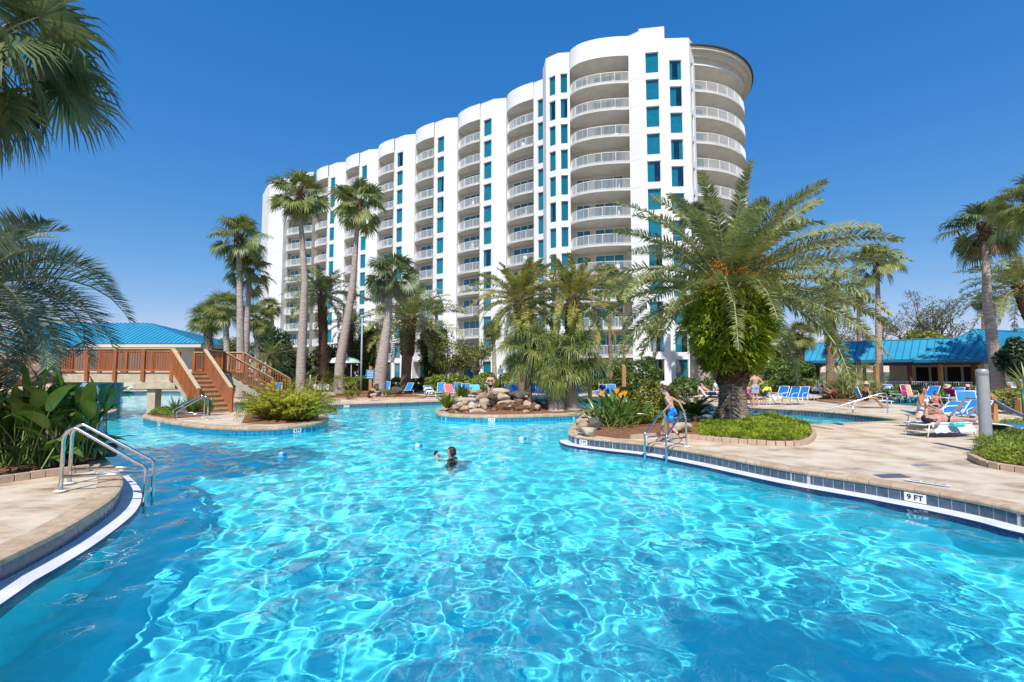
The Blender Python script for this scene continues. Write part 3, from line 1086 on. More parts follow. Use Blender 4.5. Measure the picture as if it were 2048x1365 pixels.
def stack(key, front, bl, br, doors, floors=FZ, cap=True, soffit_lamp=True, cheekl=0.9):
    """front: world polyline left -> right; bl, br: back corners"""
    front = smooth_line(front, False, 0.3)
    c0 = Vector((*front[-1], 0))
    loc = [(x - c0.x, y - c0.y) for x, y in front]
    polyl = loc + [(br[0] - c0.x, br[1] - c0.y), (bl[0] - c0.x, bl[1] - c0.y)]
    if key not in BALC:
        mb = MB()
        mb.prism(ccw(polyl), -0.24, 0.0)
        s0 = mb.build('balcony', MT['slab'])
        rin = inset(loc, 0.07)
        rail_mb(rin).build('railing', MT['rail'], s0)
        lm = MB()
        cx = sum(p[0] for p in polyl) / len(polyl)
        cy = sum(p[1] for p in polyl) / len(polyl)
        lm.ell((cx, cy, -0.29), (0.11, 0.11, 0.07), 10, 6)
        lm.build('ceiling_light', MT['rail'], s0, smooth=True)
        BALC[key] = s0
        new = True
    else:
        new = False
    db, de = Vector((*bl, 0)), Vector((*br, 0))
    d = (de - db)
    L = d.length
    d.normalize()
    rz = math.atan2(d.y, d.x)
    nr = Vector((d.y, -d.x, 0))
    for j, z in enumerate(floors):
        if new:
            o = BALC[key]
            new = False
        else:
            o = copy_tree(BALC[key])
        o.location = (c0.x, c0.y, z)
        hp(o)
        for (a, w, n_) in doors:
            kd = ('door', w, n_)
            if kd not in BALC:
                f, g = door_unit(w, n_)
                fo = f.build('sliding_door', MT['wframe'])
                g.build('glass_pane', MT['doorglass'], fo)
                BALC[kd] = fo
            else:
                fo = copy_tree(BALC[kd])
            p = db + d * (a + w / 2) + nr * 0.06
            fo.location = (p.x, p.y, z + 0.005)
            fo.rotation_euler = (0, 0, rz)
            hp(fo)
    # back wall, cheeks, parapet, roof slab over the top balcony
    wall_panel(back, bl, br, 0, 36.4)
    wall_panel(back, br, front[-1], 0, 36.4)
    f0, b0 = Vector((*front[0], 0)), Vector((*bl, 0))
    k = f0
    wall_panel(back, (k.x, k.y), bl, 0, 36.4)
    para = MB()
    z0, z1 = 36.38, TOP
    outer = front
    inner = inset(front, 0.25)
    n = len(outer)
    for i in range(n - 1):
        a, b, c_, e = outer[i], outer[i + 1], inner[i + 1], inner[i]
        para.add([(*a, z0), (*b, z0), (*b, z1), (*a, z1)], [(0, 1, 2, 3)])
        para.add([(*a, z1), (*b, z1), (*c_, z1), (*e, z1)], [(0, 1, 2, 3)])
        para.add([(*e, z0), (*c_, z0), (*c_, z1), (*e, z1)], [(3, 2, 1, 0)])
    po = para.build('parapet', MT['stucco'], smooth=True)
    hp(po)
    sf = MB()
    sf.prism(ccw([tuple(p) for p in inset(front, 0.02)] + [tuple(br), tuple(bl)]), 36.36, 36.6)
    hp(sf.build('soffit', MT['slab']))


back = MB()
r = Vector((0.823, -0.568))
nrm_ = Vector((-0.568, -0.823))
P0 = Vector((2.8, 59.0))
BAY = Vector((-7.1, 4.94))
far_windows = []
for k in range(6):
    O = P0 + BAY * k

    def L2(s, t):
        p = O + r * s + nrm_ * t
        return (p.x, p.y)
    front = [L2(-4.9, -1.45), L2(-4.85, -0.95), L2(-4.35, -0.35), L2(-3.4, 0.08), L2(-1.8, 0.30), L2(0, 0.18)]
    stack('typ', front, L2(-4.9, -1.75), L2(0, -1.75), [(0.6, 3.4, 3)])
    # window pier to the right of the opening
    e1, e2, e3 = L2(0, 0), L2(2.15, 0.0), L2(3.75, -0.75)
    if k:
        pier(e1, e2, [0.5], w=1.36, stuff=None if k <= 3 else far_windows)
        wall_panel(walls, e2, e3, 0, TOP)
        wall_panel(walls, e3, L2(3.75, -2.7), 0, TOP)
    else:
        pier(e1, e2, [0.5], w=1.36)
    # roof surface behind
# the wide last stack and the blank end wall
A8, B8 = Vector((-36.6, 86.4)), Vector((-43.2, 89.1))
dr = (A8 - B8).normalized()
n8 = Vector((dr.y, -dr.x))


def L8(s, t):
    p = B8 + dr * s + n8 * t
    return (p.x, p.y)


w8 = (A8 - B8).length
stack('wide_far', [L8(0, -1.2), L8(0.4, -0.4), L8(1.6, 0.15), L8(3.5, 0.3), L8(w8 - 1, 0.2), L8(w8, 0)], L8(0, -1.75), L8(w8, -1.75), [(0.4, 2.0, 2), (3.9, 2.8, 2)])
E0 = (-46.75, 90.55)
wall_panel(walls, E0, L8(0, 0.0), 0, TOP)
wall_panel(walls, L8(0, 0), L8(0, -2.6), 0, TOP)
wall_panel(walls, (-52, 98), E0, 0, TOP)

# near block
stack('near', [(6.65, 53.7), (6.75, 52.75), (7.6, 51.75), (9.2, 51.0), (11.0, 50.62), (12.75, 50.5)], (7.0, 54.6), (13.2, 52.8), [(0.5, 1.6, 2), (2.6, 3.2, 3)])
# pair-window pier, left of the near stack
cA, cB, cC, cD = (3.75, 56.4), (3.98, 54.3), (5.25, 53.35), (6.62, 53.15)
wall_panel(walls, cA, cB, 0, TOP)
pier(cB, cC, [0.42], w=0.86)
pier(cC, cD, [0.3], w=0.86)
wall_panel(walls, cD, (6.65, 53.75), 0, TOP)
wall_panel(walls, (12.75, 50.5), (13.72, 49.75), 0, TOP)
pier((13.72, 49.75), (16.35, 49.35), [0.62], z1=TOP + 0.25, w=1.42)
wall_panel(walls, (16.35, 49.35), (16.7, 50.9), 0, TOP + 0.25)
pier((16.7, 50.9), (19.5, 50.75), [0.62], w=1.36)
pier((19.5, 50.75), (20.55, 52.0), [0.45], w=0.6)

# rotunda
CX, CY, RR_ = 20.0, 62.0, 9.9


def rc(a, rad=RR_):
    return (CX + rad * math.sin(R(a)), CY - rad * math.cos(R(a)))


arc = [rc(a) for a in range(3, 124, 8)]
n0 = len(arc)
stack('round', arc, rc(3, 7.2), rc(124, 7.2), [], cheekl=0)
# glass and piers on the inner wall of the rotunda
inner = MB()
for a in range(3, 130, 6):
    wall_panel(back, rc(a, 7.2), rc(a + 6, 7.2), 0, 36.4)
kd = ('door', 1.5, 1)
for z in FZ:
    for a in (16, 52, 88):
        if kd not in BALC:
            f, g = door_unit(1.5, 1)
            fo = f.build('sliding_door', MT['wframe'])
            g.build('glass_pane', MT['doorglass'], fo)
            BALC[kd] = fo
        elif a != 16:
            continue
        else:
            fo = copy_tree(BALC[kd])
        fo.location = (*rc(a, 7.27), z + 0.005)
        fo.rotation_euler = (0, 0, R(a))
        hp(fo)
# round cap: stepped cornice and dark roof edge
cap = MB()
for r0, z0, z1 in ((9.95, 36.65, 37.15), (10.4, 37.15, 37.65), (10.8, 37.65, 38.0)):
    cap.prism(ccw([rc(a, r0) for a in range(-4, 130, 5)] + [(CX - 6, CY + 6), (CX - 4, CY - 7)]), z0, z1)
hp(cap.build('round_cornice', MT['cream']))
cap = MB()
cap.prism(ccw([rc(a, 11.0) for a in range(-3, 132, 5)] + [(CX - 6, CY + 6), (CX - 4, CY - 7)]), 38.0, 38.16)
hp(cap.build('roof_edge', MT['greydark']))
# solid core and roof
core = MB()
core.prism(ccw([(7.2, 54.8), (13.4, 53.0), (19.6, 52.6), (26, 60), (25, 68), (8, 78), (-44, 110), (-52, 99), (-46, 92.6), (-36, 89), (4, 61.6)]), 0.1, 37.9)
hp(core.build('core', MT['stucco']))
pl = MB()
pl.box((18.4, 56.5, 37.9), (20.4, 58.5, 41.2))
hp(pl.build('roof_plant', MT['galv']))
pl = MB()
pl.tube([(4.6, 55.5, 38), (4.6, 55.5, 40.0)], 0.05)
pl.ell((4.6, 55.5, 40.05), (0.12, 0.12, 0.16))
hp(pl.build('beacon', M('red_lamp_glass', (0.5, 0.02, 0.02), rough=0.3)))
# far windows merged
fw, fg = MB(), MB()
for c, rz, z, w, h in far_windows:
    d = Vector((math.cos(rz), math.sin(rz), 0))
    a = Vector((c.x, c.y, z)) - d * (w / 2)
    b = Vector((c.x, c.y, z)) + d * (w / 2)
    up = Vector((0, 0, h))
    fg.add([a, b, b + up, a + up], [(0, 1, 2, 3)])
    nn = Vector((d.y, -d.x, 0)) * 0.03
    for p, q in ((a, b), (a + up, b + up), (a, a + up), (b, b + up)):
        fw.bar(p + nn, q + nn, 0.05, 0.05)
o = hp(fg.build('window', M('far_window_teal', (0.0, 0.17, 0.23), (0.0, 0.24, 0.31), .6, .15)))
o['kind'] = 'stuff'
o = hp(fw.build('window_frame', MT['wframe']))
o['kind'] = 'stuff'
# control joints on the blank walls
jt = MB()
for z in FZ:
    for a, b in (((12.75, 50.5), (13.72, 49.75)), (E0, L8(0, 0.0))):
        a_, b_ = Vector((*a, z - .1)), Vector((*b, z - .1))
        jt.bar(a_, b_, 0.012, 0.025)
hp(jt.build('wall_joint', MT['joint']))
# coping lip along the wall tops
hp(walls.build('wall', MT['stucco']))
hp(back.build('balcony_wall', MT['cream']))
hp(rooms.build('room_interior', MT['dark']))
# ground-floor glass behind the hedges
gl = MB()
gf = MB()
for (a, b) in (((7.6, 54.4), (12.8, 52.85)),):
    a_, b_ = Vector((*a, 0)), Vector((*b, 0))
    d = (b_ - a_).normalized()
    nn = Vector((d.y, -d.x, 0)) * 0.08
    gl = MB()
    gl.add([a_ + nn + Vector((0, 0, .1)), b_ + nn + Vector((0, 0, .1)), b_ + nn + Vector((0, 0, 2.5)), a_ + nn + Vector((0, 0, 2.5))], [(0, 1, 2, 3)])
    hp(gl.build('ground_floor_window', MT['doorglass']))
for k in range(6):
    O = P0 + BAY * k
    a_ = Vector((*(O + r * -4.2 + nrm_ * -1.68), 0.1))
    b_ = Vector((*(O + r * -1.0 + nrm_ * -1.68), 0.1))
    gl = MB()
    gl.add([a_, b_, b_ + Vector((0, 0, 2.4)), a_ + Vector((0, 0, 2.4))], [(0, 1, 2, 3)])
    hp(gl.build('ground_floor_window', MT['doorglass']))

# ================================================================== plants: generators
def rotz(P, a):
    c, s = math.cos(a), math.sin(a)
    return np.stack([P[..., 0] * c - P[..., 1] * s, P[..., 0] * s + P[..., 1] * c, P[..., 2]], -1)


def norm(v):
    return v / (np.linalg.norm(v, axis=-1, keepdims=True) + 1e-9)


class NM:
    """numpy accumulator for leaf meshes"""

    def __init__(s):
        s.V, s.Q, s.T, s.n = [], [], [], 0

    def add(s, V, Q=None, T=None):
        V = np.asarray(V, float).reshape(-1, 3)
        s.V.append(V)
        if Q is not None and len(Q):
            s.Q.append(np.asarray(Q) + s.n)
        if T is not None and len(T):
            s.T.append(np.asarray(T) + s.n)
        s.n += len(V)

    def build(s, name, mat, parent=None, loc=(0, 0, 0), rz=0, smooth=False):
        fs = []
        if s.Q:
            fs.append(np.concatenate(s.Q))
        if s.T:
            fs.append(np.concatenate(s.T))
        return np_mesh(name, np.concatenate(s.V), fs, mat, parent, smooth, loc, rz)


def blades(nm, base, mid, tip, wd, width):
    """many blades at once: base, mid, tip (n,3), wd: width direction (n,3), width (n,)"""
    n = len(base)
    w = (wd * np.asarray(width)[:, None] / 2)
    V = np.stack([base - w * 0.55, base + w * 0.55, mid + w, mid - w, tip], 1)
    k = np.arange(n)[:, None] * 5
    nm.add(V, k + np.array([[0, 1, 2, 3]]), k + np.array([[3, 2, 4]]))


def frond(nm, rach, rg, L, az, el, bend, nl=60, ll=0.45, lw=0.035, vee=0.5, droop=0.35, fwd=0.75, start=0.16, r0=0.022, origin=(0, 0, 0), side=0.0, vvar=0.12, roll=0.0):
    """a feather frond: rachis curve plus leaflets both sides"""
    m = 14
    t = np.linspace(0, 1, m)
    ang = el - bend * (t ** 1.25)
    dx = np.cos(ang)
    dz = np.sin(ang)
    x = np.concatenate([[0], np.cumsum((dx[1:] + dx[:-1]) / 2)]) * L / (m - 1)
    z = np.concatenate([[0], np.cumsum((dz[1:] + dz[:-1]) / 2)]) * L / (m - 1)
    y = side * L * t ** 2
    pts = rotz(np.stack([x, y, z], -1), az) + np.array(origin)
    rach.tube([tuple(p) for p in pts[::2]] + [tuple(pts[-1])], [r0 * (1 - 0.8 * q) for q in list(t[::2]) + [1.0]], 5, cap=False)
    s = np.linspace(start, 0.995, nl)
    s = np.clip(s + rg.normal(0, 0.004, nl), 0, 1)
    P = np.stack([np.interp(s, t, pts[:, k]) for k in range(3)], -1)
    T = np.stack([np.interp(s, t, np.gradient(pts[:, k])) for k in range(3)], -1)
    T = norm(T)
    sd = norm(np.cross(T, np.array([0, 0, 1.0])))
    up = norm(np.cross(sd, T))
    ca, sa = np.cos(roll * s)[:, None], np.sin(roll * s)[:, None]
    sd, up = sd * ca + up * sa, up * ca - sd * sa
    prof = np.sin(np.clip((s - start * 0.6) / (1.06 - start * 0.6), 0, 1) ** 0.62 * PI) ** 0.55
    prof = np.maximum(prof, 0.25)
    for sg in (-1, 1):
        ra = rg.normal(0, 0.10, (nl, 3))
        f = fwd * (0.45 + 0.75 * s)[:, None]
        D = norm(sd * sg + T * f + up * (vee + rg.normal(0, vvar, nl))[:, None] + ra)
        l_ = (ll * prof * rg.uniform(0.88, 1.08, nl))[:, None]
        mid = P + D * l_ * 0.5
        dr = norm(D + np.array([0, 0, -1.0]) * (droop * rg.uniform(0.6, 1.5, nl))[:, None])
        tip = mid + dr * l_ * 0.5
        wd = norm(np.cross(D, np.cross(T, D)) + up * 0.3)
        blades(nm, P, mid, tip, wd, np.full(nl, lw) * rg.uniform(0.8, 1.15, nl))


def feather_crown(name_key, n=42, L=3.2, nl=60, ll=0.42, lw=0.035, els=(85, -35), bend=(50, 95), vee=0.5, droop=0.35, seed=1, mat='date', r0=0.025, parent=None, spread=0.12, fwd=0.75, lvar=0.12, vvar=0.12, roll=0.0):
    rg = np.random.default_rng(seed)
    nm, ra = NM(), MB()
    for i in range(n):
        t = (i + 0.5) / n
        el = R(els[0] + (els[1] - els[0]) * t ** 0.9 + rg.normal(0, 5))
        az = i * 2.39996 + rg.normal(0, 0.12)
        b = R(bend[0] + (bend[1] - bend[0]) * rg.random()) * (0.55 + 0.45 * math.cos(max(-0.3, el * 0.7)))
        l_ = L * (0.80 + 0.25 * min(1, t * 3)) * rg.uniform(1 - lvar, 1 + lvar * 0.6)
        rr_ = spread
        frond(nm, ra, rg, l_, az, el, b, nl, ll, lw, vee, droop, fwd, r0=r0, origin=(math.cos(az) * rr_, math.sin(az) * rr_, -t * 0.3 * spread * 4), side=rg.normal(0, 0.06), vvar=vvar, roll=rg.normal(0, roll) if roll else 0.0)
    return nm, ra


def fan_leaf(nm, st, rg, az, el, pet, rad, nseg=34, droop=0.55, spread=150, cup=0.25, twist=0.0, origin=(0, 0, 0), wfac=1.0, split=0.45, roll=0.0, petbend=0.35):
    """palmate leaf on its stalk"""
    o = np.array(origin, float)
    d0 = np.array([math.cos(el), 0, math.sin(el)])
    p1 = d0 * pet * 0.6
    e2 = el - petbend
    d1 = np.array([math.cos(e2), 0, math.sin(e2)])
    hub = p1 + d1 * pet * 0.4
    e3 = e2 - 0.15
    ax = np.array([math.cos(e3), 0, math.sin(e3)])              # blade axis
    sd = np.array([0, 1.0, 0])
    up = np.cross(ax, sd)
    up = -up if up[2] < 0 else up
    if roll:
        sd, up = sd * math.cos(roll) + up * math.sin(roll), up * math.cos(roll) - sd * math.sin(roll)
    th = np.linspace(-R(spread), R(spread), nseg) + rg.normal(0, 0.015, nseg)
    dirv = ax[None] * np.cos(th)[:, None] + sd[None] * np.sin(th)[:, None]
    dirv = norm(dirv + up[None] * (cup * np.abs(np.sin(th)))[:, None] - up[None] * (0.12 * (1 - np.cos(th)))[:, None])
    l_ = rad * (0.72 + 0.28 * np.cos(th * 0.6)) * rg.uniform(0.9, 1.05, nseg)
    n = nseg
    B = np.repeat(hub[None], n, 0)
    r1 = l_ * split
    M1 = B + dirv * r1[:, None]
    g = np.array([0, 0, -1.0])
    dd = droop * rg.uniform(0.5, 1.5, n)[:, None]
    D2 = norm(dirv + g * dd * 0.6 + rg.normal(0, 0.05, (n, 3)))
    M2 = M1 + D2 * (l_ * (1 - split) * 0.5)[:, None]
    D3 = norm(D2 + g * dd * 1.3 + rg.normal(0, 0.09, (n, 3)))
    TP = M2 + D3 * (l_ * (1 - split) * 0.55)[:, None]
    tang = norm(-ax[None] * np.sin(th)[:, None] + sd[None] * np.cos(th)[:, None])
    step = 2 * R(spread) / (nseg - 1)
    w1 = (r1 * step * 0.56 * wfac)[:, None]
    w2 = w1 * 0.62
    zz = up[None] * (0.10 * w1)
    V = np.stack([B, M1 - tang * w1 + zz, M1 + tang * w1 - zz, M2 + tang * w2, M2 - tang * w2, TP], 1)
    V = rotz(V, az) + o
    k = np.arange(n)[:, None] * 6
    nm.add(V, k + np.array([[1, 2, 3, 4]]), np.concatenate([k + np.array([[0, 2, 1]]), k + np.array([[4, 3, 5]])]))
    a = rotz(np.stack([np.zeros(3), p1, hub]), az) + o
    st.tube([tuple(p) for p in a], [0.022, 0.014, 0.008], 4, cap=False)


def fan_crown(n=34, pet=1.0, rad=0.95, nseg=32, seed=1, els=(80, -40), droop=0.55, cup=0.25, spread=140, org=0.12, wfac=1.0, split=0.45, wind=0.0):
    rg = np.random.default_rng(seed)
    nm, st = NM(), MB()
    for i in range(n):
        t = (i + 0.5) / n
        el = R(els[0] + (els[1] - els[0]) * t + rg.normal(0, 7))
        az = i * 2.39996 + rg.normal(0, 0.2)
        p = pet * rg.uniform(0.8, 1.15) * (0.6 + 0.4 * min(1, 2.2 * t))
        fan_leaf(nm, st, rg, az, el, p, rad * rg.uniform(0.85, 1.1), nseg, droop * rg.uniform(0.7, 1.4), spread, cup, origin=(math.cos(az) * org, math.sin(az) * org, -0.35 * t),
                 wfac=wfac, split=split, roll=rg.normal(0, 0.5) + wind, petbend=rg.uniform(0.15, 0.6))
    return nm, st


def trunk_mesh(pts, radii, rings=0.12, amp=0.012, n=14, seed=0):
    """bent trunk with ring scars"""
    P = [Vector(p) for p in pts]
    out, rad = [], []
    L = sum((b - a).length for a, b in zip(P[:-1], P[1:]))
    k = max(8, int(L / rings))
    d = [0]
    for a, b in zip(P[:-1], P[1:]):
        d.append(d[-1] + (b - a).length)
    A = np.array([tuple(p) for p in P])
    xs = np.linspace(0, L, k)
    # smooth interpolation through a quadratic-ish blend
    C = np.stack([np.interp(xs, d, A[:, j]) for j in range(3)], -1)
    for _ in range(max(2, k // 12)):
        C[1:-1] = (C[:-2] + C[1:-1] * 2 + C[2:]) / 4
    rr_ = np.interp(xs, np.array(radii)[:, 0] * L, np.array(radii)[:, 1])
    rg = random.Random(seed)
    rr_ = [r_ + (amp if i % 2 else -amp * 0.3) * rg.uniform(0.4, 1.3) for i, r_ in enumerate(rr_)]
    mb = MB()
    mb.tube([tuple(c) for c in C], list(rr_), n)
    # irregular girth
    mb.v = [Vector(p) for p in mb.v]
    return mb, C


def boots(mb, C, rads, h0, h1, n, size=0.16, out=0.55, seed=0, up=True):
    """leaf bases in spiral rows round the trunk between two heights (fractions)"""
    rg = random.Random(seed)
    K = len(C)
    for i in range(n):
        t = h0 + (h1 - h0) * (i + .5) / n
        f = t * (K - 1)
        a = int(min(K - 2, f))
        c = Vector(C[a]) * (1 - (f - a)) + Vector(C[a + 1]) * (f - a)
        r_ = rads(t)
        az = i * 2.39996 + rg.uniform(-.1, .1)
        d = Vector((math.cos(az), math.sin(az), 0))
        s = Vector((-d.y, d.x, 0))
        L = size * rg.uniform(0.75, 1.25)
        b = c + d * (r_ * 0.9)
        tip = b + (d * out + Vector((0, 0, 1))).normalized() * L
        w = size * 0.42
        mb.add([b - s * w, b + s * w, tip + s * w * .55, tip - s * w * .55, b - s * w * .8 + d * .05 - Vector((0, 0, .03)), b + s * w * .8 + d * .05 - Vector((0, 0, .03)), tip + s * w * .5 + d * .035, tip - s * w * .5 + d * .035],
               [(0, 1, 2, 3), (7, 6, 5, 4), (4, 5, 1, 0), (3, 2, 6, 7), (5, 6, 2, 1), (0, 3, 7, 4)])


CR = {}                                          # shared crown meshes


def crown_parts(key, make, mats):
    """returns callable adding the crown parts under a parent, sharing meshes"""
    def put(parent, loc, rz, sc=1.0, names=('crown', 'leaf_stalk')):
        if key not in CR:
            nm, st = make()
            a = nm.build(names[0], MT[mats[0]])
            b = st.build(names[1], MT[mats[1]], smooth=True)
            CR[key] = (a, b)
        else:
            a, b = (o.copy() for o in CR[key])
            link(a)
            link(b)
        for o in (a, b):
            o.parent = parent
            o.location = loc
            o.rotation_euler = (0, 0, rz)
            o.scale = (sc, sc, sc)
        return a
    return put


fanA = crown_parts('fanA', lambda: fan_crown(30, 1.05, 1.0, 34, 3, els=(80, -50), droop=0.75), ('fan', 'rachis'))
fanB = crown_parts('fanB', lambda: fan_crown(27, 1.1, 1.05, 34, 8, els=(85, -55), droop=0.95, split=0.5), ('fan', 'rachis'))
fanC = crown_parts('fanC', lambda: fan_crown(25, 0.95, 1.0, 32, 12, els=(80, -45), droop=0.85, split=0.5), ('fandark', 'rachis'))
sabA = crown_parts('sabA', lambda: fan_crown(44, 0.95, 1.05, 28, 21, els=(85, -45), droop=0.45, wfac=0.85, split=0.38, spread=125), ('sabal', 'rachis'))
sabW = crown_parts('sabW', lambda: fan_crown(40, 0.95, 1.25, 28, 27, els=(80, -50), droop=1.1, wfac=0.8, split=0.35, spread=115), ('sabal', 'rachis'))
dateA = crown_parts('dateA', lambda: feather_crown('a', 52, 2.9, 56, 0.40, 0.042, (88, -30), (45, 90), 0.35, 0.3, 31, vvar=.4, roll=.5), ('date', 'rachis'))
dateB = crown_parts('dateB', lambda: feather_crown('b', 58, 3.0, 78, 0.38, 0.042, (85, -32), (50, 90), 0.3, 0.3, 37, vvar=.22, roll=.4), ('dateyel', 'rachis'))
dateC = crown_parts('dateC', lambda: feather_crown('c', 44, 2.8, 48, 0.36, 0.05, (85, -45), (40, 85), 0.35, 0.3, 41, vvar=.4, roll=.5), ('date', 'rachis'))


def palm(name, label, px_b, Y, px_t, py_t, crown, cz=1.0, r0=0.30, r1=0.15, mat='trunkgrey', bootn=26, group=None, rz=0, sc=1.0, z0=0.0, cat='palm tree', skirt=0, bootmat='boot', boot_from=0.9, mid=None):
    """trunk from the ground column px_b to the crown centre pixel, all at distance Y"""
    bx = (px_b - 1024) / F * Y
    tx, ty, tz = AT(px_t, py_t, Y)
    t = thing(name, label, cat, (bx, Y, z0), 0, group)
    hgt = tz - z0
    dx = tx - bx
    pts = [(0, 0, -0.1), (0.02 * dx, 0, hgt * 0.15), (dx * 0.45 if mid is None else mid, 0, hgt * 0.55), (dx * 0.97, 0, hgt * 0.93), (dx, 0, hgt)]
    mb, C = trunk_mesh(pts, [(0, r0 * 1.55), (0.05, r0 * 1.1), (0.25, r0), (0.8, r1 * 1.05), (1, r1)], 0.11 if hgt > 5 else 0.08, 0.010, 14, int(px_b))
    mb.build('trunk', MT[mat], t, smooth=True)
    if bootn:
        bm = MB()
        boots(bm, C, lambda q: r1 * 1.1, boot_from, 1.0, bootn, 0.30 * sc, 0.45, int(px_b))
        bm.build('leaf_bases', MT[bootmat], t)
    crown(t, (dx, 0, hgt), rz, sc)
    if skirt:
        rg = np.random.default_rng(int(px_b))
        nm, st = NM(), MB()
        for i in range(skirt):
            fan_leaf(nm, st, rg, i * 2.4, R(-50 + rg.normal(0, 8)), 0.8 * sc, 0.8 * sc, 20, 1.6, 80, 0.2, origin=(dx, 0, hgt - 0.3), wfac=0.7)
        nm.build('dead_fronds', MT['dead'], t)
    return t


def leafmass(nm, rg, blobs, n, size, flat=0.0, shell=0.55, jit=0.6, asp=0.55):
    """rhombic leaves through the outer part of a set of ellipsoids"""
    blobs = np.array(blobs, float)
    vol = (blobs[:, 3] * blobs[:, 4] + blobs[:, 4] * blobs[:, 5] + blobs[:, 3] * blobs[:, 5])
    ix = rg.choice(len(blobs), n, p=vol / vol.sum())
    u = norm(rg.normal(size=(n, 3)))
    rad = shell + (1 - shell) * rg.random(n) ** 0.5
    c = blobs[ix, :3] + u * blobs[ix, 3:6] * rad[:, None]
    nrm_v = norm(u * 0.7 + rg.normal(size=(n, 3)) * jit + np.array([0, 0, 0.45]))
    t1 = norm(np.cross(nrm_v, rg.normal(size=(n, 3))))
    t2 = np.cross(nrm_v, t1)
    s = size * rg.uniform(0.6, 1.35, n)[:, None]
    V = np.stack([c - t1 * s, c + t2 * s * asp - nrm_v * s * .15, c + t1 * s, c - t2 * s * asp - nrm_v * s * .15], 1)
    keep = V[:, :, 2].min(1) > 0.02
    V = V[keep]
    k = np.arange(len(V))[:, None] * 4
    nm.add(V, k + np.array([[0, 1, 2, 3]]))


def shrub(name, label, loc, blobs, n, size, mat='bush', group=None, cat='shrub', seed=1, core=True, stems=6, shell=0.6):
    """blobs relative to loc: (x, y, z, rx, ry, rz)"""
    t = thing(name, label, cat, loc, 0, group)
    rg = np.random.default_rng(seed)
    nm = NM()
    # break each blob into lumps
    bl = []
    for b in blobs:
        bl.append(tuple(b[:3]) + (b[3] * .86, b[4] * .86, b[5] * .86))
        for i in range(14):
            u = norm(rg.normal(size=3))
            if u[2] < -0.5:
                u[2] *= -1
            k = rg.uniform(0.16, 0.34)
            bl.append((b[0] + u[0] * b[3] * .82, b[1] + u[1] * b[4] * .82, b[2] + u[2] * b[5] * .82, b[3] * k, b[4] * k, b[5] * k))
    leafmass(nm, rg, bl, n, size, shell=shell)
    nm.build('foliage', MT[mat], t)
    sb = MB()
    for i in range(stems):
        b = blobs[i % len(blobs)]
        a = rg.uniform(0, 6.28)
        sb.tube([(b[0] + math.cos(a) * .1 * b[3], b[1] + math.sin(a) * .1 * b[4], 0), (b[0] + math.cos(a) * b[3] * .3, b[1] + math.sin(a) * b[4] * .3, b[2]), (b[0] + math.cos(a) * b[3] * .6, b[1] + math.sin(a) * b[4] * .6, b[2] + b[5] * .5)], [0.03, 0.02, 0.01], 5)
    sb.build('stems', MT['bark'], t, smooth=True)
    return t


def branch_tree(name, label, loc, hgt, spread, n, size, mat, seed=1, group=None, trunks=1, sparse=False, cat='tree', tr=0.16, base=0.3):
    """trunk > limbs > twigs, leaf clumps at the twig ends"""
    t = thing(name, label, cat, loc, 0, group)
    rg = random.Random(seed)
    nr = np.random.default_rng(seed)
    tb, lb = MB(), MB()
    tips = []

    def grow(mb, p, d, L, r_, depth):
        pts, rad = [p], [r_]
        q = Vector(p)
        dd = Vector(d)
        k = 4
        for i in range(k):
            dd = (dd + Vector((rg.uniform(-.25, .25), rg.uniform(-.25, .25), rg.uniform(-.02, .22)))).normalized()
            q = q + dd * (L / k)
            pts.append(tuple(q))
            rad.append(r_ * (1 - 0.13 * (i + 1)))
        mb.tube(pts, rad, 6 if depth < 2 else 4, cap=False)
        if depth >= 3:
            tips.append((q, dd))
            return
        for i in range(3 if depth else 5):
            f = rg.uniform(0.45, 1.0)
            o = Vector(pts[min(k, int(f * k))])
            side = Vector((rg.uniform(-1, 1), rg.uniform(-1, 1), rg.uniform(-0.1, 0.6))) * spread
            grow(lb, tuple(o), (dd * 0.7 + side).normalized(), L * rg.uniform(0.5, 0.78), r_ * 0.5, depth + 1)
    for k in range(trunks):
        a = 2 * PI * k / trunks
        off = 0.25 if trunks > 1 else 0
        grow(tb, (math.cos(a) * off, math.sin(a) * off, 0), Vector((math.cos(a) * .35 * (trunks > 1), math.sin(a) * .35 * (trunks > 1), 1)).normalized(), hgt * (0.42 if trunks == 1 else 0.5), tr / math.sqrt(trunks), 0)
    tb.build('trunk', MT['bark'], t, smooth=True)
    lb.build('limbs', MT['bark'], t, smooth=True)
    nm = NM()
    bl = []
    for q, dd in tips:
        s = hgt * (0.045 if sparse else 0.085) * rg.uniform(0.7, 1.3)
        bl.append((q.x, q.y, q.z, s, s, s * 0.8))
    leafmass(nm, nr, bl, n, size, shell=0.2, jit=1.0)
    nm.build('foliage', MT[mat], t)
    return t


def tuft(nm, rg, c, n, L, w, lean=0.6, droop=0.7, up=0.9):
    """grass-like or strap leaves from one point, (n blades)"""
    az = rg.uniform(0, 2 * PI, n)
    ln = rg.uniform(0.15, 1.0, n) * lean
    l_ = L * rg.uniform(0.6, 1.1, n)
    D = norm(np.stack([np.cos(az) * ln, np.sin(az) * ln, np.full(n, up)], -1))
    B = np.array(c)[None] + np.stack([np.cos(az), np.sin(az), np.zeros(n)], -1) * 0.03 * L
    mid = B + D * (l_ * 0.55)[:, None]
    D2 = norm(D + np.stack([np.cos(az) * .5, np.sin(az) * .5, -np.full(n, 1.0)], -1) * (droop * ln / max(lean, .01))[:, None])
    tip = mid + D2 * (l_ * 0.5)[:, None]
    wd = norm(np.stack([-np.sin(az), np.cos(az), np.zeros(n)], -1))
    blades(nm, B, mid, tip, wd, np.full(n, w) * rg.uniform(0.7, 1.2, n))


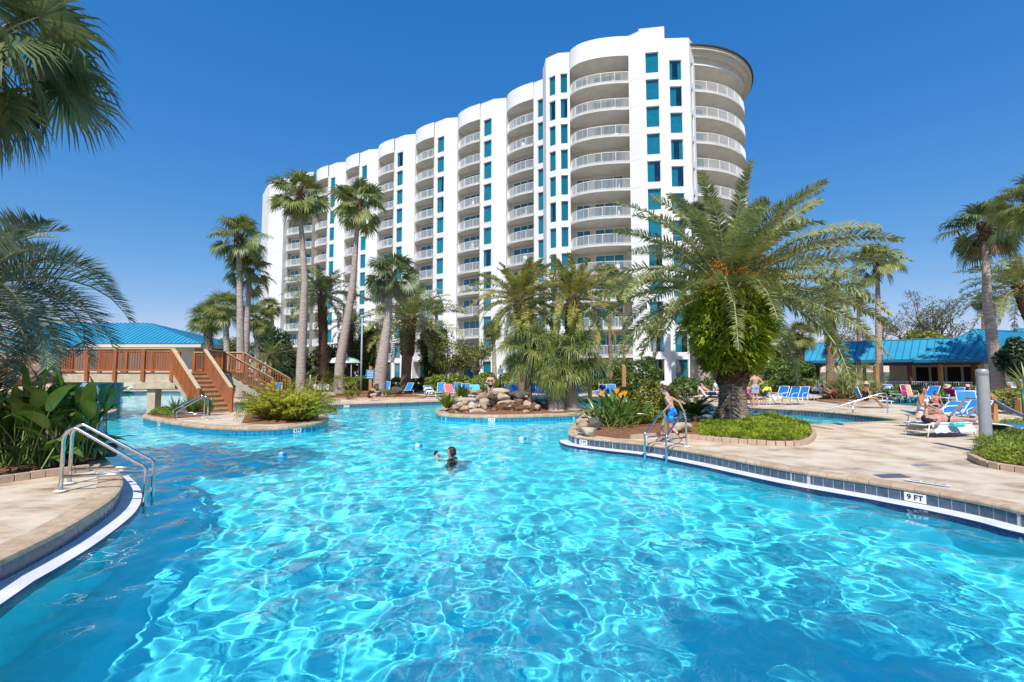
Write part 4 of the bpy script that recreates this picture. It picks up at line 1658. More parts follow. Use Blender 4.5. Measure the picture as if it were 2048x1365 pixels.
def paddle_leaf(nm, st, base, az, el, stalk, L, W, curl=0.5, twist=0.0, fold=0.25):
    """a broad banana-like leaf on a long stalk"""
    b = np.array(base, float)
    k = 9
    d = np.array([math.cos(az) * math.cos(el), math.sin(az) * math.cos(el), math.sin(el)])
    hz = np.array([math.cos(az), math.sin(az), 0])
    e = b + d * stalk + hz * stalk * 0.06
    st.tube([tuple(b), tuple(b + d * stalk * .5), tuple(e)], [0.016, 0.012, 0.009], 5, cap=False)
    P = [e]
    a = el
    for i in range(k):
        a = a - curl / k * (1 + i / k)
        P.append(P[-1] + (hz * math.cos(a) + np.array([0, 0, math.sin(a)])) * L / k)
    P = np.array(P)
    t = np.linspace(0, 1, k + 1)
    w = W / 2 * np.sin(np.clip(t * 0.97 + 0.03, 0, 1) ** 0.75 * PI) ** 0.7
    w[-1] = 0.002
    s0 = np.array([-math.sin(az), math.cos(az), 0])
    upv = norm(np.cross(hz * math.cos(el) + np.array([0, 0, math.sin(el)]), s0))
    if upv[2] < 0:
        upv = -upv
    s = s0 * math.cos(twist) + upv * math.sin(twist)
    u2 = upv * math.cos(twist) - s0 * math.sin(twist)
    rip = 0.03 * W * np.sin(t * 17 + az * 5)
    Lf = P + s[None] * w[:, None] + u2[None] * (w * fold + rip)[:, None]
    Rt = P - s[None] * w[:, None] + u2[None] * (w * fold - rip)[:, None]
    V = np.concatenate([Lf, P, Rt])
    n = k + 1
    Q = [(i, i + 1, n + i + 1, n + i) for i in range(k)] + [(n + i, n + i + 1, 2 * n + i + 1, 2 * n + i) for i in range(k)]
    nm.add(V, np.array(Q))
# ================================================================== plants: placing them
GF, GS, GD = 'tall fan palms round the pool', 'cabbage palms', 'feather palms behind the pool'
palm('fan_palm', 'tall slim fan palm, left one of the close pair behind the bridge', 483, 34, 478, 470, fanA, r0=0.26, r1=0.17, group=GF, sc=1.15, rz=0.5)
palm('fan_palm', 'slightly shorter fan palm, right one of the close pair behind the bridge', 490, 35.5, 500, 540, fanB, r0=0.24, r1=0.16, group=GF, sc=1.0, rz=2.1)
palm('fan_palm', 'tallest fan palm with straight grey trunk in front of the far end of the hotel', 603, 36, 600, 384, fanA, r0=0.32, r1=0.17, group=GF, sc=1.3, rz=1.3, skirt=5, bootn=40, mid=0.1)
palm('fan_palm', 'fan palm with a long trunk leaning right, next to the lamp pole', 679, 37, 718, 402, fanB, r0=0.34, r1=0.17, group=GF, sc=1.25, rz=0.2, skirt=3, bootn=44, mid=0.9)
palm('fan_palm', 'shorter leaning fan palm behind the crouching woman', 760, 34.5, 784, 545, fanC, r0=0.42, r1=0.18, group=GF, sc=1.22, rz=2.6, skirt=4, bootn=30, mid=0.45)
palm('fan_palm', 'slim fan palm with wind-blown crown in front of the blue-roofed pavilion', 1757, 36, 1754, 520, fanB, r0=0.24, r1=0.14, group=GF, sc=1.0, rz=4.0, bootn=24)
palm('fan_palm', 'stout fan palm with grey trunk at the right corner of the pavilion', 1993, 28, 1968, 452, fanC, r0=0.30, r1=0.16, group=GF, sc=1.25, rz=0.9, skirt=4, bootn=36, mid=-0.35)
palm('fan_palm', 'fan palm whose crown reaches in at the top right edge', 2140, 24, 2058, 400, fanA, r0=0.28, r1=0.16, group=GF, sc=0.95, rz=3.0)
palm('fan_palm', 'thin fan palm with pinkish trunk before the widest balconies', 1222, 40, 1216, 548, fanA, r0=0.17, r1=0.11, mat='trunkbrown', group=GF, sc=0.72, rz=1.0, bootn=14)
palm('fan_palm', 'very thin fan palm just right of the pinkish-trunked one', 1248, 42, 1247, 590, fanC, r0=0.12, r1=0.09, mat='trunkbrown', group=GF, sc=0.42, rz=2.0, bootn=8)
palm('fan_palm', 'fan palm behind the big date palm, its crown against the corner windows', 1388, 40, 1386, 425, fanC, r0=0.33, r1=0.14, group=GF, sc=0.85, rz=5.0)
palm('fan_palm', 'fan palm with leaning reddish trunk right of the staghorn ferns', 1520, 33, 1545, 560, fanA, r0=0.28, r1=0.13, mat='trunkbrown', group=GF, sc=0.8, rz=0.4, mid=.5)
palm('fan_palm', 'distant fan palm with thin dark trunk over the pavilion ridge', 1717, 50, 1716, 580, fanB, r0=0.2, r1=0.14, mat='trunkbrown', group=GF, sc=0.8, rz=1.2, skirt=3)
palm('fan_palm', 'distant thin brown palm trunk left of the right corner palm', 1967, 44, 1966, 600, fanC, r0=0.2, r1=0.14, mat='trunkbrown', group=GF, sc=0.6, rz=1.2)
palm('cabbage_palm', 'leftmost cabbage palm, booted trunk, against the sky', 422, 42, 415, 632, sabA, r0=0.34, r1=0.25, mat='trunkbrown', group=GS, sc=1.0, bootn=120, bootmat='bootgrey', boot_from=0.25)
palm('cabbage_palm', 'cabbage palm with smooth grey trunk left of the paired fan palms', 458, 40, 450, 612, sabA, r0=0.26, r1=0.2, group=GS, sc=1.05, rz=1.0, bootn=60, bootmat='bootgrey', boot_from=0.75)
palm('cabbage_palm', 'cabbage palm just right of the paired fan palms', 517, 42, 513, 634, sabA, r0=0.26, r1=0.2, group=GS, sc=1.0, rz=2.0, bootn=60, bootmat='bootgrey', boot_from=0.7)
palm('cabbage_palm', 'small dark cabbage palm in front of the lowest left balconies', 560, 50, 541, 612, sabA, r0=0.2, r1=0.16, group=GS, sc=0.75, rz=3.0, bootn=30)
palm('cabbage_palm', 'small cabbage palm before the ground floor, left of the white sign', 990, 44, 986, 658, sabA, r0=0.2, r1=0.16, group=GS, sc=0.62, rz=1.5, bootn=50, bootmat='bootgrey', boot_from=0.8)
palm('cabbage_palm', 'cabbage palm peeping over the light shrubs in mid-facade', 880, 50, 872, 612, sabA, r0=0.2, r1=0.16, group=GS, sc=0.6, rz=2.5)
palm('cabbage_palm', 'small cabbage palm throwing its shadow on the white wall', 1306, 46, 1311, 652, sabA, r0=0.15, r1=0.15, group=GS, sc=0.62, rz=0.7, bootn=30, boot_from=0.8)
palm('cabbage_palm', 'cabbage palm beside the left end of the long pavilion', 1600, 36, 1598, 668, sabA, r0=0.2, r1=0.2, group=GS, sc=0.78, rz=4.2, bootn=70, boot_from=0.55)
palm('date_palm', 'slender date palm with diamond-patterned trunk behind the tallest palm', 648, 42, 645, 592, dateA, r0=0.24, r1=0.24, mat='trunkbrown', group=GD, sc=1.2, bootn=340, bootmat='boot', boot_from=0.05)
palm('date_palm', 'spreading date palm with fern-wrapped trunk behind the loungers', 812, 41, 818, 640, dateA, r0=0.42, r1=0.45, mat='trunkbrown', group=GD, sc=1.6, bootn=120, boot_from=0.5, rz=1.0)
palm('date_palm', 'low young feather palm behind the far stair rail', 540, 42, 541, 712, dateC, r0=0.3, r1=0.3, mat='trunkbrown', group=GD, sc=0.78, bootn=40, rz=2.0)
palm('date_palm', 'left palm of the yellow-green pair over the waterfall rocks', 1045, 29, 1040, 602, dateB, r0=0.25, r1=0.25, mat='trunkbrown', group=GD, sc=1.15, bootn=80, boot_from=0.6, rz=0.6)
palm('date_palm', 'right palm of the yellow-green pair, crown above the weeping cabbage palms', 1140, 27, 1146, 598, dateB, r0=0.27, r1=0.27, mat='trunkbrown', group=GD, sc=1.15, bootn=80, boot_from=0.6, rz=2.9)
palm('date_palm', 'date palm with scaly trunk behind the left side of the staghorn ferns', 1408, 36, 1420, 575, dateC, r0=0.38, r1=0.3, mat='trunkgrey', group=GD, sc=0.95, bootn=200, bootmat='bootgrey', boot_from=0.02, rz=0.6)
palm('date_palm', 'date palm with dark trunk between the big date palm and the pavilion', 1658, 35, 1662, 585, dateC, r0=0.26, r1=0.26, mat='trunkbrown', group=GD, sc=0.95, bootn=80, boot_from=0.4, rz=1.9)
palm('date_palm', 'date palm leaning in from the right edge behind the stout fan palm', 2105, 30, 2042, 572, dateA, r0=0.34, r1=0.3, mat='trunkbrown', group=GD, sc=1.2, bootn=120, boot_from=0.3, rz=0.3, mid=-0.8)
palm('date_palm', 'shaded feather palm among the trees left of the lamp pole', 700, 46, 702, 650, dateC, r0=0.26, r1=0.24, mat='trunkbrown', group=GD, sc=0.85, bootn=80, boot_from=0.3, rz=4.4)

# weeping cabbage palms on the waterfall island
GW = 'weeping cabbage palms on the waterfall island'
palm('cabbage_palm', 'weeping cabbage palm with dark thin trunk beside the waterfall', 1055, 22.6, 1062, 688, sabW, r0=0.19, r1=0.16, mat='trunkbrown', group=GW, sc=0.95, z0=0.15, bootn=40, boot_from=.6, rz=0.4)
palm('cabbage_palm', 'weeping cabbage palm with stout grey trunk at the right end of the island', 1138, 22.0, 1140, 705, sabW, r0=0.42, r1=0.26, mat='trunkgrey', group=GW, sc=0.98, z0=0.15, bootn=50, boot_from=.6, rz=2.4, bootmat='bootgrey')
palm('cabbage_palm', 'shortest weeping cabbage palm, its boots crossed like lattice', 1112, 21.3, 1112, 742, sabW, r0=0.30, r1=0.28, mat='trunkgrey', group=GW, sc=0.62, z0=0.15, bootn=160, boot_from=.0, rz=4.4, bootmat='bootgrey')

# ---- top-left fan palm (crown reaches into the frame)
t = palm('fan_palm', 'big drooping fan palm hanging in at the top left corner', -330, 6.6, -38, 70, crown_parts('big', lambda: fan_crown(40, 1.0, 1.2, 46, 55, els=(75, -70), droop=0.85, cup=0.2, split=0.42, spread=130), ('fandark', 'rachis')),
         r0=0.22, r1=0.16, bootn=30, rz=0.0, sc=0.86)
# a palm behind the camera whose crown shades the pool floor in the near right
t = palm('fan_palm', 'fan palm on the near deck behind the viewpoint', 1024, -2.6, 1024, 1024, fanB, r0=0.25, r1=0.16) if False else None
t = thing('fan_palm', 'fan palm behind the viewpoint, shading the near right corner of the pool', 'palm tree', (1.7, -3.3, 0))
mb, C = trunk_mesh([(0, 0, -.1), (0, 0, 3), (0.1, 0, 7.6)], [(0, 0.4), (0.1, 0.26), (1, 0.17)], 0.11, 0.01, 12, 3)
mb.build('trunk', MT['trunkgrey'], t, smooth=True)
fanB(t, (-0.1, 0, 7.6), 0.4, 1.0)

# ---- blue-green feather palm at the left edge
t = thing('pindo_palm', 'blue-green feather palm with dark leaning trunk at the left edge above the broad leaves', 'palm tree', (-10.1, 8.9, 0))
mb, C = trunk_mesh([(0.3, 0, -.1), (0.35, 0, 0.9), (0.2, 0, 1.9), (0.0, 0, 3.3)], [(0, 0.2), (0.5, 0.17), (1, 0.2)], 0.08, 0.014, 14, 5)
mb.build('trunk', MT['boot'], t, smooth=True)
bm = MB()
boots(bm, C, lambda q: 0.18, 0.15, 1.0, 130, 0.2, 0.6, 4)
bm.build('leaf_bases', MT['boot'], t)
nm, ra = feather_crown('p', 56, 2.35, 66, 0.60, 0.026, (88, -38), (70, 125), 0.7, 0.10, 91, r0=0.03, fwd=0.95)
for o_ in (nm.build('crown', MT['pindo'], t, (0.05, 0, 3.45), rz=0.5),
           ra.build('leaf_stalk', MT['rachis'], t, True, (0.05, 0, 3.45), 0.5)):
    o_.scale = (1.0, 1.0, 1.0)

# ---- the big date palm on the peninsula
BX, BY = 7.75, 17.0
t = thing('date_palm', 'huge spreading date palm with orange fruit and fern-covered trunk on the peninsula', 'palm tree', (BX, BY, 0.05))
mb, C = trunk_mesh([(0, 0, -.1), (0, 0, 0.2), (0.03, 0, 1.0), (0.02, 0, 2.6), (0.0, 0, 4.3)], [(0, 0.78), (0.06, 0.64), (0.14, 0.47), (0.35, 0.43), (1, 0.44)], 0.05, 0.024, 26, 9)
mb.build('trunk', MT['trunkdate'], t, smooth=True)
bm = MB()
boots(bm, C, lambda q: 0.44, 0.30, 1.0, 170, 0.34, 0.75, 4)
boots(bm, C, lambda q: 0.40, 0.06, 0.34, 420, 0.085, 0.25, 6)
bm.build('leaf_bases', MT['boot'], t)
nm, ra = feather_crown('big', 68, 4.9, 150, 0.46, 0.042, (86, -12), (48, 84), 0.15, 0.22, 71, r0=0.045, fwd=0.8, spread=0.25, lvar=0.1, vvar=.38, roll=.9)
nm.build('crown', MT['date'], t, (0.0, 0, 4.75))
ra.build('leaf_stalk', MT['rachis'], t, True, (0.0, 0, 4.75))
fr = np.random.default_rng(8)
for (fx, fy, fz, s) in ((0.72, -0.85, 5.75, 0.50), (-0.75, -0.9, 5.2, 0.50), (-0.2, -1.15, 5.0, 0.42), (0.6, -1.1, 4.85, 0.36), (-1.05, -.6, 4.6, 0.34)):
    fm = MB()
    for i in range(46):
        u = norm(fr.normal(size=3))
        e = np.array([fx, fy, fz]) + u * np.array([s, s, s * .85]) * fr.uniform(.6, 1)
        m_ = (np.array([fx * .6, fy * .6, fz - .1]) + e) / 2 + np.array([0, 0, .08])
        fm.tube([(fx * .3, fy * .3, fz - .35), tuple(m_), tuple(e)], [0.012, 0.007, 0.005], 3, cap=False)
        for j in range(7):
            p = m_ + (e - m_) * (j / 6.0) + fr.normal(0, .015, 3)
            fm.ell(tuple(p), (0.018, 0.018, 0.024), 5, 3)
    fm.build('fruit_cluster', MT['orangefruit'], t)
# staghorn / sword ferns growing on its trunk: a thing of its own
t2 = thing('trunk_fern', 'mass of yellow-green ferns growing round the upper trunk of the big date palm', 'fern', (BX, BY, 0.05))
rg = np.random.default_rng(15)
nm = NM()
for i in range(1050):
    z = rg.uniform(1.75, 4.5)
    k = (z - 1.75) / 2.75
    rad = 0.45 + 1.15 * math.sin(min(1, (k + 0.12) * 1.15) * PI * .62) * rg.uniform(0.45, 1)
    a = rg.uniform(0, 2 * PI)
    c = (math.cos(a) * rad * 0.95, math.sin(a) * rad * .85, z)
    n = 9
    az = a + rg.normal(0, 0.8, n)
    D = norm(np.stack([np.cos(az), np.sin(az), rg.uniform(-0.3, 1.0, n)], -1))
    L = rg.uniform(0.28, 0.58, n)[:, None]
    B = np.repeat(np.array([c]), n, 0)
    mid = B + D * L * .55
    tip = mid + norm(D + np.array([0, 0, -0.9])) * L * .5
    wd = norm(np.cross(D, np.array([0, 0, 1.0])) + rg.normal(0, .3, (n, 3)))
    blades(nm, B, mid, tip, wd, np.full(n, 0.06) * rg.uniform(.6, 1.3, n))
nm.build('trunk_fern_leaves', MT['swordfern'], t2)

# ---- broad-leaved clump left of the pool
t = thing('giant_bird_of_paradise', 'large clump of glossy broad paddle leaves on the left bank behind the steel handrail', 'plant', (-8.8, 8.95, 0.1))
rg = np.random.default_rng(33)
nm, st = NM(), MB()
for i in range(190):
    bx, by = float(np.clip(rg.normal(-0.5, 0.85), -2.6, .7)), rg.normal(0.1, 0.35)
    a = rg.uniform(-PI, PI) if i % 3 else rg.uniform(-2.8, -0.3)
    el = R(rg.uniform(58, 88))
    paddle_leaf(nm, st, (bx, by, 0), a, el, rg.uniform(0.45, 1.15) * (1.1 - .25 * abs(bx)), rg.uniform(0.55, 0.90), rg.uniform(0.16, 0.24), rg.uniform(0.3, 1.4), rg.normal(0, .5))
for i in range(34):                                # low outer leaves reaching over the water
    a = rg.uniform(-1.2, 0.9)
    paddle_leaf(nm, st, (rg.uniform(-.3, .3), rg.uniform(-.3, 1.0), 0), a, R(rg.uniform(20, 55)), rg.uniform(0.15, .4), rg.uniform(0.45, 0.75), rg.uniform(.13, .2), rg.uniform(.5, 1.2), rg.normal(0, .6))
nm.build('leaves', MT['paddle'], t)
st.build('leaf_stalks', MT['paddlestem'], t, True)
shrub('croton_shrub', 'yellow-green mixed shrub at the left edge behind the broad leaves', (-10.6, 8.6, 0), [(0, 0, .4, .7, .5, .4), (.6, .9, .4, .6, .5, .4), (-1.0, .4, .5, 1, .7, .5)], 3000, 0.055, 'bushyel', seed=8)
shrub('bank_shrub', 'low green shrubs on the left bank under the bridge', (-20.6, 17.0, 0), [(0, 0, .5, 1.8, 1.6, .6), (1.6, 1.4, .4, 1.4, 1.2, .5), (-2, -1.4, .5, 1.6, 1.5, .6), (.4, 3.2, .5, 1.7, 1.2, .6)], 7000, 0.075, 'bushbright', seed=9)

# ---- peninsula planting
t = thing('bird_of_paradise', 'bird of paradise with upright grey-green blades and orange flowers beside the rocks', 'plant', (3.1, 15.0, 0.12))
rg = np.random.default_rng(35)
nm, st = NM(), MB()
for i in range(120):
    a = rg.uniform(-PI, PI)
    el = R(rg.uniform(22, 86))
    paddle_leaf(nm, st, (rg.normal(0, .34), rg.normal(0, .22), 0), a, el, rg.uniform(0.25, 0.72), rg.uniform(0.40, 0.62), rg.uniform(0.07, 0.12), rg.uniform(0.1, 0.7), rg.normal(0, .8), .35)
nm.build('leaves', MT['paddle'], t)
st.build('leaf_stalks', MT['paddlestem'], t, True)
for i, (x, y, z) in enumerate([(-0.32, -.1, .92), (0.12, -.15, .98), (0.25, -.05, .85), (0.4, 0, .9)]):
    fm = MB()
    sm_ = MB()
    sm_.tube([(x * .4, y, 0.2), (x * .9, y, z - .15), (x, y, z)], [0.012, 0.01, 0.01], 4)
    sm_.build('flower_stalk', MT['paddlestem'], t, True)
    for k in range(5):
        a = -0.9 + k * .45
        fm.tube([(x, y, z), (x + math.sin(a) * .07, y, z + .09 + .03 * math.cos(a)), (x + math.sin(a) * .13, y, z + .15 + .05 * math.cos(a))], [0.008, 0.022, 0.002], 4)
    fm.build('flower', MT['orangeflower'], t)
shrub('variegated_shrub', 'tall yellow-green shrub behind the bird of paradise on the peninsula', (4.7, 17.3, 0.05), [(0, 0, .75, .95, .7, .72), (-.75, -.2, .6, .7, .6, .6), (.75, -.1, .6, .75, .6, .58), (.1, -.5, .45, .9, .5, .45)], 11000, 0.052, 'bushyel', seed=12)
shrub('low_fern_shrub', 'bright green leafy shrub low between the bird of paradise and the boy', (4.05, 15.3, 0.08), [(0, 0, .3, .5, .4, .36), (-.5, 0, .25, .4, .3, .3), (.5, .2, .25, .4, .3, .3)], 3200, 0.045, 'bushbright', seed=13)
t = thing('cycad', 'dark stiff-leaved cycad beside the big date palm trunk', 'cycad', (6.15, 16.3, 0.1))
nm, ra = feather_crown('cy', 46, 1.0, 44, 0.17, 0.022, (80, -12), (30, 70), 0.25, 0.1, 77, r0=0.012, spread=0.05)
nm.build('leaves', MT['cycad'], t, (0, 0, .18))
ra.build('leaf_stalks', MT['cycad'], t, True, (0, 0, .18))
cm = MB()
cm.tube([(0, 0, -.1), (0, 0, .22)], [0.16, 0.13], 10)
cm.build('stem', MT['boot'], t, True)


def in_poly(x, y, poly):
    c = False
    n = len(poly)
    for i in range(n):
        x1, y1 = poly[i]
        x2, y2 = poly[(i + 1) % n]
        if (y1 > y) != (y2 > y) and x < (x2 - x1) * (y - y1) / (y2 - y1) + x1:
            c = not c
    return c


def ground_cover(name, poly, h, n, label, mat='groundcover', size=0.09, seed=1, blade=True):
    rg = np.random.default_rng(seed)
    P_ = np.array(poly)
    lo, hi = P_.min(0), P_.max(0)
    nm = NM()
    pts = []
    while len(pts) < n:
        x, y = rg.uniform(lo[0], hi[0]), rg.uniform(lo[1], hi[1])
        if in_poly(x, y, poly):
            d = np.abs(np.array(inset(poly, 0, True)) - (x, y)).sum(1).min()
            hh = h * (0.35 + 0.65 * min(1, d / 0.8)) * (0.75 + 0.5 * noise.noise((x * 1.6, y * 1.6, seed)))
            pts.append((x, y, max(0.04, hh)))
    pts = np.array(pts)
    k = 6
    c = np.repeat(pts, k, 0) + rg.normal(0, 0.03, (n * k, 3))
    c[:, 2] = 0.03 + np.repeat(pts[:, 2], k) * rg.uniform(0.35, 1.0, n * k)
    D = norm(rg.normal(size=(n * k, 3)) + np.array([0, 0, 0.7]))
    L = size * rg.uniform(.6, 1.4, (n * k, 1))
    wd = norm(np.cross(D, rg.normal(size=(n * k, 3))))
    mid = c + D * L * .5
    tip = mid + norm(D + np.array([0, 0, -.6])) * L * .5
    blades(nm, c, mid, tip, wd, np.full(n * k, size * .22))
    o = nm.build(name, MT[mat])
    return tag(o, label, 'ground cover', kind='stuff')


gc1 = P((1392, 868), (1405, 878), (1450, 882), (1500, 887), (1560, 890), (1605, 888), (1622, 872), (1612, 857), (1586, 850), (1545, 843), (1505, 841), (1480, 852), (1440, 856), (1410, 858))
ground_cover('ground_cover', gc1, 0.34, 7000, 'bright yellow-green ground cover round the foot of the big date palm', seed=3)
gc2 = P((1952, 921), (1985, 932), (2048, 941), (2200, 960), (2300, 900), (2110, 855), (2030, 862), (1968, 888))
ground_cover('ground_cover', gc2, 0.42, 9000, 'dense green ground cover in the right corner bed', 'bushbright', 0.08, seed=4)
ground_cover('ground_cover', P((296, 832), (345, 838), (350, 828), (330, 822)), 0.22, 900, 'low green ground cover at the left tip of the stair island', 'bushbright', 0.08, seed=5)

# asparagus fern bush on the left island
t = thing('asparagus_fern', 'big yellow-green foxtail fern mound beside the wooden stairs on the left island', 'fern', (*G(566, 845), 0.05))
rg = np.random.default_rng(44)
nm = NM()
for i in range(520):
    a = rg.uniform(0, 2 * PI)
    q = math.sqrt(rg.random())
    bx, by = math.cos(a) * q * 0.85, math.sin(a) * q * 0.55 + .45
    out = norm(np.array([bx * .75 + rg.normal(0, .28), (by - .45) * .9 + rg.normal(0, .28) - .08, rg.uniform(0.8, 1.5) * (1.25 - q * .7)]))
    L = rg.uniform(0.9, 1.5) * (1.05 - .15 * q)
    m = 15
    tt = np.linspace(0.12, 1, m)
    dirs = norm(out[None] + np.array([0, 0, -0.75])[None] * (tt ** 2)[:, None])
    pts = np.array([bx, by, 0.02]) + np.cumsum(dirs, 0) * L / m
    c = np.repeat(pts, 7, 0)
    n = len(c)
    T = np.repeat(dirs, 7, 0)
    rd = rg.normal(size=(n, 3))
    sdv = norm(rd - T * (rd * T).sum(1)[:, None])
    D = norm(sdv + T * .7)
    l_ = 0.075 * rg.uniform(.6, 1.2, (n, 1))
    blades(nm, c, c + D * l_ * .5, c + D * l_, norm(np.cross(D, T)), np.full(n, 0.022))
nm.build('asparagus_fern_fronds', MT['fern'], t)


def strap_plant(name, label, loc, n, L, w, mat, seed, lean=0.9, droop=0.5, up=0.9, cat='plant', group=None, multi=1, spread=0.3):
    t = thing(name, label, cat, loc, 0, group)
    rg = np.random.default_rng(seed)
    nm = NM()
    for k in range(multi):
        c = (rg.normal(0, spread) if k else 0, rg.normal(0, spread * .7) if k else 0, 0.02)
        tuft(nm, rg, c, n, L, w, lean, droop, up)
    nm.build('leaves', MT[mat], t)
    return t


strap_plant('lily_clump', 'dark strappy lily leaves under the wooden stairs', (*G(388, 832), 0.08), 60, 0.75, 0.05, 'paddle', 51, multi=5, spread=.45)
strap_plant('lily_clump', 'green strappy plant at the left tip of the waterfall island', (*G(898, 823), 0.12), 42, 0.85, 0.07, 'bushbright', 52, lean=1.1, multi=3, spread=.22)
strap_plant('lily_clump', 'upper strappy plant on the slope of the waterfall island', (*G(925, 812), 0.45), 40, 0.85, 0.07, 'bushbright', 53, multi=3, spread=.3)
strap_plant('agave', 'blue-grey spiky plant right of the waterfall', (*G(1098, 817), 0.12), 40, 0.7, 0.06, 'agave', 54, lean=1.2, droop=.1)
strap_plant('lily_clump', 'small dark spiky plant between the palms of the waterfall island', (*G(1078, 820), 0.1), 36, 0.5, 0.04, 'cycad', 55)
strap_plant('lily_clump', 'small bright plants in the mulch beside the lamp pole', (*GX(706, 31), 0.15), 40, 0.6, 0.05, 'bushbright', 56, multi=4, spread=.6)
strap_plant('lily_clump', 'little tuft at the foot of the shorter leaning palm', (*GX(770, 33), 0.15), 30, 0.6, 0.04, 'bushbright', 57, multi=3, spread=.5)
strap_plant('sago_palm', 'palmetto leaning in front of the right hedge at the frame edge', (*GX(2052, 24), 0.8), 30, 1.6, 0.10, 'sabal', 58, lean=1.3, droop=.5)


def palmetto(label, px, Y, n, sc, seed, mat='sabal', z=0.1):
    t = thing('palmetto', label, 'palmetto', (*GX(px, Y), z), 0, 'palmetto clumps')
    rg = np.random.default_rng(seed)
    nm, st = NM(), MB()
    for i in range(n):
        o = (rg.normal(0, .5 * sc), rg.normal(0, .3 * sc), rg.uniform(0, .5 * sc))
        fan_leaf(nm, st, rg, rg.uniform(0, 2 * PI), R(rg.uniform(15, 85)), rg.uniform(.3, .9) * sc, rg.uniform(.35, .55) * sc, 16, 0.25, 110, 0.3, origin=o, wfac=.5, split=.35, roll=rg.normal(0, .6))
    nm.build('leaves', MT[mat], t)
    st.build('leaf_stalks', MT['rachis'], t, True)
    return t


palmetto('bushy palmetto clump in the bed in front of the long pavilion', 1693, 29.5, 90, 1.5, 61)
palmetto('small palmetto left of the lamp pole below the green canopy', 656, 34, 40, 1.25, 62, 'bushyel')
palmetto('palmetto behind the left foot of the slim palm by the pavilion', 1775, 42, 36, 1.3, 63)
palmetto('palmetto tuft behind the low bench at the mulch bed', 610, 40, 26, 0.9, 64, 'bushyel')
palmetto('palmetto tuft behind the far stair rail', 585, 40, 34, 1.2, 65, 'bushbright')

# ---- hedges, shrubs and trees of the background belt
GH = 'clipped hedges along the far side'


def hedge(label, px0, px1, Y, ztop, n, mat='bush', seed=1, zb=0.0, dy=0.9, size=0.10, name='hedge'):
    x0, x1 = GX(px0, Y)[0], GX(px1, Y)[0]
    w = x1 - x0
    k = max(1, int(w / (ztop * 1.1)))
    bl = [((i + .5) * w / k - w / 2, 0, ztop * .5 + zb, w / k * .68, dy, ztop * .52) for i in range(k)]
    return shrub(name, label, ((x0 + x1) / 2, Y, 0), bl, n, size, mat, GH, 'hedge', seed, stems=4, shell=.72)


hedge('big dark rounded hedge before the ground floor, left of the small palm shadow', 1232, 1316, 37, 2.9, 7000, 'bush', 71, size=.11)
hedge('large rounded green shrub at the left end of the pavilion', 1522, 1618, 33, 2.75, 8500, 'bush', 72, dy=1.6, size=.11)
hedge('low clipped hedge behind the middle row of loungers, left part', 852, 945, 38, 1.55, 5000, 'bushbright', 73)
hedge('low clipped hedge behind the middle row of loungers, right part', 946, 1100, 40, 1.65, 6500, 'bushbright', 74)
hedge('low clipped hedge behind the waterfall island, right of the white sign', 1100, 1236, 40, 1.3, 4500, 'bush', 75)
hedge('low hedge behind the seated man beside the scaly trunk', 1340, 1460, 33, 1.35, 4500, 'bush', 76)
hedge('low hedge along the white railing of the pavilion', 1640, 1850, 31.5, 0.95, 6500, 'bush', 77, size=.08)
hedge('low hedge along the white railing further right', 1850, 1985, 30.5, 0.9, 4500, 'bushbright', 78, size=.08)
hedge('thick light-green hedge at the right edge behind the orange post', 1990, 2110, 20.5, 1.05, 7000, 'bushyel', 79, size=.06)
hedge('green hedge behind the far stair rail', 500, 600, 43, 1.7, 6000, 'bush', 80)
hedge('low hedge by the lamp pole behind the mulch bed', 690, 745, 41, 1.4, 3500, 'bushbright', 81)
hedge('hedge at the foot of the shaded trees behind the leaning palms', 745, 850, 43, 1.3, 4500, 'bush', 82)
hedge('shrubs between the big green shrub and the peninsula palm', 1450, 1530, 31, 1.3, 4000, 'bushbright', 83)
hedge('far hedge behind the bridge left of the paired palms', 400, 500, 48, 2.0, 5000, 'tree', 84)
GT = 'broad-leaved trees behind the pool'


def bg_tree(label, px, Y, ztop, w, n, mat, seed, size=.13, low=1.0, group=GT):
    rg = np.random.default_rng(seed)
    bl = []
    for i in range(9):
        a = rg.uniform(0, 6.28)
        q = rg.uniform(0, .62)
        z = rg.uniform(low, ztop * .82)
        s = rg.uniform(.24, .38)
        bl.append((math.cos(a) * w * q, math.sin(a) * w * .5 * q, z, w * s * 1.2, w * s, ztop * .2))
    bl.append((0, 0, ztop * .72, w * .5, w * .45, ztop * .27))
    t = thing('tree', label, 'tree', (*GX(px, Y), 0), 0, group)
    nm = NM()
    bb = []
    for b in bl:
        bb.append(b)
        for i in range(5):
            u = norm(rg.normal(size=3))
            bb.append((b[0] + u[0] * b[3] * .9, b[1] + u[1] * b[4] * .9, b[2] + u[2] * b[5] * .9, b[3] * .35, b[4] * .35, b[5] * .35))
    leafmass(nm, rg, bb, n, size, shell=.45, jit=.9)
    nm.build('foliage', MT[mat], t)
    sb = MB()
    for i in range(7):
        b = bl[i]
        sb.tube([(rg.uniform(-.3, .3), rg.uniform(-.2, .2), 0), (b[0] * .35, b[1] * .4, b[2] * .5), (b[0], b[1], b[2])], [.09, .06, .02], 5)
    sb.build('trunk', MT['bark'], t, True)
    return t


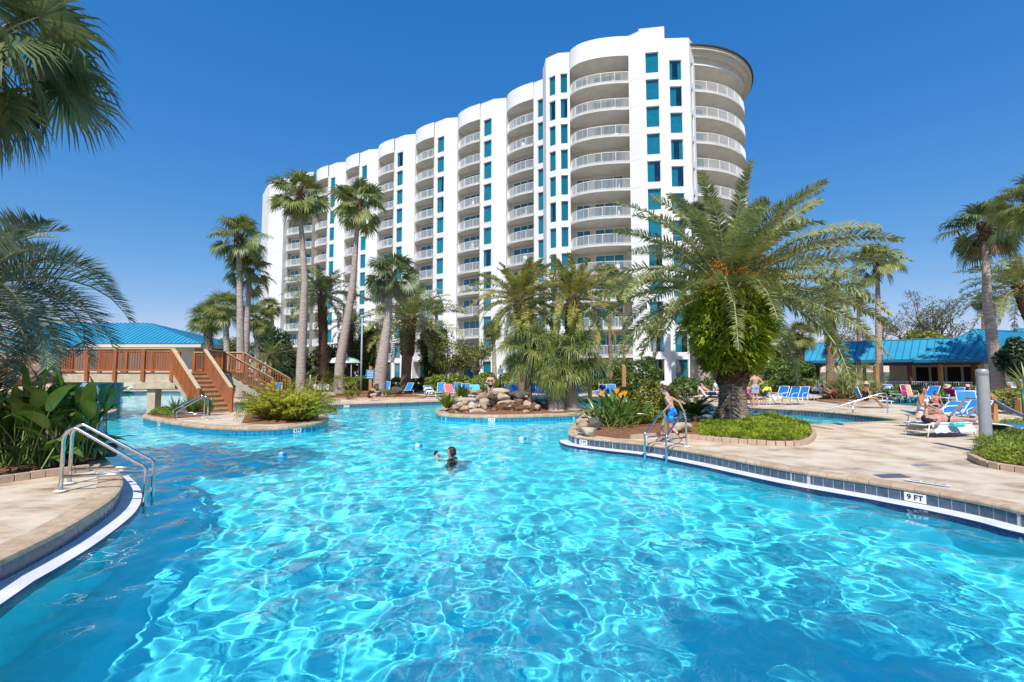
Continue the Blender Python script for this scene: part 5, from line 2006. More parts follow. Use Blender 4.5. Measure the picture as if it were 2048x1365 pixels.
bg_tree('dense dark tree right behind the paired fan palms', 545, 50, 6.6, 3.4, 8000, 'treedark', 101)
bg_tree('bushy tree filling the gap left of the paired fan palms', 470, 56, 6.0, 4.0, 6500, 'tree', 102)
bg_tree('scrubby tree at the end of the left pavilion', 425, 60, 4.5, 3.5, 4000, 'olive', 103)
bg_tree('shaded tree behind the diamond-trunk palm', 660, 47, 4.6, 3.0, 7000, 'tree', 104)
bg_tree('dark tree behind the shorter leaning palm', 745, 46, 6.2, 3.0, 8000, 'tree', 105)
bg_tree('dense green tree right of the spreading date palm', 865, 45, 6.2, 2.6, 8500, 'tree', 106)
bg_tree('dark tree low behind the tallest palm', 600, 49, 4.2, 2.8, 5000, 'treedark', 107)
bg_tree('dark green tree at the right frame edge before the pavilion', 2040, 27, 3.7, 1.5, 7000, 'treedark', 108, size=.09, low=1.5)
bg_tree('orange-green clipped tree behind the pavilion ridge', 1868, 46, 5.9, 3.2, 6500, 'bushyel', 109, low=3.5)
bg_tree('leafy tree between the date palm and the pavilion roof', 1585, 44, 5.2, 2.8, 6000, 'tree', 110)
bg_tree('shrubby tree in front of the ground floor under the yellow-green palms', 1130, 46, 4.2, 2.2, 4500, 'treedark', 111)
bg_tree('shrubby tree behind the seated man', 1475, 46, 5.5, 3.0, 6000, 'tree', 113)
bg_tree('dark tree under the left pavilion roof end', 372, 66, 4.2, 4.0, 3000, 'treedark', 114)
branch_tree('crape_myrtle', 'light green many-stemmed tree in front of the middle facade', (*GX(937, 42), 0), 5.2, .55, 5200, .085, 'treeyel', 121, GT, trunks=5, cat='tree', tr=.14)
branch_tree('crape_myrtle', 'small many-stemmed light tree right of the dense green tree', (*GX(890, 43), 0), 3.6, .5, 2200, .08, 'treeyel', 122, GT, trunks=4, cat='tree', tr=.12)
branch_tree('bare_tree', 'large nearly bare spring tree behind the pavilion', (*GX(1868, 62), 0), 13.2, .75, 3800, .10, 'olive', 123, GT, trunks=3, sparse=True, tr=.30)
branch_tree('bare_tree', 'nearly bare tree right of the slim palm', (*GX(1770, 66), 0), 11.0, .8, 2200, .10, 'olive', 124, GT, trunks=2, sparse=True, tr=.26)
branch_tree('bare_tree', 'nearly bare tree left of the slim palm', (*GX(1690, 62), 0), 10.0, .8, 1800, .10, 'olive', 125, GT, trunks=2, sparse=True, tr=.24)
branch_tree('bare_tree', 'nearly bare tree above the right part of the roof', (*GX(1925, 60), 0), 8.5, .7, 1500, .10, 'olive', 126, GT, trunks=2, sparse=True, tr=.22)

# pine straw lying loose on the nearer beds
def straw(name, poly, n, label, seed):
    rg = np.random.default_rng(seed)
    P_ = np.array(poly)
    lo, hi = P_.min(0), P_.max(0)
    c = []
    while len(c) < n:
        x, y = rg.uniform(lo[0], hi[0]), rg.uniform(lo[1], hi[1])
        if y < 20 and in_poly(x, y, poly):
            c.append((x, y))
    c = np.array(c)
    cc = P_.mean(0)
    z = 0.13 + 0.03 * rg.random(n)
    B = np.stack([c[:, 0], c[:, 1], z], -1)
    a = rg.uniform(0, 2 * PI, n)
    D = np.stack([np.cos(a), np.sin(a), rg.uniform(-.15, .25, n)], -1)
    L = rg.uniform(.08, .2, (n, 1))
    wd = norm(np.stack([-np.sin(a), np.cos(a), rg.normal(0, .4, n)], -1))
    nm = NM()
    blades(nm, B, B + D * L * .5, B + D * L - np.array([0, 0, .02]), wd, np.full(n, .006))
    return tag(nm.build(name, MT['pinestraw'], ), label, 'pine straw', kind='stuff')


MT['pinestraw'] = leaf_mat('pine_straw', (.16, .07, .03), (.36, .18, .08), (.55, .34, .18), .8, .1)
straw('pine_straw', [p for p in bed_left], 9000, 'loose pine straw on the near left bed', 5)
straw('pine_straw', bed_pen, 7000, 'loose pine straw on the peninsula bed', 6)
# ================================================================== footbridge
bridge = thing('footbridge', 'red-brown timber footbridge with pale caps and two stairs at the left', 'footbridge')
DZ = 1.75


def V3(p, z=0.0):
    return Vector((p[0], p[1], z))


def railing(p0, p1, z0, z1, parent, npost=2, h=1.06, cap=True, step=0.125, low=0.10):
    """timber railing from p0 to p1 whose deck heights are z0, z1"""
    a, b = V3(p0, z0), V3(p1, z1)
    fr = MB()
    fr.bar(a + Vector((0, 0, h - .06)), b + Vector((0, 0, h - .06)), 0.04, 0.09)
    fr.bar(a + Vector((0, 0, low)), b + Vector((0, 0, low)), 0.04, 0.09)
    o = fr.build('railing', MT['wood'], parent)
    bm = MB()
    n = int((b - a).length / step)
    for i in range(1, n):
        p = a + (b - a) * (i / n)
        bm.box((p.x - .017, p.y - .017, p.z + low - .04), (p.x + .017, p.y + .017, p.z + h - .05), rz=0.3)
    bm.build('balusters', MT['wood'], o)
    if cap:
        cp = MB()
        cp.bar(a + Vector((0, 0, h + .015)), b + Vector((0, 0, h + .015)), 0.15, 0.04)
        cp.build('rail_cap', MT['woodpale'], o)
    for i in range(npost):
        p = a + (b - a) * (i / max(1, npost - 1))
        pm = MB()
        pm.box((p.x - .07, p.y - .07, p.z - .40), (p.x + .07, p.y + .07, p.z + h - .012), rz=0.1 + .001 * i)
        pm.build('post', MT['wood'], parent, bevel=0.008)
    return o


def stairs(lb, lt, wv, z0, z1, n, parent, mat='woodtread'):
    """treads from bottom-left lb up to top-left lt, width vector wv"""
    s = MB()
    rs = MB()
    a, b, w = V3(lb, z0), V3(lt, z1), Vector((*wv, 0))
    hd = (b - a)
    hd.z = 0
    for i in range(n):
        z = z0 + (z1 - z0) * (i + 1) / n
        p = a + hd * (i / n)
        q = a + hd * ((i + 1.12) / n)
        s.add([V3(p, z - .045), V3(q, z - .045), V3(q + w, z - .045), V3(p + w, z - .045), V3(p, z), V3(q, z), V3(q + w, z), V3(p + w, z)],
              [(0, 1, 2, 3), (7, 6, 5, 4), (0, 4, 5, 1), (1, 5, 6, 2), (2, 6, 7, 3), (3, 7, 4, 0)])
        d = hd.normalized() * 0.03
        rs.add([V3(p + d, z - (z1 - z0) / n), V3(p + d + w, z - (z1 - z0) / n), V3(p + d + w, z - .046), V3(p + d, z - .046)], [(0, 1, 2, 3)])
    o = s.build('stair', MT[mat], parent)
    rs.build('risers', MT[mat], o)
    sg = MB()
    wn = w.normalized()
    for k in (wn * -0.025, w + wn * 0.025):
        sg.bar(a + k + Vector((0, 0, .02)), b + k - Vector((0, 0, .12)), 0.045, 0.28)
    sg.build('stringer', MT['woodbeam'], o)
    return o


LB = Vector((-13.1, 20.2))
Dv = Vector((0.83, -0.557))
Wv = Vector((0.557, 0.83)) * 1.3
LT = LB - Dv * 2.6
RT = LT + Wv
RB = LB + Wv
BE = Vector((-20.9, 22.3))                    # left end of the span, near side
BF = BE + Vector((0.15, 1.9))
PL = Vector((-14.75, 24.6))                    # far right corner of the landing
deckpoly = [tuple(BE), tuple(LT), tuple(RT), tuple(PL), (-17.0, 24.5), tuple(BF)]
mb = MB()
mb.prism(ccw(deckpoly), DZ - 0.06, DZ)
mb.build('bridge_deck', MT['woodtread'], bridge)
mb = MB()
up = Vector((0, 0, DZ - .26))
mb.bar(V3(BE, DZ - .26), V3(LT, DZ - .26), 0.10, 0.38)
mb.bar(V3(BF, DZ - .26), V3((-17, 24.5), DZ - .26), 0.10, 0.38)
mb.bar(V3(RT, DZ - .26), V3(PL, DZ - .26), 0.10, 0.38)
mb.build('beam', MT['woodbeam'], bridge)
off = Vector((0.02, -0.10))
railing(BE + off, LT + off, DZ, DZ, bridge, 5)
railing(LT + off, LB + off * .5, DZ, 0, bridge, 2, cap=True)
railing(RT, RB, DZ, 0, bridge, 2)
railing(RT, PL, DZ, DZ, bridge, 2)
railing(BF, (-17.0, 24.5), DZ, DZ, bridge, 4)
stairs(LB, LT, Wv, 0.0, DZ, 9, bridge)
# far stair down to the raised bed
FT0, FT1 = Vector((-16.2, 25.6)), Vector((-14.75, 24.7))
D2 = Vector((0.82, 0.42)).normalized()
W2 = Vector((0.3, 1.25))
mb = MB()
mb.prism(ccw([tuple(PL), tuple(PL + W2), tuple(Vector((-17.0, 24.5)) + Vector((0, 1.2))), (-17.0, 24.5)]), DZ - .06, DZ - .002)
mb.build('landing', MT['woodtread'], bridge)
bt = PL + D2 * 2.3
stairs(bt, PL, W2, 0.0, DZ, 8, bridge, 'woodpale')
railing(PL + W2, bt + W2, DZ, 0.35, bridge, 2, step=.14)
railing(PL, bt, DZ, 0.35, bridge, 2, step=.14)
railing(Vector((-17.0, 24.5)) + Vector((0, 1.2)), PL + W2, DZ, DZ, bridge, 3)
# approach on the left bank
A1, A2 = Vector((-21.6, 23.6)), Vector((-29.0, 27.3))
railing(A1, A2, 1.45, 1.45, bridge, 4)
railing(BE + off, A1, DZ, 1.45, bridge, 2)
mb = MB()
mb.prism(ccw([tuple(BE), tuple(BF), (-29.0, 29.0), (-29.0, 27.3), tuple(A1)]), 0.1, 1.44)
mb.build('approach_ramp', MT['woodbeam'], bridge)
# T-shaped support on the island
mb = MB()
mb.box((-16.35, 21.6, -0.1), (-15.98, 22.0, 1.02))
mb.build('support_column', MT['woodbeam'], bridge, bevel=.01)
mb = MB()
mb.box((-16.85, 21.45, 1.02), (-15.0, 22.2, 1.28))
mb.build('cap_beam', MT['woodbeam'], bridge, bevel=.01)
# blue tiled abutment
t = thing('tiled_pier', 'bright blue tiled curved pier carrying the left end of the footbridge', 'pier', (-18.9, 22.9, 0))
core_ = MB()
arcp = [(-1.25, 1.2)] + [(-0.55 + 0.62 * math.cos(a) - .1, 0 + 0.95 * math.sin(a)) for a in np.linspace(-PI * .75, PI * .35, 12)] + [(-.9, 1.3)]
core_.prism(ccw(arcp), -1.6, 1.27)
core_.build('pier_core', MT['groutblue'], t)
tl = MB()
ln = resample(arcp[1:], 0.235)
for a, b in zip(ln[:-1], ln[1:]):
    a, b = Vector((*a, 0)), Vector((*b, 0))
    d = b - a
    nn = Vector((d.y, -d.x, 0)).normalized() * 0.006
    for k in range(7):
        z0 = -0.42 + k * 0.235
        p, q = a + d * .06 + nn, b - d * .06 + nn
        tl.add([V3(p, z0 + .012), V3(q, z0 + .012), V3(q, z0 + .223), V3(p, z0 + .223)], [(0, 1, 2, 3)])
tl.build('tiles', MT['tilepool'], t)


# ================================================================== blue-roofed buildings
def roof_face(mb, ribs, pts, ribdir, every=0.45):
    """a planar roof face with standing seams running along ribdir"""
    P_ = [Vector(p) for p in pts]
    mb.add(P_, [tuple(range(len(P_)))])
    nrm = (P_[1] - P_[0]).cross(P_[2] - P_[0]).normalized()
    if nrm.z < 0:
        nrm = -nrm
    rd = Vector(ribdir)
    rd = (rd - nrm * rd.dot(nrm)).normalized()
    cr = nrm.cross(rd)
    c = [(p - P_[0]).dot(cr) for p in P_]
    s = min(c) + every / 2
    n = len(P_)
    while s < max(c):
        hit = []
        for i in range(n):
            c0, c1 = c[i], c[(i + 1) % n]
            if (c0 - s) * (c1 - s) < 0:
                f = (s - c0) / (c1 - c0)
                hit.append(P_[i].lerp(P_[(i + 1) % n], f))
        if len(hit) == 2 and (hit[1] - hit[0]).length > .1:
            ribs.bar(hit[0] + nrm * .025, hit[1] + nrm * .025, 0.035, 0.05, up=tuple(nrm))
        s += every


pav = thing('pavilion', 'long open pavilion with bright blue standing-seam roof and brown posts at the right', 'pavilion', (30, 38, 0))


def pp(o):
    o.parent = pav
    o.location = Vector(o.location) - Vector((30, 38, 0))
    return o


EA, EB = Vector((24.9, 42.4, 2.72)), Vector((33.0, 33.9, 2.72))
ed = (EB - EA).normalized()
en = Vector((-ed.y, ed.x, 0))
if en.y < 0:
    en = -en
up_ = Vector((0, 0, 1))
RA, RB_ = EA + en * 2.5 + up_ * 1.62, EB + en * 2.5 + up_ * 1.62
BA, BB_ = EA + en * 5.0, EB + en * 5.0
mb, rb = MB(), MB()
roof_face(mb, rb, [EA, EB, RB_, RA], en + up_ * .6)
roof_face(mb, rb, [BB_, BA, RA, RB_], -en + up_ * .6)
# hipped block at the near end
C0, C1 = Vector((33.35, 33.05, 2.66)), Vector((30.3, 36.3, 2.66))
ee = Vector((0.93, 0.36, 0)).normalized()
C3, C2 = C0 + ee * 13, C1 + ee * 13
AP = Vector((34.75, 35.9, 4.95))
AQ = AP + ee * 8.0
roof_face(mb, rb, [C0, AP, C1], AP - (C0 + C1) / 2)
roof_face(mb, rb, [C0, C3, AQ, AP], Vector((-ee.y, ee.x, .8)))
roof_face(mb, rb, [C1, AP, AQ, C2], Vector((ee.y, -ee.x, .8)))
ro = pp(mb.build('roof', MT['roofblue']))
o = rb.build('roof_seam', MT['roofedge'])
o.parent = ro
hp_ = MB()
for a, b in ((C0, AP), (C1, AP), (AP, AQ), (RA, RB_), (EA, RA)):
    hp_.bar(a + up_ * .04, b + up_ * .04, 0.14, 0.06)
o = hp_.build('ridge_cap', MT['roofblue'])
o.parent = ro
fa = MB()
for a, b in ((EA, EB), (C0, C1), (C0, C3), (EA, BA)):
    fa.bar(a - up_ * .09, b - up_ * .09, 0.06, 0.22)
pp(fa.build('fascia', MT['roofedge']))
so = MB()
so.add([EA - up_ * .2, EB - up_ * .2, BB_ - up_ * .2, BA - up_ * .2], [(0, 1, 2, 3)])
so.add([C0 - up_ * .22, C1 - up_ * .22, C2 - up_ * .22, C3 - up_ * .22], [(0, 3, 2, 1)])
pp(so.build('soffit', MT['woodbrown']))
bb = MB()
bb.bar(EA + en * .45 - up_ * .34, EB + en * .45 - up_ * .34, 0.12, 0.25)
bb.bar(C0 + ee * .4 + en * .3 - up_ * .36, C3 + en * .3 - up_ * .36, 0.12, 0.25)
pp(bb.build('beam', MT['woodbrown']))
for k in range(7):
    p = EA.lerp(EB, (k + .4) / 6.6) + en * .45
    m_ = MB()
    m_.box((p.x - .11, p.y - .11, 0), (p.x + .11, p.y + .11, 2.36))
    pp(m_.build('post', MT['woodbrown'] if k not in (5,) else MT['woodpost']))
    if k % 2 == 0:
        p = p + en * 3.9
        m_ = MB()
        m_.box((p.x - .1, p.y - .1, 0), (p.x + .1, p.y + .1, 2.36))
        pp(m_.build('post', MT['woodbrown']))
for k in (0.2, 3.4, 6.6):
    p = C0 + ee * k + Vector((-.1, .35, 0))
    m_ = MB()
    m_.box((p.x - .12, p.y - .12, 0), (p.x + .12, p.y + .12, 2.36))
    pp(m_.build('post', MT['woodbrown']))
# white back wall with dark windows
wa = MB()
W0, W1 = EA.lerp(EB, .52) + en * 4.3, EB + en * 4.3
wa.bar(V3(W0, 1.2), V3(W1, 1.2), 0.15, 2.4)
W2_ = V3(W1) + ee * 9
wa.bar(V3(W1, 1.2), V3(W2_, 1.2), 0.15, 2.4)
wa.bar(V3(W0, 1.2), V3(W0 + en * 2, 1.2), 0.15, 2.4)
pp(wa.build('back_wall', MT['cream']))
for k in range(4):
    f0 = 0.30 + k * 0.17
    a = V3(W0).lerp(V3(W1), f0) - en * .12
    b = V3(W0).lerp(V3(W1), f0 + .14) - en * .12
    m_ = MB()
    m_.bar(a + up_ * 1.2, b + up_ * 1.2, 0.05, 1.9)
    w_ = pp(m_.build('window', MT['dark']))
rl = MB()
for a, b in ((EA + en * .4, EB + en * .4),):
    n = int((b - a).length / .13)
    for i in range(n + 1):
        p = a.lerp(b, i / n)
        rl.box((p.x - .016, p.y - .016, .08), (p.x + .016, p.y + .016, 1.0))
    rl.bar(V3(a, 1.02), V3(b, 1.02), .06, .05)
    rl.bar(V3(a, .1), V3(b, .1), .05, .05)
pp(rl.build('railing', MT['rail']))
rl = MB()
a, b = C0 + ee * .3 + Vector((-.1, .4, 0)), C3 + Vector((-.1, .4, 0))
n = int((b - a).length / .13)
for i in range(n + 1):
    p = a.lerp(b, i / n)
    rl.box((p.x - .016, p.y - .016, .08), (p.x + .016, p.y + .016, 1.0))
rl.bar(V3(a, 1.02), V3(b, 1.02), .06, .05)
pp(rl.build('railing', MT['rail']))

# second roof just showing over the hipped block at the far right
t = thing('far_pavilion', 'blue roof peak showing above the pavilion at the right edge', 'pavilion', (*GX(2060, 52), 0))
mb, rb = MB(), MB()
roof_face(mb, rb, [(-6, -3, 4.4), (8, -3, 4.4), (3, 1, 6.6), (0, 1, 6.6)], (0, 1, .5))
roof_face(mb, rb, [(-6, 5, 4.4), (-6, -3, 4.4), (0, 1, 6.6)], (1, 0, .4))
o = mb.build('roof', MT['roofblue'], t)
rb.build('roof_seam', MT['roofedge'], o)
mb = MB()
mb.box((-5, -2, 0), (7, 4, 4.38))
mb.build('wall', MT['cream'], t)

# left pavilion behind the bridge
t = thing('left_pavilion', 'wide building with blue hipped roof and cream eaves behind the footbridge', 'pavilion', (-42, 52, 0))
mb, rb = MB(), MB()
x0, x1, y0, y1, ze, zr = -18, 9.7, -2.2, 8, 4.75, 7.35
xr0, xr1, yr = -9, 0.6, 2.6
roof_face(mb, rb, [(x0, y0, ze), (x1, y0, ze), (xr1, yr, zr), (xr0, yr, zr)], (0, 1, .5), .5)
roof_face(mb, rb, [(x1, y0, ze), (x1, y1, ze), (xr1, yr, zr)], (-1, 0, .4), .5)
roof_face(mb, rb, [(x0, y1, ze), (x0, y0, ze), (xr0, yr, zr)], (1, 0, .4), .5)
roof_face(mb, rb, [(x1, y1, ze), (x0, y1, ze), (xr0, yr, zr), (xr1, yr, zr)], (0, -1, .5), .5)
o = mb.build('roof', MT['roofblue'], t)
rb.build('roof_seam', MT['roofedge'], o)
mb = MB()
mb.box((x0 + .1, y0 + .1, ze - .42), (x1 - .1, y1 - .1, ze - .01))
mb.build('fascia', MT['cream'], t)
mb = MB()
mb.box((x0 + 2, y0 + 2, 0), (x1 - 2, y1 - 2, ze - .42))
mb.build('wall', MT['cream'], t)
t = thing('kiosk', 'smaller blue-roofed kiosk seen through the palm fronds at the left', 'kiosk', (-36.5, 38, 0))
mb, rb = MB(), MB()
ze, zr = 3.25, 4.1
roof_face(mb, rb, [(-6, -2, ze), (3.2, -2, ze), (0.6, 1, zr), (-3, 1, zr)], (0, 1, .4))
roof_face(mb, rb, [(3.2, -2, ze), (3.2, 4, ze), (.6, 1, zr)], (-1, 0, .3))
o = mb.build('roof', MT['roofblue'], t)
rb.build('roof_seam', MT['roofedge'], o)
for x, y in ((-5.5, -1.6), (-1.3, -1.6), (2.8, -1.6), (2.8, 3.6)):
    m_ = MB()
    m_.box((x - .1, y - .1, 0), (x + .1, y + .1, ze))
    m_.build('post', MT['woodbeam'], t)

# ================================================================== steel handrails
GR = 'stainless steel pool handrails'


def handrail(label, pairs, h=0.93, r=0.024, zend=-0.75, bar=0.23):
    """pairs of (base, water end); each rail rises from the base, arches and slopes down into the water"""
    b0 = pairs[0][0]
    t = thing('pool_handrail', label, 'handrail', (b0[0], b0[1], 0), 0, GR)
    for b, w in pairs:
        b, w = V3(b) - V3(b0), V3(w) - V3(b0)
        d = w - b
        L = d.length
        d.normalize()
        pts = [b + up_ * .03, b + up_ * (h - .22)]
        for k in range(1, 8):
            a = k / 8 * R(128)
            pts.append(b + d * (.13 * (1 - math.cos(a))) + up_ * (h - .22 + .17 * math.sin(a) * 1.15))
        e = w + up_ * 0.30
        pts.append(e - d * .10 + up_ * .075)
        for k in range(1, 5):
            a = k / 5 * PI / 2
            pts.append(e + d * (-.08 + .08 * math.sin(a)) + up_ * (.055 - .08 * (1 - math.cos(a))))
        pts += [w + up_ * .1, w + up_ * zend]
        m_ = MB()
        m_.tube(pts, r, 12)
        m_.build('rail', MT['steel'], t, True)
        m_ = MB()
        m_.tube([b + d * .02 + up_ * bar, w + up_ * bar], r * .85, 10)
        m_.build('cross_bar', MT['steel'], t, True)
        m_ = MB()
        m_.tube([b + up_ * .016, b + up_ * .034, b + up_ * .036], [.085, .075, .03], 16)
        m_.build('foot_plate', MT['whitemetal'], t, True)
    return t


handrail('pair of steel handrails standing on the near left deck', [((-6.68, 7.23), (-5.60, 7.46)), ((-7.02, 7.74), (-5.87, 7.98))], 0.96, .026)
handrail('pair of steel handrails held by the boy in blue trunks', [((3.78, 11.92), (3.13, 11.44)), ((4.13, 11.50), (3.50, 11.02))], 0.83)
handrail('pair of steel handrails on the island at the foot of the wooden stairs', [((-11.2, 17.8), (-12.3, 17.72)), ((-11.75, 18.45), (-12.85, 18.32))], 0.9)
t = thing('ramp_rail', 'long sloping steel rail into the small wading pool at the right', 'handrail', (16.0, 20.6, 0))
m_ = MB()
o0 = Vector((16.0, 20.6, 0))
pts = [Vector(p) - o0 for p in [(13.45, 21.2, -.5), (13.45, 21.2, -.08), (13.6, 21.17, .06), (15.1, 20.82, .60), (15.8, 20.65, .86), (15.95, 20.61, .88), (16.0, 20.6, .8), (16.0, 20.6, 0.02)]]
m_.tube(pts, .024, 10)
m_.build('rail', MT['steel'], t, True)
m_ = MB()
m_.tube([Vector((14.75, 20.92, -.6)) - o0, Vector((14.75, 20.92, .46)) - o0], .024, 10)
m_.build('post', MT['steel'], t, True)

# ================================================================== rocks
import bmesh


def rock_mesh(seed, n=4):
    bm = bmesh.new()
    bmesh.ops.create_icosphere(bm, subdivisions=n, radius=1)
    rg = random.Random(seed)
    off = Vector((rg.uniform(-50, 50), rg.uniform(-50, 50), rg.uniform(-50, 50)))
    cuts = [Vector((rg.uniform(-1, 1), rg.uniform(-1, 1), rg.uniform(-.4, 1))).normalized() for _ in range(16)]
    for v in bm.verts:
        p = v.co.copy()
        s = 1 + 0.34 * noise.noise(p * 1.2 + off) + 0.13 * noise.noise(p * 3.1 + off) + 0.05 * noise.noise(p * 8 + off)
        p = p * s
        for c in cuts:
            d = p.dot(c)
            if d > 0.66:
                p -= c * (d - 0.66) * 0.92
        v.co = p
    me = bpy.data.meshes.new('boulder')
    bm.to_mesh(me)
    bm.free()
    me.polygons.foreach_set('use_smooth', [True] * len(me.polygons))
    return me


ROCKS = {}


def rock(label, x, y, z, sx, sy, sz, mat='rock', seed=0, rz=0, group='boulders of the waterfall island', tilt=0):
    key = (seed % 7, mat)
    if key not in ROCKS:
        me = rock_mesh(seed % 7 + 3)
        me.materials.append(MT[mat])
        ROCKS[key] = me
    o = bpy.data.objects.new('boulder', ROCKS[key])
    o.location = (x, y, z)
    o.scale = (sx, sy, sz)
    o.rotation_euler = (tilt, tilt * .5, rz)
    link(o)
    return tag(o, label, 'boulder', group)


# px, py of the centre, distance, half sizes
WR = [(1003, 783, 21.8, .55, .4, .17, 'rockpale', 'flat pale top slab of the waterfall'),
      (952, 784, 22.0, .38, .4, .16, 'rock', 'tan top boulder left of the pale top slab'),
      (1040, 789, 21.9, .50, .5, .26, 'rockslate', 'dark grey mossy boulder at the right of the waterfall crest'),
      (965, 793, 21.6, .34, .3, .25, 'rock', 'rounded tan boulder second from the top on the left side'),
      (1004, 794, 21.5, .42, .3, .18, 'rockpale', 'pale rounded boulder under the top slab'),
      (1015, 805, 21.3, .62, .35, .12, 'rock', 'wide orange ledge the water runs over'),
      (968, 806, 21.2, .27, .3, .30, 'rockpale', 'upright pale boulder left of the wet rock face'),
      (1008, 818, 21.2, .78, .30, .36, 'rockdark', 'large wet brown rock face under the ledge'),
      (1036, 808, 21.4, .30, .3, .34, 'rockdark', 'wet brown boulder at the right of the rock face'),
      (1053, 812, 21.5, .30, .3, .33, 'rock', 'tan boulder between the wet face and the grey spiky plant'),
      (955, 822, 20.6, .42, .25, .14, 'rockpale', 'long pale stone lying at the waterline'),
      (930, 818, 20.8, .30, .28, .17, 'rock', 'cream stone on the lower left slope'),
      (944, 811, 21.2, .28, .25, .18, 'rockpale', 'pale stone halfway up the left slope'),
      (930, 806, 21.6, .28, .22, .16, 'rock', 'tilted tan slab on the left slope'),
      (912, 816, 21.0, .22, .2, .12, 'rock', 'small tan stone beside the strappy plant'),
      (1072, 818, 21.3, .28, .25, .24, 'rockslate', 'grey brown stone right of the waterfall'),
      (1052, 823, 20.7, .28, .2, .1, 'rock', 'small flat stone at the foot of the wet rock face'),
      (1000, 795, 22.2, .7, .5, .42, 'rockslate', 'hidden dark core boulder behind the waterfall')]
for i, (px, py, Y, sx, sy, sz, mt, lb) in enumerate(WR):
    x, y, z = AT(px, py, Y)
    rock(lb, x, y, z, sx, sy, sz, mt, i * 3 + 1, i * 1.3)
for i in range(34):
    q = random.Random(i * 7 + 1)
    px = 905 + 175 * (i + q.random()) / 34
    top = 784 if 945 < px < 1055 else 806
    py = q.uniform(top + 4, 826)
    x, y, z = AT(px, py, 22.3 - (py - 775) * .032)
    s_ = q.uniform(.14, .30)
    rock('small filler stone %s the waterfall rock pile, %s' % ('on the left slope of' if px < 960 else ('in the middle of' if px < 1030 else 'on the right side of'), 'near the top' if py < 800 else 'near the water'), x, y, z, s_, s_ * .8, s_ * .62, q.choice(['rock', 'rockpale', 'rockdark', 'rock']) if px < 975 or px > 1045 else 'rockdark', i, q.uniform(0, 6))
PR = [(1166, 852, 13.6, .22, .3, .17, 'rock', 'rounded orange-brown boulder at the peninsula tip'),
      (1178, 862, 13.3, .28, .25, .15, 'rockpale', 'pale boulder low at the peninsula tip above the depth marker'),
      (1170, 838, 15.2, .28, .3, .2, 'rockpale', 'pale boulder behind the tip of the peninsula'),
      (1192, 826, 16.6, .40, .4, .25, 'rock', 'large tan boulder on the far side of the bird of paradise'),
      (1188, 845, 14.4, .26, .25, .2, 'rockslate', 'grey boulder among the paddle leaves'),
      (1207, 834, 16.4, .30, .3, .2, 'rock', 'tan boulder half hidden by leaves'),
      (1160, 843, 14.6, .2, .2, .16, 'rock', 'small tan boulder at the outer edge of the peninsula')]
for i, (px, py, Y, sx, sy, sz, mt, lb) in enumerate(PR):
    x, y, z = AT(px, py, Y)
    rock(lb, x, y, max(z, .02), sx, sy, sz, mt, i * 2 + 2, i * 1.7, 'boulders of the peninsula')
rock('long pale stone in the mulch behind the boy', *AT(1365, 852, 13.6), .42, .22, .14, 'rockpale', 5, .2, 'boulders of the peninsula')
rock('dark overhanging rock at the water under the broad leaves', *AT(196, 902, 9.9), .42, .30, .16, 'rockslate', 4, .4, 'boulders of the left bank')
rock('grey boulder in the mulch above the overhanging rock', *AT(176, 880, 10.8), .35, .3, .22, 'rockslate', 2, 1.4, 'boulders of the left bank')
rock('brown rock heap on the far left bank by the bridge', *AT(96, 741, 24), 1.3, .6, .45, 'rock', 3, 1.4, 'boulders of the left bank')
rock('reddish rock on the left bank below the kiosk', *AT(58, 757, 22), 1.2, .6, .4, 'rockdark', 6, .4, 'boulders of the left bank')
rock('flat pale stone in the mulch beside the stacked chairs', *AT(656, 789, 33), .5, .3, .22, 'rockpale', 3, .4, 'boulders of the mulch bed')
rock('grey stone at the foot of the fern-wrapped date palm', *AT(795, 781, 34), .6, .4, .28, 'rockslate', 1, .4, 'boulders of the mulch bed')


# ================================================================== depth markers
def text_mesh(body, size, mat, parent, loc, rot, name='lettering', depth=0.002):
    c = bpy.data.curves.new(name, 'FONT')
    c.body = body
    c.size = size
    c.align_x = 'CENTER'
    c.align_y = 'CENTER'
    c.extrude = depth
    c.offset = size * 0.02
    o = bpy.data.objects.new(name, c)
    link(o)
    bpy.context.view_layer.update()
    me = bpy.data.meshes.new_from_object(o.evaluated_get(bpy.context.evaluated_depsgraph_get()))
    bpy.data.objects.remove(o)
    me.materials.clear()
    me.materials.append(mat)
    o = bpy.data.objects.new(name, me)
    link(o)
    o.parent = parent
    o.location = loc
    o.rotation_euler = rot
    return o


def marker(label, poly, px, py, txt, w=0.27, outward=1):
    """white depth tile on the pool wall nearest to a pixel"""
    A_ = np.array(poly)
    i = int(np.argmin(((A_ - np.array(G(px, py))) ** 2).sum(1)))
    a, b = A_[(i - 1) % len(A_)], A_[(i + 1) % len(A_)]
    d = (b - a) / np.linalg.norm(b - a)
    nl = np.array([-d[1], d[0]]) * outward
    if np.dot(nl, -A_[i]) < 0:
        nl = -nl
    c = A_[i] + nl * 0.014
    rz = math.atan2(-nl[0], nl[1]) + PI
    t = thing('depth_marker', label, 'depth marker', (c[0], c[1], -0.135 if poly is pool else -0.165), rz, 'depth markers on the pool wall')
    m_ = MB()
    m_.box((-w / 2, -.004, -.065), (w / 2, .004, .065))
    m_.build('tile', MT['signwhite'], t)
    text_mesh(txt, 0.11, MT['ink'], t, (0, -.006, 0), (PI / 2, 0, 0))
    return t


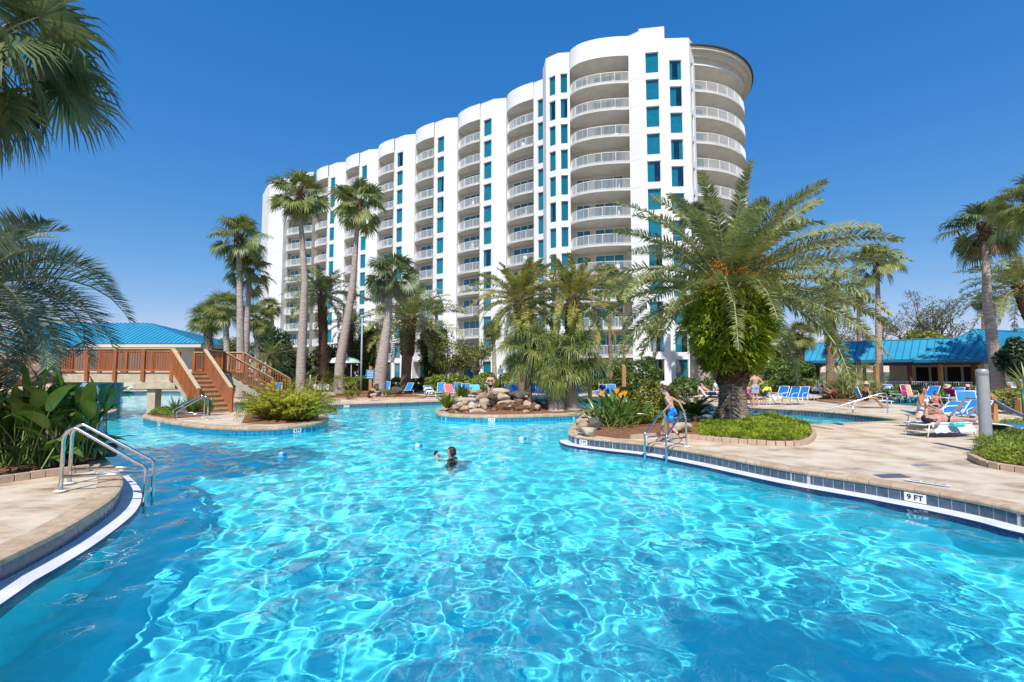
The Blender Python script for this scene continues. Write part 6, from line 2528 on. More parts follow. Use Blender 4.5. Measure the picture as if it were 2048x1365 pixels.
marker('white depth marker reading 9 FT under the right coping', pool, 1820, 977, '9 FT')
marker('white depth marker reading 5 FT at the peninsula tip', pool, 1174, 875, '5 FT')
marker('white depth marker reading 4 FT on the stair island', isl_left, 590, 852, '4 FT', outward=-1)
marker('small white depth marker at the left tip of the stair island', isl_left, 320, 840, '4 FT', outward=-1)
marker('white depth marker reading 4 FT below the waterfall', isl_mid, 985, 832, '4 FT', outward=-1)
marker('white depth marker on the far pool wall left of the crouching woman', pool, 692, 808, '4 FT')
for lb, (px, py), txt in (('white NO DIVING tile set in the right coping by the slate diamond', (1855, 968), 'NO DIVING'), ('white NO DIVING tile set in the left deck behind the handrail', (205, 948), 'NO DIVING')):
    x, y = G(px, py)
    t = thing('deck_marker', lb, 'deck marker', (x, y, 0.016), -0.95 if px > 1000 else 0.9)
    m_ = MB()
    m_.box((-.28, -.075, 0), (.28, .075, .006))
    m_.build('tile', MT['signwhite'], t)
    text_mesh(txt, 0.085, MT['ink'], t, (0, 0, .0075), (0, 0, 0), depth=.0008)

# ================================================================== posts, signs, lamp pole, canopies
x, y = GX(1962, 10.6)
t = thing('bollard_light', 'thick round grey metal post standing in front of the loungers at the right', 'post', (x, y, 0))
m_ = MB()
m_.tube([(0, 0, 0), (0, 0, 1.70)], .107, 28, cap=False)
m_.build('tube', MT['galv'], t, True)
m_ = MB()
m_.tube([(0, 0, 1.70), (0, 0, 1.702), (0, 0, 1.80), (0, 0, 1.835), (0, 0, 1.845)], [.107, .111, .111, .095, .05], 28)
m_.build('cap', MT['galv'], t, True)
m_ = MB()
for k in range(12):
    a = k * PI / 6
    m_.box((math.cos(a) * .109 - .014, math.sin(a) * .109 - .003, 1.735), (math.cos(a) * .109 + .014, math.sin(a) * .109 + .003, 1.741), rz=a + PI / 2)
m_.build('slots', MT['ink'], t)
x, y = GX(723, 36)
t = thing('lamp_pole', 'tall thin pale green lamp pole rising between the leaning palms', 'lamp pole', (x, y, 0))
m_ = MB()
m_.tube([(0, 0, 0), (0, 0, 5.9)], [.075, .055], 12)
m_.build('pole', M('pale_green_paint', (0.36, 0.44, 0.42), rough=.5), t, True)
m_ = MB()
m_.box((-.14, -.1, 5.9), (.14, .2, 6.02))
m_.build('lamp_head', MT['galv'], t, bevel=.02)
x, y = GX(742, 33)
t = thing('sign_post', 'blue notice board with white lines of text on an orange timber post', 'sign', (x, y, 0))
m_ = MB()
m_.box((-.10, -.07, 0), (.10, .07, 2.15))
m_.build('post', MT['woodpost'], t, bevel=.01)
m_ = MB()
m_.box((-.19, -.10, 1.32), (.17, -.072, 1.92))
b_ = m_.build('board', MT['signblue'], t)
m_ = MB()
m_.box((-.30, -.098, 1.30), (.30, -.074, 1.94))
m_.build('backing', MT['signblue'], t)
for k in range(5):
    m_ = MB()
    zz = 1.83 - k * .11
    for j in range(3):
        m_.box((-.20 + j * .14, -.106, zz - .022), (-.20 + j * .14 + (.11 if (k + j) % 3 else .125), -.1005, zz + .022))
    m_.build('text_line', MT['signwhite'], t)
x, y = GX(1000.5, 33)
t = thing('sign_post', 'square white notice on a dark green post behind the sitting child', 'sign', (x, y, 0))
m_ = MB()
m_.box((-.04, -.04, 0), (.04, .04, 2.25))
m_.build('post', M('dark_green_paint', (0.01, 0.06, 0.04), rough=.5), t)
m_ = MB()
m_.box((-.19, -.07, 1.62), (.19, -.045, 2.0))
m_.build('board', MT['signwhite'], t)
for k in range(4):
    m_ = MB()
    m_.box((-.10, -.0745, 1.88 - k * .065), (.10, -.0705, 1.905 - k * .065))
    m_.build('text_line', M('faint_print', (.45, .47, .55)), t)
for px, Y, h_, w_, lb in ((1247, 27, 2.15, .10, 'orange timber post top showing over the yellow-green shrub'), (1179, 30, 2.6, .11, 'orange timber post behind the weeping palm, by the low loungers'),
                          (1979, 17.2, 0.95, .09, 'round-topped orange timber post right of the grey metal post'), (2034, 19.5, .7, .1, 'brown timber post at the right edge by the hedge'),
                          (1751, 34.5, 2.3, .13, 'orange timber post beside the slim palm trunk')):
    x, y = GX(px, Y)
    t = thing('timber_post', lb, 'post', (x, y, 0), 0, 'orange timber posts')
    m_ = MB()
    m_.box((-w_, -w_, 0), (w_, w_, h_ - .05))
    m_.build('post_shaft', MT['woodpost'], t, bevel=.012)
    m_ = MB()
    m_.ell((0, 0, h_ - .04), (w_ * 1.05, w_ * 1.05, .07), 12, 6)
    m_.build('post_cap', MT['woodpost'], t, True)
t = thing('barrier_strap', 'blue-grey webbing strap sagging from the orange post to the right edge', 'barrier', (*GX(1979, 17.2), 0.8))
m_ = MB()
e = Vector((*GX(2090, 14.5), 0.25)) - Vector((*GX(1979, 17.2), .8))
pts = [e * q - up_ * (.5 * q * (1 - q)) for q in np.linspace(0, 1, 12)]
for dzz in (-.05, 0, .05):
    m_.tube([p + up_ * dzz for p in pts], .022, 6)
m_.build('webbing', M('webbing_blue', (.12, .22, .42), (.4, .45, .5), 30, .6), t, True)
t = thing('outdoor_shower', 'green outdoor shower pipe with curved steel head at the right edge', 'shower', (*GX(2040, 17), 0))
m_ = MB()
m_.tube([(0, 0, 0), (0, 0, 1.15)], .045, 10)
m_.build('pipe', M('green_pipe', (.01, .12, .08), rough=.4), t, True)
m_ = MB()
m_.tube([(0, 0, 1.15), (0, 0, 1.4), (-.03, -.02, 1.5), (-.1, -.05, 1.52), (-.15, -.08, 1.45)], .02, 10)
m_.build('shower_head', MT['steel'], t, True)
t = thing('parasol', 'small blue parasol behind the far stair rail', 'parasol', (*GX(505, 44), 0))
m_ = MB()
m_.tube([(0, 0, 0), (0, 0, 3.5)], .03, 6)
m_.build('pole', MT['whitemetal'], t)
m_ = MB()
m_.tube([(0, 0, 2.95), (0, 0, 3.0), (0, 0, 3.55)], [1.15, 1.12, .03], 8)
m_.build('canopy', MT['sling'], t)
t = thing('canopy_tent', 'pale green and white canopy tent behind the leaning palms', 'tent', (*GX(688, 43.5), 0))
m_ = MB()
m_.tube([(0, 0, 2.55), (0, 0, 2.6), (0, 0, 2.95), (0, 0, 3.15), (0, 0, 3.2)], [1.6, 1.58, 1.15, .5, .02], 8)
m_.build('canopy', M('pale_green_canvas', (.50, .66, .55), (.6, .72, .62), 2, .8), t, True)
for a in range(4):
    m_ = MB()
    q = R(45 + 90 * a)
    m_.tube([(1.45 * math.cos(q), 1.45 * math.sin(q), 0), (1.45 * math.cos(q), 1.45 * math.sin(q), 2.6)], .03, 6)
    m_.build('leg', MT['whitemetal'], t)
t = thing('bollard', 'short grey post in the planting left of the palmetto', 'post', (*GX(622, 38), 0))
m_ = MB()
m_.tube([(0, 0, 0), (0, 0, 1.5), (0, 0, 1.55)], [.07, .07, .03], 10)
m_.build('post_shaft', MT['galv'], t, True)
for k, (px, py, Y, lb) in enumerate([(562, 912, None, 'white and blue lane float left of the swimmer with the camera'), (835, 894, None, 'white and blue lane float near the swimmer with the camera'), (1043, 880, None, 'white and blue lane float in front of the waterfall')]):
    x, y = G(px, py, WZ)
    t = thing('float', lb, 'float', (x, y, WZ + .01), 0, 'small floats on the pool')
    m_ = MB()
    m_.ell((0, 0, 0.02), (.075, .06, .06), 12, 8)
    m_.build('float_body', MT['signwhite'], t, True)
    m_ = MB()
    m_.ell((.09, 0, 0.02), (.05, .055, .05), 12, 8)
    m_.build('float_end', MT['sling'], t, True)
x, y = G(258, 781, 0)
m_ = MB()
m_.ell((0, 0, .16), (.16, .16, .16), 14, 10)
tag(m_.build('beach_ball', M('lime_plastic', (.25, .75, .05), rough=.4), smooth=True, loc=(x, y, 0)), 'lime green ball on the far deck seen under the bridge', 'ball')

# ================================================================== loungers and chairs
PROTO = {}


def lounger_proto(key, back, frame='whitemetal', sling='sling', arms=False, seat_z=.36, seatL=1.25, backL=.68):
    """head end at +x; local origin below the hinge of the back"""
    if key in PROTO:
        r_ = copy_tree(PROTO[key])
        return r_
    t = empty('lounger' if seatL > .8 else 'pool_chair')
    a = R(back)
    hx, hz = backL * math.cos(a), backL * math.sin(a)
    w = .30
    f = MB()
    for s in (-w, w):
        f.tube([(-seatL, s, seat_z - .02), (-seatL + .04, s, seat_z), (0, s, seat_z), (hx, s, seat_z + hz)], .017, 8)
        f.tube([(0, s, seat_z), (.45 if seatL > .8 else .2, s, seat_z - (.0 if back < 60 else .05))], .015, 6)
    f.tube([(hx, -w, seat_z + hz), (hx, w, seat_z + hz)], .017, 8)
    f.tube([(-seatL, -w, seat_z - .02), (-seatL, w, seat_z - .02)], .017, 8)
    if arms:
        for s in (-w - .03, w + .03):
            f.tube([(-seatL * .75, s, .02), (-seatL * .8, s, seat_z + .17), (-seatL * .6, s, seat_z + .24), (-.1, s, seat_z + .25), (hx * .45, s, seat_z + hz * .42)], .014, 8)
    f.build('frame', MT[frame], t, True)
    for s in (-w, w):
        for x0, x1 in ((-seatL + .12, -seatL + .04), (.30 if seatL > .8 else .02, .42 if seatL > .8 else .16)):
            l_ = MB()
            l_.tube([(x0, s, seat_z), (x1, s, .01)], .015, 8)
            l_.build('leg', MT[frame], t, True)
    m_ = MB()
    n = 9
    for i in range(n):
        u0, u1 = i / n, (i + 1) / n
        sag = lambda u: -.025 * math.sin(u * PI)
        m_.add([(-seatL + seatL * u0, -w + .01, seat_z + .012 + sag(u0)), (-seatL + seatL * u0, w - .01, seat_z + .012 + sag(u0)), (-seatL + seatL * u1, w - .01, seat_z + .012 + sag(u1)), (-seatL + seatL * u1, -w + .01, seat_z + .012 + sag(u1))], [(0, 3, 2, 1)])
    m_.build('seat', MT[sling], t)
    m_ = MB()
    m_.add([(0.01, -w + .01, seat_z + .014), (0.01, w - .01, seat_z + .014), (hx, w - .01, seat_z + hz - .02), (hx, -w + .01, seat_z + hz - .02)], [(0, 3, 2, 1)])
    m_.build('backrest', MT[sling], t)
    PROTO[key] = t
    return t


def put_seat(kind, px, Y, rz, label, sling='sling', back=None, frame='whitemetal'):
    """rz: direction of the head end, degrees from +x"""
    if kind == 'lounger':
        b = 42 if back is None else back
        t = lounger_proto(('l', b, sling, frame), b, frame, sling)
    elif kind == 'armlounger':
        b = 45 if back is None else back
        t = lounger_proto(('a', b, sling, frame), b, frame, sling, True)
    else:
        b = 68 if back is None else back
        t = lounger_proto(('c', b, sling, frame), b, frame, sling, True, .40, .50, .62)
    t.location = (*GX(px, Y), 0.004)
    t.rotation_euler = (0, 0, R(rz))
    return tag(t, label, 'lounger' if kind != 'chair' else 'pool chair', 'blue sling loungers round the pool' if kind != 'chair' else 'blue sling pool chairs')


def towel(label, seat, parts, mat, th=.02, stripes=None, wide=.36):
    """cloth draped along a lounger profile; parts: list of (x, z) in the seat's own axes"""
    m_ = MB()
    rg = random.Random(len(label))
    P_ = resample(parts, .06)
    for i in range(len(P_) - 1):
        (x0, z0), (x1, z1) = P_[i], P_[i + 1]
        m_.cur = 0 if not stripes else (i // 3) % 2
        ys_ = np.linspace(-wide, wide, 7)
        for j in range(6):
            def zz(x, z, y):
                e = max(0, abs(y) - .29)
                return z + th - e * 2.2 + .012 * math.sin(x * 21 + y * 17 + len(label))
            m_.add([(x0, ys_[j], zz(x0, z0, ys_[j])), (x1, ys_[j], zz(x1, z1, ys_[j])), (x1, ys_[j + 1], zz(x1, z1, ys_[j + 1])), (x0, ys_[j + 1], zz(x0, z0, ys_[j + 1]))], [(0, 1, 2, 3)])
    o = m_.build('towel', [MT[mat], MT[stripes]] if stripes else MT[mat], smooth=True)
    o.location = seat.location
    o.rotation_euler = seat.rotation_euler
    return tag(o, label, 'towel')


def prof(back, seatL=1.25, backL=.68, z=.36, a=-1.0, b=1.0):
    """profile points from a (along seat, negative) to b (fraction of the back)"""
    q = R(back)
    P_ = [(a * seatL, z), (0, z)]
    if b > 0:
        P_.append((backL * math.cos(q) * b, z + backL * math.sin(q) * b))
    if b >= 1:
        P_.append((backL * math.cos(q) + .05, z + backL * math.sin(q) - .12))
        P_.append((backL * math.cos(q) + .07, z + backL * math.sin(q) - .4))
    return P_


# far row behind the waterfall island
s = put_seat('lounger', 862, 34.5, 130, 'lounger with raised blue back, leftmost of the far middle row', back=35)
towel('navy and white striped towel over the leftmost far loungers', s, prof(35, a=-.6, b=.8), 'white', stripes='navy')
s = put_seat('lounger', 884, 35.5, 100, 'blue lounger with a high back right of the striped towel', back=60)
s = put_seat('lounger', 900, 34.3, 115, 'lounger hidden under the coral towel', back=50)
towel('coral towel draped over a lounger left of the waterfall', s, prof(50, a=-.8, b=1.0), 'coral')
s = put_seat('lounger', 917, 36.0, 100, 'blue lounger back right of the coral towel', back=58)
s = put_seat('lounger', 932, 34.5, 95, 'bare blue lounger left of the aqua towel', back=55)
s = put_seat('lounger', 951, 34.3, 100, 'lounger hidden under the long aqua towel', back=45)
towel('aqua towel hanging over a lounger beside the waterfall', s, prof(45, a=-1, b=1.0), 'aqua')
s = put_seat('lounger', 1012, 33.5, 85, 'white-framed lounger with child behind the waterfall', back=45)
towel('white towel on the lounger under the sitting child', s, prof(45, a=-.6, b=1.0), 'white')
put_seat('lounger', 1030, 35, 85, 'blue lounger right of the sitting child', back=50)
put_seat('lounger', 1068, 34, 85, 'blue lounger behind the dark island palm trunk', back=60)
put_seat('lounger', 1080, 33, 95, 'blue high-backed lounger right of the dark island palm trunk', back=62)
put_seat('lounger', 1098, 36, 95, 'blue lounger half hidden by the spiky plant', back=55)
put_seat('lounger', 1151, 33, 88, 'blue lounger right of the stout island palm', back=55)
put_seat('lounger', 1185, 34, 10, 'flat blue lounger seen from the side by the orange post', back=12)
put_seat('lounger', 1205, 34, 75, 'blue lounger behind the bird of paradise, left', back=48)
put_seat('lounger', 1221, 32, 80, 'blue lounger behind the bird of paradise, right', back=58)
put_seat('lounger', 890, 39, 90, 'blue chair back showing behind the striped towel', back=65)
put_seat('chair', 773, 38, 90, 'blue chair behind the fern-wrapped date palm', back=75)
put_seat('lounger', 816, 37, 60, 'blue lounger showing right of the fern-wrapped trunk', back=55)
# left, behind bridge and fern
put_seat('chair', 556, 34, 95, 'single blue chair behind the foxtail fern', back=75)
s = put_seat('lounger', 247, 44, 170, 'white lounger on the far deck seen under the bridge', sling='white', back=30)
towel('aqua towel thrown over the white lounger seen under the bridge', s, prof(30, a=-.1, b=1.0), 'aqua')
put_seat('lounger', 272, 45, 10, 'second white lounger seen under the bridge', sling='white', back=35)
put_seat('lounger', 433, 41, 90, 'blue lounger seen between the stair balusters', back=60)
# right side
s = put_seat('armlounger', 1410, 29, 165, 'lounger of the man with sunglasses, left of the big palm trunk', sling='navy', back=55)
towel('white towel over the back of the navy lounger', s, prof(55, a=-.1, b=1.0), 'white')
s = put_seat('lounger', 1497, 27, 150, 'coral-covered lounger under the woman in pink', sling='coral', back=40)
s = put_seat('armlounger', 1560, 26.5, 20, 'blue lounger with a crumpled towel right of the standing man', back=66)
towel('crumpled patterned towel on the lounger seat', s, [(-.9, .38), (-.7, .50), (-.45, .46), (-.25, .52), (-.1, .40)], 'white', stripes='straw')
put_seat('chair', 1583, 26, 15, 'blue armchair nearest the wading pool, left one of the pair', back=66)
put_seat('chair', 1600, 26.3, 25, 'blue armchair nearest the wading pool, right one of the pair', back=66)
s = put_seat('lounger', 1652, 30, 8, 'flat blue lounger in front of the palmetto clump', back=15)
put_seat('lounger', 1625, 31, 20, 'blue lounger of the person in black', back=40)
put_seat('armlounger', 1718, 24, 160, 'blue chair of the woman in the straw hat', back=72)
s = put_seat('lounger', 1780, 31, 92, 'lounger by the slim palm with a striped blue towel', back=60)
towel('blue and white towel over the lounger by the slim palm', s, prof(60, a=-.3, b=1.0), 'white', stripes='sling')
s = put_seat('chair', 1811, 28.5, 92, 'chair hung with maroon and orange towels', back=75)
t = towel('maroon towel over the left half of a chair by the hedge', s, prof(75, .5, .62, .4, -.5, 1.0), 'maroon', wide=.16)
t.location.x -= .17
t = towel('orange towel over the right half of a chair by the hedge', s, prof(75, .5, .62, .4, -.5, 1.0), 'orangecloth', wide=.16, th=.024)
t.location.x += .17
s = put_seat('lounger', 1857, 28, 15, 'lounger with raised blue back and patterned towel behind the spa', back=58)
towel('white and blue patterned towel on the lounger behind the spa', s, prof(58, a=-1, b=.1), 'white', stripes='sling')
s = put_seat('lounger', 1905, 27.5, 20, 'lounger of the reclining person with the wide hat', back=50)
s = put_seat('lounger', 1925, 26, 25, 'navy lounger right of the wide hat', sling='navy', back=35)
s = put_seat('lounger', 1948, 27, 15, 'lounger of the person in the pink cap', back=45)
put_seat('lounger', 2030, 26, 10, 'lounger at the right edge behind the hedge', back=40)
# the near group of sunbathers
S1 = put_seat('lounger', 1893, 13.6, 12, 'cream-framed lounger with the lying sunbather on a white towel', back=2, frame='whitemetal')
towel('crumpled white towel under the lying sunbather', S1, [(-1.05, .36), (0.35, .37)], 'white', wide=.40)
S2 = put_seat('lounger', 1845, 15.6, 195, 'blue lounger on which the dark-haired woman sits', back=15)
towel('white towel round the sitting dark-haired woman', S2, [(-.9, .37), (-.1, .38)], 'white', wide=.38)
put_seat('armlounger', 1893, 17.2, 20, 'bare blue arm lounger behind the sunbathers, left', back=30)
put_seat('armlounger', 1940, 16.4, 20, 'bare blue arm lounger behind the sunbathers, right', back=40)
put_seat('armlounger', 1930, 19.4, 60, 'blue arm chair with upright back behind the grey post', back=68)
s = put_seat('lounger', 2000, 12.4, 200, 'blue lounger with lime striped towel behind the grey post', back=10)
towel('blue towel spread over the lounger behind the grey post', s, [(-1.2, .37), (.4, .38)], 'sling', wide=.36)
t = thing('tan_lounger_back', 'raised tan frame of a folded lounger between the sunbathers and the grey post', 'lounger frame', (*GX(1905, 13.9), .36))
m_ = MB()
for yy in (-.25, .25):
    m_.bar((-.05, yy, 0), (.62, yy, .72), .05, .05)
for q in (.2, .9):
    m_.bar((-.05 + .67 * q, -.25, .72 * q), (-.05 + .67 * q, .25, .72 * q), .03, .03)
m_.bar((.30, .25, .36), (.62, .25, -.3), .025, .025)
m_.bar((.30, -.25, .36), (.62, -.25, -.3), .025, .025)
m_.build('frame', MT['tan'], t)
t = thing('beach_bag', 'aqua beach bag under the lying sunbather\'s legs', 'bag', (*GX(1906, 13.05), .30))
m_ = MB()
m_.add([(-.14, -.08, 0), (.14, -.08, 0), (.14, .08, 0), (-.14, .08, 0), (-.17, -.09, .10), (.17, -.09, .09), (.16, .09, .10), (-.16, .09, .11)], [(0, 3, 2, 1), (4, 5, 6, 7), (0, 1, 5, 4), (1, 2, 6, 5), (2, 3, 7, 6), (3, 0, 4, 7)])
m_.build('bag_body', MT['aqua'], t, bevel=.03)
m_ = MB()
m_.tube([(-.09, -.08, .09), (-.06, -.11, .17), (.06, -.11, .17), (.09, -.08, .09)], .01, 6)
m_.build('handle', MT['aqua'], t, True)
# stacked white chairs by the mulch bed
for k in range(5):
    x, y = GX(632 + k * 6.2, 33.5)
    t = thing('folding_chair', ['leftmost', 'second', 'middle', 'fourth', 'rightmost'][k] + ' of five white folding chairs stored upright by the mulch bed', 'folding chair', (x, y, .12), .1 * (k - 2), 'white folding chairs stored by the mulch bed')
    m_ = MB()
    m_.box((-.085, -.03, .42), (.085, .0, .78))
    m_.build('backrest', MT['white'], t, bevel=.01)
    for s_ in (-.085, .085):
        m_ = MB()
        m_.tube([(s_, 0, .45), (s_ * 1.25, -.1, 0)], .012, 6)
        m_.tube([(s_, 0, .42), (s_ * 1.1, .14, 0)], .012, 6)
        m_.build('leg', MT['black'], t)
t = thing('flip_flops', 'black flip-flops and a folded towel on the deck by the wading pool', 'flip-flops', (*G(1683, 811), .01))
for k in (-.1, .1):
    m_ = MB()
    m_.ell((k, 0, .015), (.05, .13, .012), 10, 5)
    m_.build('sole', MT['black'], t, True)
# side tables
for px, Y, lb in ((1842, 14.6, 'low white side table left of the sitting woman'), (1795, 29, 'small white table left of the towel-hung chair')):
    t = thing('side_table', lb, 'side table', (*GX(px, Y), .004), 0, 'low side tables')
    m_ = MB()
    m_.tube([(0, 0, .38), (0, 0, .40)], .22, 16)
    m_.build('table_top', MT['whitemetal'], t)
    for a in range(3):
        m_ = MB()
        m_.tube([(.15 * math.cos(a * 2.1), .15 * math.sin(a * 2.1), .38), (.2 * math.cos(a * 2.1), .2 * math.sin(a * 2.1), 0)], .012, 6)
        m_.build('leg', MT['whitemetal'], t)

# white chairs on the balconies
cp = None
spots = [((11.6, 51.9), j, 'widest stack') for j in (10, 9, 8, 6, 5, 3, 2)] + [((1.6, 60.3), j, 'stack left of the paired window pier') for j in (9, 6, 4, 1)] + [((-5.6, 65.2), j, 'second stack left of the paired window pier') for j in (10, 7, 5, 3, 1)]
for (x, y), j, nm_ in spots:
    if cp is None:
        cp = empty('balcony_chair')
        m_ = MB()
        m_.box((-.25, -.25, .40), (.25, .25, .44))
        m_.build('seat', MT['whitemetal'], cp, bevel=.02)
        m_ = MB()
        m_.box((-.25, .22, .5), (.25, .26, .95))
        m_.build('backrest', MT['whitemetal'], cp, bevel=.02)
        for a in (-.22, .22):
            for b in (-.22, .22):
                m_ = MB()
                m_.tube([(a, b, 0), (a, b, .41)], .018, 6)
                m_.build('leg', MT['whitemetal'], cp)
        o = cp
    else:
        o = copy_tree(cp)
    o.location = (x, y, FZ[j] + .002)
    o.rotation_euler = (0, 0, .5 + j * .7)
    tag(o, 'white balcony chair on floor %d of the %s' % (j + 1, nm_), 'chair', 'white chairs on the hotel balconies')
# ================================================================== people
def capsule(mb, p0, r0, p1, r1, n=12):
    p0, p1 = Vector(p0), Vector(p1)
    d = p1 - p0
    L = d.length
    if L < 1e-5:
        mb.ell(tuple(p0), (r0, r0, r0), n, 8)
        return
    d.normalize()
    pts, rs = [], []
    for k in range(0, 4):
        a = (k / 4) * PI / 2
        pts.append(p0 - d * r0 * math.cos(a))
        rs.append(max(.0008, r0 * math.sin(a)))
    pts.append(p0)
    rs.append(r0)
    pts.append((p0 + p1) / 2)
    rs.append((r0 + r1) / 2)
    pts.append(p1)
    rs.append(r1)
    for k in range(3, -1, -1):
        a = (k / 4) * PI / 2
        pts.append(p1 + d * r1 * math.cos(a))
        rs.append(max(.0008, r1 * math.sin(a)))
    mb.tube(pts, rs, n)


def oell(mb, c, r, fwd, up=(0, 0, 1), n=14, m=10):
    """ellipsoid with radii (side, fwd, up) in a turned frame"""
    f = Vector(fwd).normalized()
    u = Vector(up)
    sd = f.cross(u).normalized()
    u = sd.cross(f).normalized()
    t = MB()
    t.ell((0, 0, 0), (1, 1, 1), n, m)
    V = [Vector(c) + sd * (p[0] * r[0]) + f * (p[1] * r[1]) + u * (p[2] * r[2]) for p in t.v]
    mb.add(V, t.f)


def fuse(mb, name, mat, parent, voxel, smooth=3):
    """one continuous skin over the overlapping solids"""
    o = mb.build(name, mat, None)
    rm = o.modifiers.new('r', 'REMESH')
    rm.mode = 'VOXEL'
    rm.voxel_size = voxel
    sm = o.modifiers.new('s', 'SMOOTH')
    sm.iterations = smooth
    sm.factor = 0.5
    bpy.context.view_layer.update()
    dg = bpy.context.evaluated_depsgraph_get()
    me = bpy.data.meshes.new_from_object(o.evaluated_get(dg))
    me.name = name
    old = o.data
    o.modifiers.clear()
    o.data = me
    bpy.data.meshes.remove(old)
    me.materials.clear()
    me.materials.append(mat)
    me.polygons.foreach_set('use_smooth', [True] * len(me.polygons))
    o.parent = parent
    return o


def hand(mb, w, e, s, curl=0.5, side=1):
    """palm, four unequal bent fingers and a thumb leaving the side of the palm"""
    w, e = Vector(w), Vector(e)
    d = (w - e).normalized()
    x = d.cross(Vector((0, 0, 1)))
    if x.length < .2:
        x = d.cross(Vector((0, 1, 0)))
    x.normalize()
    n = x.cross(d).normalized()
    c = w + d * .045 * s
    oell(mb, tuple(c), (.040 * s, .050 * s, .016 * s), tuple(d), tuple(n))
    for k, L in enumerate((.068, .078, .072, .056)):
        b = w + d * .085 * s + x * ((k - 1.5) * .0205 * s)
        a1, a2 = curl * .6, curl * 1.5
        m = b + (d * math.cos(a1) - n * math.sin(a1)) * L * .5 * s
        t = m + (d * math.cos(a2) - n * math.sin(a2)) * L * .5 * s
        capsule(mb, b, .0098 * s, m, .0088 * s, 8)
        capsule(mb, m, .0088 * s, t, .0072 * s, 8)
    b = w + d * .03 * s + x * (side * .034 * s)
    m = b + (d * .7 + x * side * .75 - n * .2).normalized() * .035 * s
    t = m + (d * .95 + x * side * .2 - n * .35).normalized() * .03 * s
    capsule(mb, b, .012 * s, m, .011 * s, 8)
    capsule(mb, m, .011 * s, t, .008 * s, 8)


